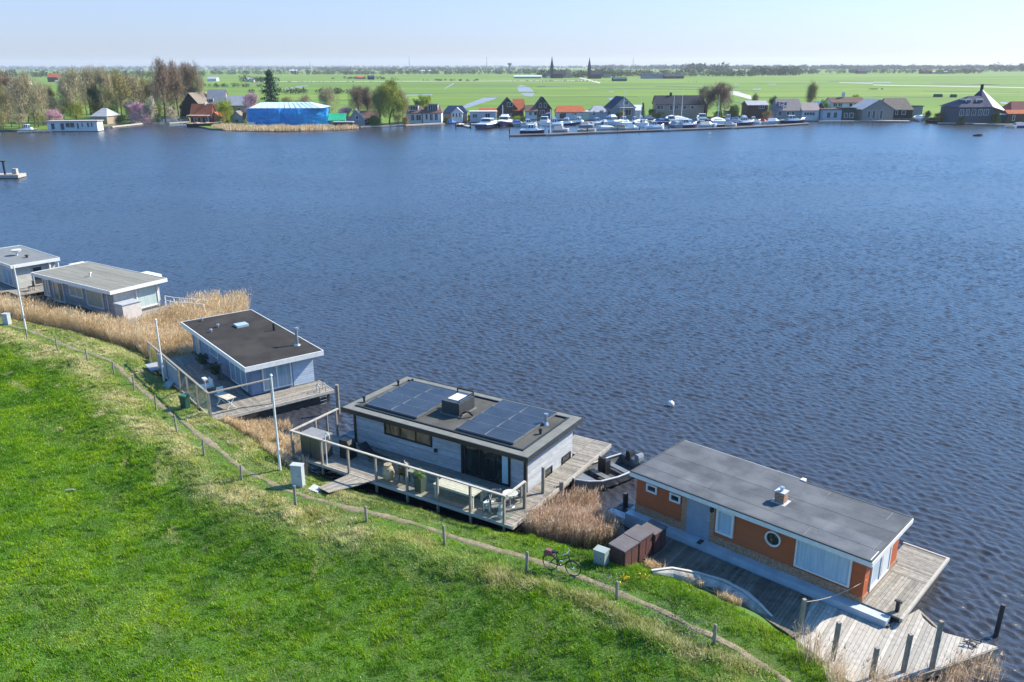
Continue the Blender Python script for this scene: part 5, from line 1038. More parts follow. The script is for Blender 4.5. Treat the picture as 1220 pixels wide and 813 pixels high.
for a,b_ in (((560,148.5),(620,147)),((620,146.8),(700,146)),((700,146),(800,144.5)),((800,144.3),(960,142.5))):
    a=P(*a,.3);b_=P(*b_,.3); m.beam((a.x,a.y,.45),(b_.x,b_.y,.45),1.6,.25)
m.build('decking',M_quay,t)
# ------------------------------------------------------------------ boats
B_navy=mat('navy hull gelcoat',(.012,.018,.06),rough=.25); B_white=mat('white gelcoat',(.72,.73,.75),rough=.25); B_beige=mat('beige hull',(.50,.46,.38),rough=.4); B_blue=mat('blue boat canvas',(.02,.07,.22),rough=.8)
B_teal=mat('blue green hull',(.03,.12,.16),rough=.35); B_violet=mat('plum hull',(.07,.03,.09),rough=.3); B_grey=mat('grey boat canvas',(.24,.26,.29),rough=.8); B_red=mat('red boat stripe',(.4,.04,.04),rough=.4)
B_cyan=mat('bright blue boat cover',(.02,.22,.6),rough=.6); B_green=mat('dark green hull',(.02,.05,.035),rough=.3); B_teak=mat('boat teak deck',(.34,.24,.15),rough=.7)
def boat(x,y,Lpx,hd,style,hull,top,label,mast=0,Lm=None):
    """x,y waterline middle in the photo; Lpx apparent length; hd heading in degrees (0 = bow to the right)"""
    p,k=spot(x,y,0); L=Lm or min(16,Lpx/k/max(.45,abs(math.cos(R(hd))))); L*=1.12; Wd=L*.16+.3; Z=L*.09+.25
    t=thing('motor_cruiser' if style in('cruiser','fly') else ('sailing_boat' if mast else 'open_boat' if style=='open' else 'covered_boat'),label,'boat',p,R(hd),'boats moored in the marina' if 560<x<965 else 'small boats along the far shore')
    xs=[-.5,-.25,0,.2,.36,.46,.5]; ws=[.88,1,1,.92,.66,.28,.02]; zt=[1.0,.96,1.0,1.08,1.2,1.34,1.42]
    rings=[]
    for a,w_,z in zip(xs,ws,zt):
        W_=Wd*w_; rings.append([(a*L,-W_,Z*z),(a*L,-W_*.88,Z*.35),(a*L,-W_*.55,-.25),(a*L,W_*.55,-.25),(a*L,W_*.88,Z*.35),(a*L,W_,Z*z)])
    m=MB(); m.loft(rings,close=True); m.build('hull',hull,t)
    m=MB(); m.loft([[(r[0][0],r[0][1]*1.03,r[0][2]-.06),(r[5][0],r[5][1]*1.03,r[5][2]-.06),(r[5][0],r[5][1]*1.03,r[5][2]+.08),(r[0][0],r[0][1]*1.03,r[0][2]+.08)] for r in rings]); m.build('deck',B_white if style!='open' else B_teak,t)
    if style in('cruiser','fly'):
        c=MB(); h1=Z+.75; h2=Z+1.75
        c.loft([[(-.2*L,-Wd*.78,Z),(.28*L,-Wd*.62,Z*1.05),(.28*L,Wd*.62,Z*1.05),(-.2*L,Wd*.78,Z)],[(-.19*L,-Wd*.72,h1),(.2*L,-Wd*.58,h1),(.2*L,Wd*.58,h1),(-.19*L,Wd*.72,h1)]]); cb=c.build('cabin',top,t)
        c=MB(); c.loft([[(-.17*L,-Wd*.66,h1),(.12*L,-Wd*.58,h1),(.12*L,Wd*.58,h1),(-.17*L,Wd*.66,h1)],[(-.15*L,-Wd*.6,h2),(.05*L,-Wd*.5,h2),(.05*L,Wd*.5,h2),(-.15*L,Wd*.6,h2)]]); c.build('window',C_win,cb)
        c=MB(); c.box(-.18*L,-Wd*.66,h2,.07*L,Wd*.66,h2+.14); 
        for a in(-.155,-.05,.055): 
            for s in(-1,1): c.box(a*L-.08,s*Wd*.6-.05,h1,a*L+.08,s*Wd*.6+.05,h2)
        c.build('wheelhouse_roof',top,cb)
        c=MB(); c.box(-.46*L,-Wd*.75,Z*.9,-.2*L,Wd*.75,Z+.35); c.build('cockpit',B_grey if random.random()<.4 else top,t)
        if style=='fly': c=MB(); c.loft([[(-.14*L,-Wd*.5,h2+.14),(.06*L,-Wd*.5,h2+.14),(.06*L,Wd*.5,h2+.14),(-.14*L,Wd*.5,h2+.14)],[(-.12*L,-Wd*.45,h2+.8),(.0*L,-Wd*.4,h2+.8),(.0*L,Wd*.4,h2+.8),(-.12*L,Wd*.45,h2+.8)]]); c.build('flybridge',top,cb)
        c=MB(); 
        for s in(-1,1): c.path([(.1*L,s*Wd*.93,Z*1.05+.5),(.3*L,s*Wd*.75,Z*1.12+.55),(.49*L,0,Z*1.4+.55)],.035,4)
        c.build('bow_rail',M_steel,t)
    elif style=='cover':
        c=MB(); c.loft([[(-.44*L,-Wd*.85,Z),(.1*L,-Wd*.9,Z),(.34*L,-Wd*.5,Z*1.1),(.34*L,Wd*.5,Z*1.1),(.1*L,Wd*.9,Z),(-.44*L,Wd*.85,Z)],[(-.4*L,-Wd*.4,Z+.9),(.05*L,-Wd*.4,Z+1.1),(.16*L,-Wd*.2,Z+.8),(.16*L,Wd*.2,Z+.8),(.05*L,Wd*.4,Z+1.1),(-.4*L,Wd*.4,Z+.9)]]); c.build('canvas_cover',top,t)
    elif style=='sail':
        c=MB(); c.loft([[(-.15*L,-Wd*.6,Z),(.25*L,-Wd*.4,Z),(.25*L,Wd*.4,Z),(-.15*L,Wd*.6,Z)],[(-.14*L,-Wd*.5,Z+.5),(.18*L,-Wd*.3,Z+.4),(.18*L,Wd*.3,Z+.4),(-.14*L,Wd*.5,Z+.5)]]); c.build('cabin',top,t)
    else:
        c=MB(); c.box(-.3*L,-Wd*.8,Z*.95,-.2*L,Wd*.8,Z+.25); c.box(.0,-Wd*.85,Z*.95,.08*L,Wd*.85,Z+.25); c.build('thwart',top,t)
    if mast:
        c=MB(); c.tube((.05*L,0,Z),(.05*L,0,mast),.1,.06,6); c.build('mast',B_white,t); c=MB(); c.tube((.05*L,0,Z+1.4),(-.4*L,0,Z+1.5),.14,.12,6); c.build('boom',B_blue,t)
    return t
BT=[(582,152.5,20,70,'cruiser',B_navy,B_white,'navy cruiser with white wheelhouse, leftmost of the two moored stern to the shore'),
(601,150.5,20,-100,'fly',B_navy,B_white,'tall white topped navy cruiser second from the left end of the marina'),
(634,159,26,-4,'cruiser',B_navy,B_white,'navy cruiser lying along the left end of the long jetty'),
(630,151,18,10,'cruiser',B_white,B_white,'white cruiser just behind the navy cruiser at the jetty end'),
(661,150.5,18,12,'fly',B_white,B_white,'white cruiser beside the flagpole'),
(676,149.5,18,-15,'cruiser',B_navy,B_white,'navy hulled cruiser right of the flagpole'),
(668,157,18,8,'cover',B_beige,B_grey,'grey cruiser with canvas cover alongside the long jetty near the flagpole'),
(690,148,15,-30,'cruiser',B_green,B_white,'dark green hulled cruiser in the row behind the jetty'),
(699,151.5,16,10,'cover',B_grey,B_grey,'blue grey canvas covered boat in the middle of the left basin'),
(699,157.5,20,0,'open',B_beige,B_teak,'low beige open launch alongside the jetty'),
(719,154.5,18,-150,'fly',B_white,B_white,'big white cruiser moored at the jetty left of centre'),
(730,149.5,17,-60,'fly',B_white,B_white,'tallest white motor yacht, pointing out from the inner pier'),
(744,147.5,15,-20,'cruiser',B_navy,B_white,'navy and white cruiser behind the tall white yacht'),
(757,147.5,14,15,'cruiser',B_violet,B_white,'plum hulled cruiser left of the dark conifer'),
(754,154.5,14,-10,'cover',B_white,B_white,'small white covered boat at the middle of the jetty'),
(766,151,13,25,'cruiser',B_white,B_white,'small white cruiser between the conifer and the jetty'),
(780,154,20,8,'cruiser',B_white,B_white,'low white cruiser with a navy stern alongside the jetty'),
(773,142.8,14,0,'cover',B_beige,B_beige,'beige covered boat near the foot of the conifer'),
(785,148,12,95,'cover',B_navy,B_blue,'first of the navy boats with blue canvas in front of the long slate house'),
(792,147.8,12,88,'cover',B_navy,B_navy,'second navy boat in front of the long slate house'),
(799,147.5,12,92,'cruiser',B_navy,B_white,'third navy boat, under the tallest mast'),
(811,144.5,14,0,'cover',B_white,B_beige,'white boat with beige cover behind the plum hulled cruiser'),
(817,152,24,8,'cruiser',B_violet,B_white,'plum hulled cruiser alongside the right half of the jetty'),
(829,147,18,-10,'cover',B_teal,B_teal,'blue green covered boat behind the right half of the jetty'),
(843,151.3,20,4,'cover',B_white,B_beige,'low white boat alongside the jetty, right of the plum cruiser'),
(857,151,12,10,'open',B_navy,B_white,'small navy and white open boat alongside the jetty'),
(853,145.3,16,0,'cover',B_navy,B_blue,'boat under a long blue canvas in the right basin'),
(868,144.7,14,5,'cruiser',B_white,B_white,'white cruiser behind the boat under long blue canvas'),
(870,150.7,14,5,'cover',B_beige,B_grey,'small beige boat with grey cover alongside the jetty'),
(887,148.8,22,14,'fly',B_navy,B_white,'big white and navy cruiser in the right basin'),
(898,147.4,14,-8,'cruiser',B_white,B_white,'white cruiser right of the big navy one'),
(909,147,12,0,'cover',B_white,B_red,'white boat with a red cover near the ochre hedge'),
(922,146.8,17,0,'cover',B_white,B_white,'white covered boat with low cabin near the right end of the jetty'),
(944,147,26,-4,'cruiser',B_navy,B_white,'navy cruiser with long white cabin at the right end of the jetty'),
(712,149,15,20,'cruiser',B_beige,B_white,'beige cruiser left of the tallest white motor yacht'),
(737,154.8,16,170,'cover',B_beige,B_teak,'brownish open launch lying along the jetty below the tallest white yacht'),
(764,147,13,0,'fly',B_white,B_white,'white fly bridge cruiser at the foot of the slim dark conifer'),
(804,151.5,12,100,'cover',B_grey,B_grey,'small grey covered boat left of the long plum hulled cruiser'),
(836,145,13,85,'cruiser',B_green,B_white,'green hulled cruiser under the bare marina trees'),
(877,145,14,10,'cover',B_white,B_blue,'white boat with blue cover behind the big white and navy cruiser'),
(649,148.5,13,80,'cruiser',B_white,B_white,'white cruiser end on, left of the flagpole'),
(615,150,14,95,'cover',B_grey,B_blue,'blue covered boat right of the tall white topped navy cruiser'),
(962,143.8,12,0,'cover',B_teal,B_blue,'small blue boat beyond the right end of the jetty'),
(538,147.8,10,5,'cover',B_cyan,B_cyan,'small boat under a bright blue cover near the blue roofed bungalow'),
(551,150.8,13,-18,'open',B_violet,B_white,'low open boat beside the short wooden landing stage'),
(34,157.5,18,3,'cruiser',B_green,B_white,'dark green boat with white cabin left of the long white houseboat'),
(1095,143.8,12,80,'cover',B_white,B_white,'small white boat beside the thatched house'),
(1114,146,18,0,'cover',B_dark if False else M_dark,B_green,'dark boat moored under the bank left of the red leaved tree'),
(1204,152.5,12,0,'open',B_white,B_teak,'small white dinghy in front of the villa'),
(1216,152,18,8,'cover',B_blue,B_grey,'blue boat with grey cover cut by the right edge'),
(245,151.5,36,2,'open',M_dark,B_teak,'long low dark punt in front of the orange roofed boathouse'),
]
for b in BT: boat(*b)
for x,y,Lp,hd,h_,l in ((802,146.5,20,85,13,'sailing boat with the tallest mast, in front of the long slate house'),(812,146.5,18,92,12.5,'sailing boat with the second tall mast right of the dark chimney'),(855,148,18,80,11,'sailing boat with a mast in front of the bare marina trees'),(743,150,16,95,13,'sailing boat with a thin mast in front of the A frame house'),(763,150,16,88,11,'sailing boat with a white mast beside the dark conifer')):
    boat(x,y,Lp,hd,'sail',B_white,B_white,l,mast=h_)
def flagp(x,yb,yt,label,flag=False):
    p,k=spot(x,yb); hh=(yb-yt)/k; t=thing('flagpole',label,'flagpole',p); m=MB(); m.tube((0,0,-.3),(0,0,hh),.16,.09,6); m.build('pole',B_white,t)
    if flag:
        for i,mm in enumerate((mat('flag red',(.5,.03,.04)),B_white,mat('flag blue',(.03,.06,.3)))): m=MB(); m.loft([[(-.1-j*.38,.15*math.sin(j*1.5),hh-.6-.4*(i+1)-.08*j),(-.1-j*.38,.15*math.sin(j*1.5)+.05,hh-.6-.4*(i+1)-.08*j),(-.1-j*.38,.15*math.sin(j*1.5)+.05,hh-.6-.4*i-.08*j),(-.1-j*.38,.15*math.sin(j*1.5),hh-.6-.4*i-.08*j)] for j in range(5)]); m.build('flag_stripe',mm,t)
flagp(655.5,157,131,'white flagpole with a red white and blue flag on the long jetty',True); flagp(599,143,126,'thin white pole in front of the dark steep gabled house'); flagp(932,143,122,'flagpole with red white and blue flag before the grey brown roofed house',True); flagp(68,146,130,'thin leaning white pole behind the long white houseboat')
for x,y,l in ((543,153,'dark mooring pile left of the short landing stage'),(560.5,153,'dark mooring pile right of the short landing stage')):
    p=P(x,y,0); m=MB(); m.tube((0,0,-1),(0,0,2.2),.2,n=8); o=m.build('mooring_pile',M_dark,loc=p); tag(o,l,'mooring pile')
p,k=spot(966,141); t=thing('orange_parasol','bright orange parasol on the terrace at the waterside near the poplar','parasol',p); m=MB(); m.lathe(0,0,[(1.8,1.2),(1.5,2.2),(.1,3.0)],12); m.build('canopy',mat('orange canvas',(.7,.18,.06),rough=.8),t); m=MB(); m.tube((0,0,0),(0,0,3),.06); m.build('pole',M_white,t)
for x0,x1,y,l in ((1114,1123,116,'left of two dark cattle troughs in the far meadow'),(1134,1140,116.3,'right of two dark cattle troughs in the far meadow')):
    p,k=spot((x0+x1)/2,y); w_=(x1-x0)/k; m=MB(); m.box(-w_/2,0,-.2,w_/2,3,1.6); m.box(-w_/2+.3,.3,1.6,w_/2-.3,2.7,2.0); o=m.build('feed_rack',C_teal,loc=p); tag(o,l,'feed rack')
p=P(1165,162.3,0); m=MB(); m.loft([[(x,-w_,z0),(x,w_,z0),(x,w_*.6,z0+h_),(x,-w_*.6,z0+h_)] for x,w_,z0,h_ in ((-1.6,.1,0,.3),(-.8,.5,-.1,.7),(.6,.5,-.1,.8),(1.4,.15,0,.5))]); o=m.build('dinghy',M_dark,loc=p); tag(o,'tiny dark rowing dinghy alone on the water below the villa','dinghy')
# ------------------------------------------------------------------ trees
def tmat(n,a,b,s=.35): return mat(n,a,b,rough=.9,scale=s,spec=.2,coords='Object')
T_bark=tmat('grey brown bark',(.10,.08,.06),(.06,.05,.04),2); T_bark2=tmat('dark bark',(.035,.03,.028),(.025,.02,.02),2)
CR={'bare':tmat('bare twigs with brown buds',(.42,.35,.21),(.28,.24,.14)),'purple':tmat('reddish purple bare twigs',(.27,.18,.125),(.17,.12,.08)),'olive':tmat('olive spring catkins',(.33,.29,.12),(.23,.21,.09)),
 'willow':tmat('yellow green willow leaf',(.30,.32,.06),(.20,.23,.05)),'lime':tmat('fresh yellow leaf',(.36,.38,.03),(.18,.24,.02)),'pink':tmat('pink blossom',(.56,.33,.40),(.40,.23,.29)),'white':tmat('cream blossom',(.52,.46,.34),(.34,.31,.2)),
 'dark':tmat('dark evergreen leaf',(.05,.085,.03),(.08,.12,.04)),'pine':tmat('blue green pine needle',(.03,.065,.045),(.05,.10,.06)),'ochre':tmat('ochre hedge leaf',(.38,.26,.10),(.25,.17,.07)),'red':tmat('red brown new leaf',(.28,.09,.04),(.16,.07,.03)),'green':tmat('mid green leaf',(.08,.13,.03),(.13,.18,.04))}
def limbs(rg,H,W,kind):
    """skeleton: list of (p,q,r0,r1), tips list"""
    seg=[];tips=[]
    nl={'pine':0}.get(kind,5)
    def grow(p,d,L,r,lv):
        n=3; q=p
        for i in range(n):
            d2=(d+Vector((rg.gauss(0,.13),rg.gauss(0,.13),rg.gauss(.05,.08)))).normalized(); e=q+d2*(L/n); ra=r*(1-.22*i);rb=r*(1-.22*(i+1)); seg.append((q,e,ra,rb)); 
            if lv<3 and i>0:
                for _ in range(2 if lv else 2):
                    a=rg.uniform(0,6.28); tilt=rg.uniform(.4,.9); ax=Vector((math.cos(a),math.sin(a),0)); nd=(d2*math.cos(tilt)+ax*math.sin(tilt)*(W/H*1.6)+Vector((0,0,.15))).normalized(); grow(e,nd,L*rg.uniform(.5,.72),rb*.6,lv+1)
            q=e;d=d2
        tips.append((q,d,L))
    grow(Vector((0,0,-.3)),Vector((0,0,1)),H*.46,H*.022+.04,0)
    return seg,tips
PROTO={}
def proto(kind,v):
    key=(kind,v)
    if key in PROTO: return PROTO[key]
    rg=random.Random(hash(kind)%1000 if False else sum(map(ord,kind))*7+v*131); nr=np.random.default_rng(sum(map(ord,kind))+v*17)
    shrub=kind in('pink','white','dark','ochre','red','green','lime')
    H=10.0; W={'bare':9,'purple':7,'olive':8,'willow':9,'pine':6.5,'poplar':2.6}.get(kind,10)
    tm=MB()
    if kind=='pine':
        tm.tube((0,0,-.3),(0,0,H*.95),.28,.05,7); tris=[]
        lay=[]
        for i in range(46):
            f=(i+1)/47; z=H*(.14+.84*f); rr=W*.5*(1-f**1.4)*.95*nr.uniform(.6,1.1)+.25; a=i*2.4; n=110; c=np.zeros((n,3)); tt=nr.random(n)**.6
            c[:,0]=np.cos(a)*rr*tt+nr.normal(0,.28,n);c[:,1]=np.sin(a)*rr*tt+nr.normal(0,.28,n);c[:,2]=z-.15*rr*tt+nr.normal(0,.13,n); lay.append(c)
        c=np.concatenate(lay); e=nr.normal(size=(len(c),2,3))*.17; tris=np.stack([c-e[:,0]*.5,c+e[:,0]*.5,c+e[:,1]],1)
    else:
        seg,tips=limbs(rg,H,W,kind)
        zs=max(q.z for _,q,_,_ in seg); xs=max(max(abs(q.x),abs(q.y)) for _,q,_,_ in seg)
        sz=H*.93/zs; sx=(W*.5*.86)/xs
        if kind=='poplar': sx=1.0/xs*1.1
        f=lambda p:Vector((p.x*sx,p.y*sx,p.z*sz))
        for a,b_,r0,r1 in seg:
            if r0>.025: tm.tube(f(a),f(b_),max(r0,.04),max(r1,.03),5,caps=False)
        T=np.array([tuple(f(t[0])) for t in tips]); 
        S_=np.array([tuple(f(a).lerp(f(b_),.5)) for a,b_,r0,r1 in seg if r0<.16])
        base=np.concatenate([T,T,S_]); N={'bare':6800,'purple':6400,'olive':5600,'willow':9000,'poplar':2500}.get(kind,6000)
        ii=nr.integers(0,len(base),N); c=base[ii]+nr.normal(size=(N,3))*np.array([.42,.42,.40])*(1.15 if shrub else 1)
        if kind!='poplar':
            fill=nr.random(N)<(.5 if not shrub else .7); q=nr.normal(size=(N,3)); q/=np.linalg.norm(q,axis=1)[:,None]; q*=(nr.random((N,1))**.33)*np.array([W*.5,W*.5,H*.40]); q[:,2]+=H*.57
            if shrub: q[:,2]=np.abs(q[:,2]-H*.57)*1.25*2*.95-.2
            cn=vnoise(q[:,0]+9,q[:,2]+q[:,1]*.7,1.7,v+5)
            q[:,:2]*=(.62+.55*vnoise(np.arctan2(q[:,1],q[:,0])*1.6+9,q[:,2]*.45,1.0,v+3))[:,None]
            c=np.where((fill&(cn>.30))[:,None],q,c)
        if kind in('bare','purple','olive','willow','poplar'):
            # twigs: long thin triangles
            d=nr.normal(size=(N,3))*.5; d[:,2]+=.7 if kind!='willow' else -1.1; d/=np.linalg.norm(d,axis=1)[:,None]; Lw=nr.uniform(.4,1.3,N)[:,None]
            s=nr.normal(size=(N,3)); s/=np.linalg.norm(s,axis=1)[:,None]; s*=.034 if kind!='willow' else .04
            t1=np.stack([c-s,c+s,c+d*Lw],1); M_=int(N*{'bare':.35,'purple':.35,'olive':.9,'willow':1.3,'poplar':1.2}[kind]); j=nr.integers(0,N,M_); cc=c[j]+d[j]*Lw[j]*nr.random((M_,1)); e=nr.normal(size=(M_,2,3))*(.055 if kind in('bare','purple') else .085); t2=np.stack([cc,cc+e[:,0],cc+e[:,1]],1); tris=np.concatenate([t1,t2])
        else:
            c=np.concatenate([c,c+nr.normal(size=(N,3))*.2]); e=nr.normal(size=(len(c),2,3))*.16; tris=np.stack([c,c+e[:,0],c+e[:,1]],1)
        if shrub: tris[:,:,2]=np.maximum(tris[:,:,2],.02)
    PROTO[key]=(tm,tris); return PROTO[key]
MESH={}; TG_='trees on the wooded far left shore'
def tree(x,yb,yt,wpx,kind,label,v=0,name=None,trunk=None,z=.45,mk=None,group=None,cat=None):
    if group==TG_ and kind!='purple': yt+=3.5; wpx*=.88
    p,k=spot(x,yb,z); H=(yb-yt)/k; Wm=wpx/k; pk='poplar' if kind=='poplar' else kind; tm,tris=proto(pk,v)
    W0={'bare':9,'purple':7,'olive':8,'willow':9,'pine':6.5,'poplar':2.6}.get(pk,10)
    cat=cat or ('shrub' if H<5.5 and kind!='pine' else 'tree'); name=name or {'pine':'pine_tree','willow':'willow_tree','pink':'blossom_tree','white':'blossom_tree','poplar':'poplar_tree'}.get(kind,'broadleaf_tree' if cat=='tree' else 'garden_shrub')
    t=thing(name,label,cat,p,random.uniform(0,6.28),group)
    mm=CR[mk or (kind if kind!='poplar' else 'olive')]; key=(pk,v,mm.name)
    if key not in MESH:
        o=tm.build('trunk',T_bark if kind!='purple' else T_bark2,t); c=triangles('crown',tris,mm,t); MESH[key]=(o.data,c.data)
    else:
        for nm,me in zip(('trunk','crown'),MESH[key]): q=bpy.data.objects.new(nm,me); COL.objects.link(q); q.parent=t
    # shape: keep width/height of this tree
    for ch in t.children: ch.scale=(Wm/W0,Wm/W0,H/10)
TG='trees on the wooded far left shore'
for i,a in enumerate([(2,155,92,34,'olive','olive budding tree at the far left edge of the lake shore'),(14,152,100,30,'bare','pale brown bare tree second from the left edge'),(28,154,90,32,'bare','many stemmed bare tree in front of the red roofs'),(42,153,84,34,'bare','tall bare tree right of the many stemmed one'),(10,146,84,34,'purple','tall reddish bare tree behind the left edge trees'),(52,150,96,26,'bare','slim bare tree left of the pink shrub beside the houseboat'),(92,146,80,36,'bare','tall bare tree above the yellow green willow'),(110,142,78,36,'bare','tall bare tree above the brick cottage'),(128,143,79,34,'bare','bare tree crown behind the dark green tree'),(146,141,81,36,'olive','olive tinted tree left of the pink blossom'),(163,140,86,32,'bare','brown bare tree behind the pink blossom'),(178,139,88,28,'olive','olive budding tree right of the pink blossom'),(197,143,73,30,'purple','tallest purple brown bare tree, left of the black barn'),(213,141,75,26,'purple','tall purple brown bare tree in front of the black barn'),(229,138,77,28,'purple','tall purple brown bare tree right of the black barn gable'),(120,143,97,26,'dark','large dark evergreen behind the brick cottage'),(137,144,100,22,'olive','upright olive green tree right of the large dark evergreen'),(188,143,118,18,'willow','yellow green shrubby tree at the inlet'),(92,146,116,34,'willow','rounded yellow green willow behind the long white houseboat'),(172,139,98,22,'bare','thin bare tree between the blossom and the tall purple trees'),(68,147,112,26,'bare','low spreading bare tree behind the pink shrub'),(240,138,86,22,'bare','bare tree behind the pale grey sheet roof'),(84,139,90,26,'olive','olive tree between the tall bare trees at the left'),(152,136,90,28,'purple','reddish bare tree in the middle of the left wood'),(104,138,86,28,'olive','olive tree behind the rounded willow'),(205,141,96,22,'olive','olive tree behind the tallest purple tree'),(60,146,98,30,'olive','loose olive tree behind the green boat'),(20,142,104,30,'green','mid green bushy tree low behind the left edge trees')]):
    tree(*a,v=i%3,group=TG)
for i,a in enumerate([(4,156,130,26,'olive','low olive scrub at the very left edge of the far shore'),(24,155,132,24,'bare','low brown scrub left of the dark green boat'),(46,152,128,24,'olive','low olive scrub above the dark green boat'),(134,145,120,24,'green','mid green scrub below the upright olive tree'),(118,142,116,24,'olive','olive scrub right above the brick cottage'),(155,142,118,22,'bare','brown scrub behind the pale blossom tree'),(178,141,120,18,'olive','olive scrub behind the cream blossom tree'),(208,141,124,20,'bare','brown scrub at the foot of the tall purple trees'),(76,143,118,26,'bare','brown scrub between the left bare trees and the willow'),(34,146,112,34,'olive','broad olive tree low in the left wood'),(8,148,108,34,'bare','broad brown tree low at the left edge'),(140,139,96,34,'bare','broad brown tree in the middle of the left wood'),(188,139,92,26,'bare','brown tree filling the gap left of the tall purple trees'),(222,136,96,26,'bare','brown tree behind the black barn')]):
    tree(*a,v=(i+1)%3,group=TG)
for i,a in enumerate([(64,149,130,26,'pink','deep pink blossom shrub left of the yellow green willow'),(170,146,121,30,'pink','broad pink blossom tree at the lakeside left of the inlet'),(181,146,115,20,'white','cream white blossom tree touching the broad pink one'),(160,143,119,18,'white','pale blossom tree behind the broad pink one'),(203,142,126,20,'white','cream flowering shrub below the tallest purple tree'),(145,149,136,18,'dark','low dark shrub left of the broad pink blossom'),(190,146,134,12,'dark','small dark shrub at the corner of the inlet'),(271,147,119,24,'lime','bright yellow green bush beside the salmon annex'),(299,143,110,24,'pink','pink blossom tree behind the left end of the blue covered building'),(325,141,86,30,'pine','large dark pine tree standing above the blue covered building'),(393,143,104,26,'bare','pale bare tree right of the blue covered building'),(410,148,127,22,'pink','pink flowering shrub between the green tarpaulin and the boathouse'),(364,141,114,24,'bare','bare tree behind the pale roof of the blue covered building'),(346,141,116,22,'olive','olive tree right of the large pine'),(427,146,104,26,'purple','reddish bare tree behind the pale gabled boathouse'),(440,147,105,24,'purple','reddish brown bare tree left of the big willow'),(464,149,95,38,'willow','big pale yellow willow standing on the quay'),(452,149,104,24,'olive','olive green tree overlapping the left of the big willow'),(480,148,108,18,'bare','small bare tree right of the big willow'),(447,150,137,20,'green','low green shrub under the big willow'),(474,149,136,14,'olive','low shrub at the quay right of the big willow'),(484,149,138,10,'ochre','small pinkish ochre bush at the left cottage'),(507,137,113,20,'lime','yellow brown tree behind the pair of white cottages'),(498,138,118,12,'dark','small dark tree behind the dormer of the left cottage'),(532,147,140,8,'dark','small dark shrub beside the blue roofed bungalow'),(560,144,137,8,'dark','dark clipped shrub left of the pale boathouse'),(614,147,138,16,'lime','yellow flowering shrub in front of the dark steep gable'),(622,145,138,10,'green','low green shrub left of the brown roofed wing'),(646,145,139,16,'green','low green hedge plant in front of the steep brick house'),(741,143,132,10,'olive','yellow green shrub at the A frame house'),(735,143,134,8,'dark','dark shrub at the foot of the A frame house'),(765.5,143,123,7,'pine','slim dark conifer beside the white roofed wing'),(776,141,130,12,'green','green shrub between the conifer and the long slate house'),(785,143,133,14,'dark','dark hedge in front of the long slate house'),(840,141,103,24,'purple','bare tree at the end of the long slate house'),(860,141,100,30,'purple','spreading bare tree in front of the pale farm mound'),(873,140,124,16,'green','green bush in front of the low garden shed'),(855,142,132,14,'dark','dark bush under the spreading bare tree'),(896,138,112,8,'poplar','slim ochre poplar above the bluish roofed house'),(920,141,114,16,'dark','dark evergreen left of the grey brown roofed house'),(914,145,131,16,'ochre','ochre hedge bush beside the marina quay'),(961,140,99,13,'poplar','tall slim budding poplar behind the grey brown roof'),(982,139,120,10,'lime','yellow green shrub behind the teal cabin'),(977,136,119,8,'dark','small dark tree behind the teal cabin'),(1103,145,132,12,'dark','dark shrub at the water beside the small white boat'),(1128,145,127,12,'red','small red leaved tree left of the villa'),(1117,145,134,14,'ochre','brownish shrub left of the red leaved tree'),(1186,148,133,12,'dark','dark shrub in front of the villa porch'),(1144,148,138,10,'dark','dark shrub at the left corner of the villa'),(1018,124,113,12,'lime','yellow green bush behind the brown roofed white house'),(292,147,133,8,'dark','small dark tree at the left corner of the blue covered building'),(258,140,122,16,'bare','small bare tree behind the salmon annex'),(312,141,122,14,'dark','dark bush under the large pine'),(388,148,134,10,'dark','dark bush at the right corner of the blue covered building'),(262,148,137,8,'dark','low dark shrub beside the salmon annex')]):
    tree(*a,v=i%3)
# far village, churches, barns
def farbox(x0,x1,yb,yt,wall,roof,label,name='house',cat='house',group='houses far across the polder'):
    p,k=spot((x0+x1)/2,yb); w_=(x1-x0)/k; h_=(yb-yt)/k; D=min(14,w_); t=thing(name,label,cat,p,R(random.uniform(-10,10)),group); m=MB(); m.box(-w_/2,0,-.3,w_/2,D,h_*.55); m.add([(-w_/2,0,h_*.55),(-w_/2,D,h_*.55),(-w_/2,D/2,h_),(w_/2,0,h_*.55),(w_/2,D,h_*.55),(w_/2,D/2,h_)],[(0,2,1),(3,4,5)]); m.build('wall',wall,t)
    m=MB(); o=.4; e=h_*.55-.2
    for s in(0,1): y=(-o,D+o)[s]; q=[(-w_/2-o,y,e),(w_/2+o,y,e),(w_/2+o,D/2,h_),(-w_/2-o,D/2,h_)]; m.add(q+[(a,b,c+.2) for a,b,c in q],[(0,1,2,3),(4,7,6,5),(0,4,5,1),(1,5,6,2),(2,6,7,3),(3,7,4,0)])
    m.build('roof',roof,t)
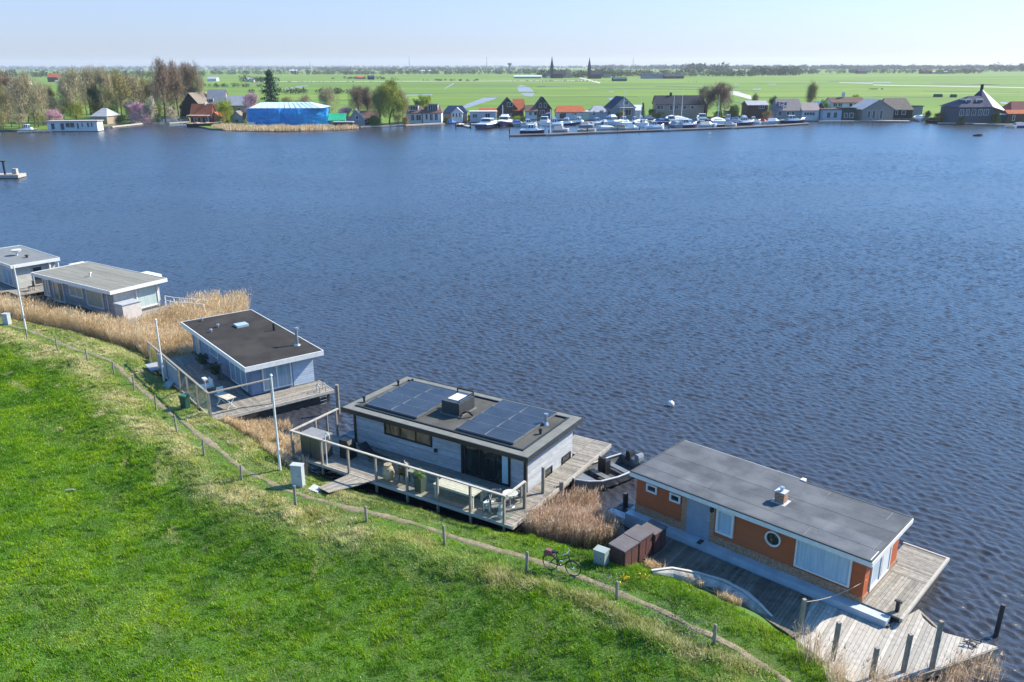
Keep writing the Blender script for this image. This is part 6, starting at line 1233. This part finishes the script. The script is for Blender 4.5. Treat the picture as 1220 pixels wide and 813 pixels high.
FB=[(0,12,100,94,C_white,C_roofdark,'dark roofed farmhouse far off at the left edge'),(13,24,100,95,C_brick,C_roofred,'orange roofed house far off behind the left trees'),(22,33,101,96,C_white,C_roofred,'second orange roofed house far off behind the left trees'),(57,70,98,88,C_brick,C_roofred,'bright red roofed farmhouse seen between the left trees'),(66,82,98.5,96,C_white,C_roofgrey,'long low white greenhouse beside the red roofed farmhouse'),
(247,258,97,92,C_white,C_roofgrey,'white farmhouse above the pale sheet roof'),(292,302,98,93,C_white,C_roofgrey,'pale farmhouse left of the pine top'),(345,353,86,83.5,C_white,C_lead,'bright white shed on the horizon right of the pine'),(425,434,94.5,91,C_buff,C_roofred,'buff farmhouse in the far field above the bare trees'),(438,446,95,90.5,C_dark,C_roofblue,'dark blue barn in the far field above the willow'),(612,645,93.5,90,C_grey,mat('pale green barn roof',(.42,.52,.50),(.36,.46,.44)),'long pale green roofed barn near the left church'),(731,747,97,92.5,C_teal,C_teal,'dark green barn right of the two churches'),(764,790,94,88.5,C_grey,C_roofblue,'long blue grey barn row far off'),(792,815,94,89,C_dark,C_roofdark,'dark barn at the end of the far blue grey row'),(500,514,86,84,C_white,C_lead,'bright white shed on the horizon above the cottages'),
(643,650,92,88,C_brick,C_roofdark,'house left of the left church tower'),(651,660,93,88.5,C_white,C_roofblue,'blue roofed house at the foot of the left church'),(664,671,92.5,88,C_brick,C_roofbrown,'brown house between the churches, nearest the left one'),(674,682,93,88.5,C_grey,C_roofdark,'grey house midway between the churches'),(686,695,92.5,87.5,C_white,C_roofgrey,'white house left of the right church'),(708,716,93,88.5,C_brick,C_roofred,'small red roofed house right of the right church'),(719,728,93,88.5,C_grey,C_roofdark,'dark house between the right church and the green barn'),
(876,884,89.5,87,C_white,C_roofgrey,'white farm amid trees right of centre on the horizon'),(915,922,89.5,86.5,C_white,C_roofbrown,'farmhouse in the round clump of trees on the horizon'),(1022,1033,88,83,C_brick,C_roofdark,'dark farm between three dark trees at the right horizon'),(1098,1112,88,82.5,C_brick,C_roofmar,'maroon farmhouse in the right distance'),(1112,1130,88,85,C_grey,C_roofgrey,'long pale barn beside the maroon farmhouse'),(1150,1158,86.5,81.5,C_brick,C_roofdark,'tall dark house right of the long pale barn'),(1162,1169,86,82,C_brick,C_roofbrown,'brown house farthest right on the horizon')]
for f_ in FB: farbox(*f_)
def church(x,yb,yt,lab):
    p,k=spot(x,yb); Hh=(yb-yt)/k; t=thing('church',lab,'church',p); w_=5.2; m=MB(); m.box(-w_/2,0,0,w_/2,w_,Hh*.48); m.build('tower',C_dark,t); m=MB(); m.add([(-w_/2-.3,-.3,Hh*.48),(w_/2+.3,-.3,Hh*.48),(w_/2+.3,w_+.3,Hh*.48),(-w_/2-.3,w_+.3,Hh*.48),(0,w_/2,Hh)],[(0,1,4),(1,2,4),(2,3,4),(3,0,4),(0,3,2,1)]); m.build('spire',C_roofblue,t)
    m=MB(); m.box(w_/2,-1,0,w_/2+17,12,7); m.add([(w_/2,-1,7),(w_/2+17,-1,7),(w_/2+17,12,7),(w_/2,12,7),(w_/2,5.5,13),(w_/2+17,5.5,13)],[(0,1,5,4),(2,3,4,5),(1,2,5),(3,0,4)]); m.build('nave',C_roofdark,t)
church(657.5,93.5,68,'far church with the dark pointed spire, left of the two spires'); church(702,94,69.5,'far church with the dark pointed spire, right of the two spires')
p,k=spot(607.5,88); t=thing('water_tower','tiny round topped water tower on the horizon left of the churches','water tower',p); hh=(88-75.5)/k; m=MB(); m.tube((0,0,0),(0,0,hh*.8),3,2.4,8); m.build('shaft',C_grey,t); m=MB(); m.lathe(0,0,[(2.5,hh*.75),(6,hh*.85),(6,hh*.95),(1,hh)],10); m.build('tank',C_grey,t)
for x,yt,l in ((488,68,'faint lattice mast on the horizon above the cottages'),(580,69,'faint thin mast on the horizon left of the water tower'),(754,70,'faint thin mast on the horizon right of the churches'),(370,75,'faint thin mast on the horizon right of the pine')):
    p,k=spot(x,85); hh=(85-yt)/k; m=MB(); m.tube((0,0,0),(0,0,hh),1.3,.5,4); 
    for z in(.3,.5,.7,.9): m.box(-2.2,-2.2,hh*z,2.2,2.2,hh*z+1.2)
    o=m.build('radio_mast',C_grey,loc=p); tag(o,l,'mast')
# far tree belts: mass of crowns
def belt(name,rows,label,m_,size,seed):
    nr=np.random.default_rng(seed); out=[]
    for (x0,x1,yb,yt,n) in rows:
        for _ in range(n):
            x=nr.uniform(x0,x1); p,k=spot(x,yb+nr.uniform(-.25,.35)); H=(yb-yt)/k*nr.uniform(.55,1.1); Wd=H*nr.uniform(.45,.9); q=60; c=nr.normal(size=(q,3)); c/=np.linalg.norm(c,axis=1)[:,None]; c*=(nr.random((q,1))**.4); c[:,0]*=Wd;c[:,1]*=Wd;c[:,2]=c[:,2]*H*.48+H*.5; c+=np.array(tuple(p)); e=nr.normal(size=(q,2,3))*H*.14*size; out.append(np.stack([c-e[:,0]*.5,c+e[:,0]*.5,c+e[:,1]],1))
    o=triangles(name,np.concatenate(out),m_); o['kind']='stuff'; tag(o,label,None); return o
belt('far_woods',[(-80,1300,81.5,78.5,1300),(-80,420,83.5,79.8,460),(380,640,84,80.2,330),(700,1300,83,77.5,800),(-80,1300,85.5,82.5,420),(200,1300,80.8,78.2,900),(820,870,86.5,75.5,26)],'hazy blue green woods along the horizon',tmat('far wood leaf',(.03,.055,.035),(.05,.075,.04),.01),1,3)
belt('village_trees',[(460,640,88.5,83,110),(640,730,92.5,83,80),(730,900,91,83,110),(895,950,89.8,79.5,46),(940,1010,88,82,28),(1000,1100,87.5,82,40),(1100,1170,88,82,30),(1180,1300,85.5,76,40),(250,460,89,83.5,110),(-60,250,92,84,120),(290,330,98,90,18),(395,470,94.5,91,26),(500,570,96.8,94,26),(120,205,89,84,30)],'tree clumps round the far villages and farms',tmat('village leaf',(.055,.085,.03),(.10,.12,.045),.02),1,4)
belt('field_hedges',[(330,480,98,96.8,40),(600,720,96.8,95.3,50),(1034,1052,107,105,12),(820,830,98,97,4),(1205,1250,110,108.5,6),(240,330,104,99,26),(290,420,112,104,30)],'low hedges and scrub along far field edges',tmat('hedge leaf',(.05,.07,.03),(.1,.1,.05),.03),1,5)
# ------------------------------------------------------------------ grass and reeds
def scatter(poly,n,seed):
    nr=np.random.default_rng(seed); poly=np.asarray(poly); lo=poly.min(0);hi=poly.max(0); out=[];c=0
    while c<n:
        q=nr.uniform(lo,hi,(n*2,2)); q=q[inside(q,poly)]; out.append(q); c+=len(q)
        if len(q)==0: break
    return np.concatenate(out)[:n]
def blades(pts,z,h,w,lean,nr,droop=.0):
    N=len(pts); a=nr.uniform(0,2*math.pi,N); s=np.stack([np.cos(a)*w/2,np.sin(a)*w/2,np.zeros(N)],1)
    b=np.column_stack([pts,z]); t=np.column_stack([lean[:,0]*h,lean[:,1]*h,h*np.sqrt(np.clip(1-(lean**2).sum(1),.15,1))])
    return np.stack([b-s,b+s,b+t],1)
def grass_mat(name,g1,g2,g3,st1,st2):
    m=bpy.data.materials.new(name); m.use_nodes=True; n=m.node_tree; L=n.links; b=n.nodes['Principled BSDF']; b.inputs['Roughness'].default_value=.85; b.inputs['Specular IOR Level'].default_value=.08
    tc=n.nodes.new('ShaderNodeTexCoord'); no=n.nodes.new('ShaderNodeTexNoise'); no.inputs['Scale'].default_value=.28; no.inputs['Detail'].default_value=6; no.inputs['Roughness'].default_value=.7; L.new(tc.outputs['Object'],no.inputs[0])
    cr=n.nodes.new('ShaderNodeValToRGB'); e=cr.color_ramp.elements; e[0].position=.36;e[0].color=(*g1,1); e[1].position=.66;e[1].color=(*g3,1); x=e.new(.5); x.color=(*g2,1); L.new(no.outputs[0],cr.inputs[0])
    at=n.nodes.new('ShaderNodeAttribute'); at.attribute_name='tint'
    n2=n.nodes.new('ShaderNodeTexNoise'); n2.inputs['Scale'].default_value=1.3; L.new(tc.outputs['Object'],n2.inputs[0]); c2=n.nodes.new('ShaderNodeValToRGB'); c2.color_ramp.elements[0].color=(*st1,1); c2.color_ramp.elements[1].color=(*st2,1); c2.color_ramp.elements[0].position=.35; c2.color_ramp.elements[1].position=.65; L.new(n2.outputs[0],c2.inputs[0])
    mx=n.nodes.new('ShaderNodeMixRGB'); L.new(at.outputs['Fac'],mx.inputs[0]); L.new(cr.outputs[0],mx.inputs[1]); L.new(c2.outputs[0],mx.inputs[2])
    g=n.nodes.new('ShaderNodeNewGeometry'); mr=n.nodes.new('ShaderNodeMapRange'); mr.inputs[3].default_value=.5; mr.inputs[4].default_value=1.45; L.new(g.outputs['Random Per Island'],mr.inputs[0]); mu=n.nodes.new('ShaderNodeMixRGB'); mu.blend_type='MULTIPLY'; mu.inputs[0].default_value=1; L.new(mx.outputs[0],mu.inputs[1]); L.new(mr.outputs[0],mu.inputs[2]); L.new(mu.outputs[0],b.inputs['Base Color'])
    tr=n.nodes.new('ShaderNodeBsdfTranslucent'); L.new(mu.outputs[0],tr.inputs[0]); ms=n.nodes.new('ShaderNodeMixShader'); ms.inputs[0].default_value=.3; L.new(b.outputs[0],ms.inputs[1]); L.new(tr.outputs[0],ms.inputs[2]); L.new(ms.outputs[0],n.nodes['Material Output'].inputs[0]); return m
M_grass=grass_mat('meadow grass blades',(.058,.18,.006),(.135,.285,.004),(.25,.38,.006),(.46,.42,.16),(.68,.59,.34))
nr=np.random.default_rng(11)
# visible meadow region (a bit wider than the picture)
VIS=W2([(-140,360),(-60,362),(0,376),(60,384),(120,392),(170,408),(215,430),(262,480),(345,512),(372,545),(500,592),(613,622),(700,640),(800,682),(900,738),(1040,810),(1100,860),(900,960),(500,980),(0,960),(-250,860)],.6)
def patch_density(pts): return 1
DECKPOLY=[np.array([tuple(H4.w(*q))[:2] for q in jet]),np.array([tuple(H3.w(*q))[:2] for q in [(-1.4,-2.85),(13.45,-2.85),(13.45,8),(-1.4,8)]]),np.array([tuple(H3.w(*q))[:2] for q in [(3.0,-2.8),(4.6,-2.8),(3.9,-5.35),(3.0,-5.2)]]),np.array([tuple(H2.w(*q))[:2] for q in [(.8,-2.95),(14.7,-2.95),(14.7,5.4),(.8,5.4)]]),
  np.array([tuple(H4.w(bc[0]-.9,bc[1]-.05))[:2],tuple(H4.w(bc[0]+.05,bc[1]-.05))[:2],tuple(H4.w(bc[0]+.05,bc[1]+3.3))[:2],tuple(H4.w(bc[0]-.9,bc[1]+3.3))[:2]]),np.array([tuple(H4.w(*q))[:2] for q in [(-.3,-.3),(12.8,-.3),(12.8,5),(-.3,5)]]),np.array([tuple(H1.w(*q))[:2] for q in [(.5,.3),(15.2,.3),(15.2,5.6),(.5,5.6)]]),np.array([tuple(H0.w(*q))[:2] for q in [(0,-1.4),(12.2,-1.4),(12.2,4.6),(0,4.6)]])]
def clear(p):
    k=np.ones(len(p),bool); g_=ground(p)
    for i,q in enumerate(DECKPOLY): k&=~(inside(p,q)&(g_<(.44 if i==0 else 9)))
    return k
N=1150000
pts=scatter(VIS,N,5); pts=pts[inside(pts,LAND)&clear(pts)]; dp,side=pdist(pts,PA); ds,_=pdist(pts,SH)
edge=.20+.16*(vnoise(pts[:,0],pts[:,1],.4,21)-.5)*2
keep=(dp>edge)|((nr.random(len(pts))<.12)&(dp>.05)); pts=pts[keep];dp=dp[keep];side=side[keep];ds=ds[keep]
x,y=pts[:,0],pts[:,1]; z=ground(pts)
cl=vnoise(x,y,.9,31); cl2=vnoise(x,y,.35,32); cl3=vnoise(x,y,2.6,33)
lake=side>0
# dryness of the sward: straw strip along the fence on the left, hummocks on the right
sx=np.clip((-x+2)/14,0,1)    # further left = more straw
fence=np.exp(-((dp-1.7)/1.35)**2)*(~lake)
dry=fence*(.08+.95*sx)*(cl3*.9+.3)+lake*(.15+.8*sx)*(cl*.8+.25)+(cl3>.8)*.12*sx+fence*(cl>.72)*.4
dry+=(vnoise(x,y,1.1,41)>.86)*(dp<6)*(~lake)*.45*sx
dry=np.clip(dry+nr.normal(0,.13,len(x)),0,1); dry=np.where(nr.random(len(x))<.03,.7,dry*(dry>.12))
cl4=vnoise(x+.3*cl*2,y,.30,35); cl5=vnoise(x,y,.17,36); h=(.05+.19*smooth((cl4-.3)*2.0)*(.5+.5*cl)*(.6+.4*cl5)+.05*nr.random(len(x))); h*=np.where(lake,1.15,1); h*=np.where(dp<.8,.6,1); h*=np.where(fence>.4,1.15,1)
lean=nr.normal(0,.33,(len(x),2))+np.array([-.28,-.12])*(.4+1.2*(cl4[:,None]-.3)); lean=np.clip(lean,-.72,.72)
dist=np.hypot(x,y); w_=(.016+.0004*dist)*nr.uniform(.7,1.4,len(x))
g=triangles('meadow_grass',blades(pts,z-.01,h,w_,lean,nr),M_grass,attr=dry); tag(g,'bright green meadow grass with straw coloured strips along the path',None,kind='stuff')
print('grass',len(x))
# reeds
M_reed=grass_mat('dry golden reed',(.50,.36,.19),(.64,.49,.29),(.74,.60,.40),(.46,.31,.21),(.60,.44,.33))
def reeds(name,px,n,hmin,hmax,tint,label,seed,z0=.1,w=.022,leanx=(-.05,0.0),world=None,clumpy=0):
    nr=np.random.default_rng(seed); poly=W2(px,z0) if world is None else world; p=scatter(poly,n,seed); k=clear(p); p=p[k]; dpp,_=pdist(p,PA); p=p[dpp>.75]
    p=p[vnoise(p[:,0],p[:,1],.55,seed+7)+.5*vnoise(p[:,0],p[:,1],.22,seed+9)>.42]
    if clumpy: p=p[vnoise(p[:,0],p[:,1],clumpy,seed)>.38]
    N=len(p); x,y=p[:,0],p[:,1]; zz=ground(p); cl=vnoise(x,y,1.3,seed+1); cl2=vnoise(x,y,.5,seed+2); h=(hmin*.8+(hmax*1.08-hmin*.8)*(.4*cl+.35*cl2+.25*nr.random(N)))
    le=np.column_stack([(cl-.5)*.5+leanx[0],(cl2-.5)*.4+leanx[1]])+nr.normal(0,.14,(N,2)); le=np.clip(le,-.6,.6)
    b=np.column_stack([p,np.maximum(zz,-.4)]); d=np.column_stack([le*h[:,None],h]); a=nr.uniform(0,6.28,N); s=np.stack([np.cos(a),np.sin(a),0*a],1)*(w/2*nr.uniform(.7,1.4,N))[:,None]
    t=[np.stack([b-s,b+s,b+d],1)]
    # leaves along the stem
    for q in range(2):
        f=nr.uniform(.25,.85,(N,1)); c=b+d*f; aa=nr.uniform(0,6.28,N); l=np.stack([np.cos(aa)*.22,np.sin(aa)*.22,nr.uniform(-.05,.22,N)],1)*nr.uniform(.6,1.6,(N,1)); t.append(np.stack([c-s*.8,c+s*.8,c+l],1))
    # feathery plume on a third of them
    k=nr.random(N)<.35; c=(b+d)[k]; aa=nr.uniform(0,6.28,k.sum()); l=np.stack([np.cos(aa)*.08-.05,np.sin(aa)*.08,np.full(k.sum(),-.24)],1); t.append(np.stack([c,c+l+s[k]*2.2,c+l-s[k]*2.2],1))
    T=np.concatenate(t); at=np.clip(np.concatenate([np.full(N,tint),np.full(N,tint),np.full(N,tint),np.full(k.sum(),tint+.1)])+nr.normal(0,.12,len(T)),0,1)
    o=triangles(name,T,M_reed,attr=at); tag(o,label,None,kind='stuff')
reeds('reed_bed',[(-120,338),(-60,345),(0,362),(45,373),(62,373),(130,393),(165,396),(200,376),(235,366),(285,362),(296,368),(290,392),(246,400),(238,430),(205,432),(172,420),(120,410),(60,397),(0,386),(-60,380),(-120,372)],80000,1.1,2.3,.05,'golden dry reed bed in front of the two leftmost houseboats',51)
reeds('reed_bed',[(160,398),(232,398),(232,436),(205,436),(176,428),(160,414)],9000,.7,1.5,.1,'golden reed bed at the left end of the blue houseboat terrace',52)
reeds('reed_bed',[(262,500),(300,500),(342,506),(366,540),(372,566),(352,572),(335,562),(300,530),(268,514)],9000,.25,.95,.15,'sparse low straw reeds between the blue houseboat and the gangway',53,clumpy=1.1)
reeds('reed_bed',[(618,634),(642,604),(668,604),(700,600),(728,628),(742,640),(728,650),(700,656),(660,650),(628,642)],8500,1.0,2.1,.75,'pinkish brown reed clump between the solar roofed houseboat and the orange one',54,leanx=(.12,-.12))
reeds('reed_bed',[(945,788),(1000,812),(1085,808),(1175,788),(1195,800),(1180,850),(960,850)],1500,.8,1.7,.6,'thin dry reeds along the lower edge of the jetty',55,clumpy=.9)
reeds('dry_sedge',[(768,676),(800,682),(850,700),(905,726),(930,742),(900,742),(860,722),(800,700),(770,690)],2600,.2,.7,.2,'dry straw tufts growing between the upturned canoe and the jetty',56,clumpy=.7)
reeds('dry_sedge',[(352,520),(372,530),(376,560),(366,572),(350,560)],900,.7,1.5,.8,'dark brown dead stems beside the deck cupboard',57)
# small wild flowers / stones on the path edge
nr=np.random.default_rng(77)
def tuftpatch(name,centres,c,c2,label,r=.35,n=220,s=.04,h=.2):
    out=[]
    for (px,py) in centres:
        g_=G(px,py); q=nr.normal(size=(n,3))*np.array([r,r,h*.3]); q[:,2]=np.abs(q[:,2])+.04; q+=np.array([g_.x,g_.y,0]); q[:,2]+=ground(q[:,:2]); e=nr.normal(size=(n,2,3))*s; out.append(np.stack([q,q+e[:,0],q+e[:,1]],1))
    o=triangles(name,np.concatenate(out),mat(name+' tone',c,c2,scale=4)); tag(o,label,None,kind='stuff')
tuftpatch('purple_weeds',[(725,691),(722,700),(800,738),(812,748),(820,756),(833,763),(738,735),(790,728)],(.17,.14,.19),(.12,.12,.08),'purplish flowering weeds beside the path',r=.5,n=260,s=.03)
dg=[]
for (px,py) in [(380,610),(500,645),(595,690),(605,682),(640,695),(700,712),(770,745),(800,765),(880,790),(720,722),(830,775)]:
    g_=G(px,py); q=nr.normal(size=(1500,2))*np.array([.75,.3])@np.array([[.87,-.5],[.5,.87]])+np.array([g_.x,g_.y]); hh=nr.uniform(.12,.42,1500)*np.exp(-((q-np.array([g_.x,g_.y]))**2).sum(1)*.5); dg.append(blades(q,ground(q),hh,nr.uniform(.015,.035,1500),np.clip(nr.normal(0,.45,(1500,2))+np.array([-.2,-.3]),-.75,.75),nr))
o=triangles('dead_grass_tufts',np.concatenate(dg),M_grass,attr=np.clip(nr.normal(.75,.3,1500*11),0,1)); tag(o,'matted dead grass humps along the fence line',None,kind='stuff')
tuftpatch('yellow_flowers',[(744,690),(768,690)],(.7,.55,.02),(.6,.4,.02),'yellow spring flowers beside the path at the brown boxes',r=.12,n=60,s=.05)
# reed fringe on the far shore island
def farreeds(px,n,hh,label,seed):
    nr=np.random.default_rng(seed); poly=W2(px,.3); p=scatter(poly,n,seed); N=len(p); h=hh*(.5+.5*vnoise(p[:,0],p[:,1],5,seed))*nr.uniform(.6,1.1,N); b=np.column_stack([p,np.full(N,.2)]); s=nr.normal(size=(N,3))*.07; s[:,2]=0; t=np.column_stack([nr.normal(0,.15,(N,2)),h]); o=triangles('reed_fringe',np.stack([b-s,b+s,b+t],1),M_reed,attr=np.full(N,.2)); tag(o,label,None,kind='stuff')
farreeds([(252,152),(258,150),(300,151.5),(345,152),(400,152),(426,150.2),(428,153),(400,155),(330,156.5),(270,155.5)],9000,2.0,'pale brown reed fringe in front of the blue covered building',61)
# ------------------------------------------------------------------ haze
hz=MB(); hz.box(-9100,-90,-5.5,9100,9600,82); ho=hz.build('haze',[]); ho['kind']='stuff'; ho['label']='thin pale blue haze over the lake and the polder'
hm=bpy.data.materials.new('haze air'); hm.use_nodes=True; n=hm.node_tree; n.nodes.remove(n.nodes['Principled BSDF']); pv=n.nodes.new('ShaderNodeVolumePrincipled'); pv.inputs['Density'].default_value=.00007; pv.inputs['Color'].default_value=(.90,.95,1,1); pv.inputs['Anisotropy'].default_value=.2
n.links.new(pv.outputs[0],n.nodes['Material Output'].inputs['Volume']); ho.data.materials.clear(); ho.data.materials.append(hm)
for o in list(bpy.data.objects):
    if '_w' in o: del o['_w']
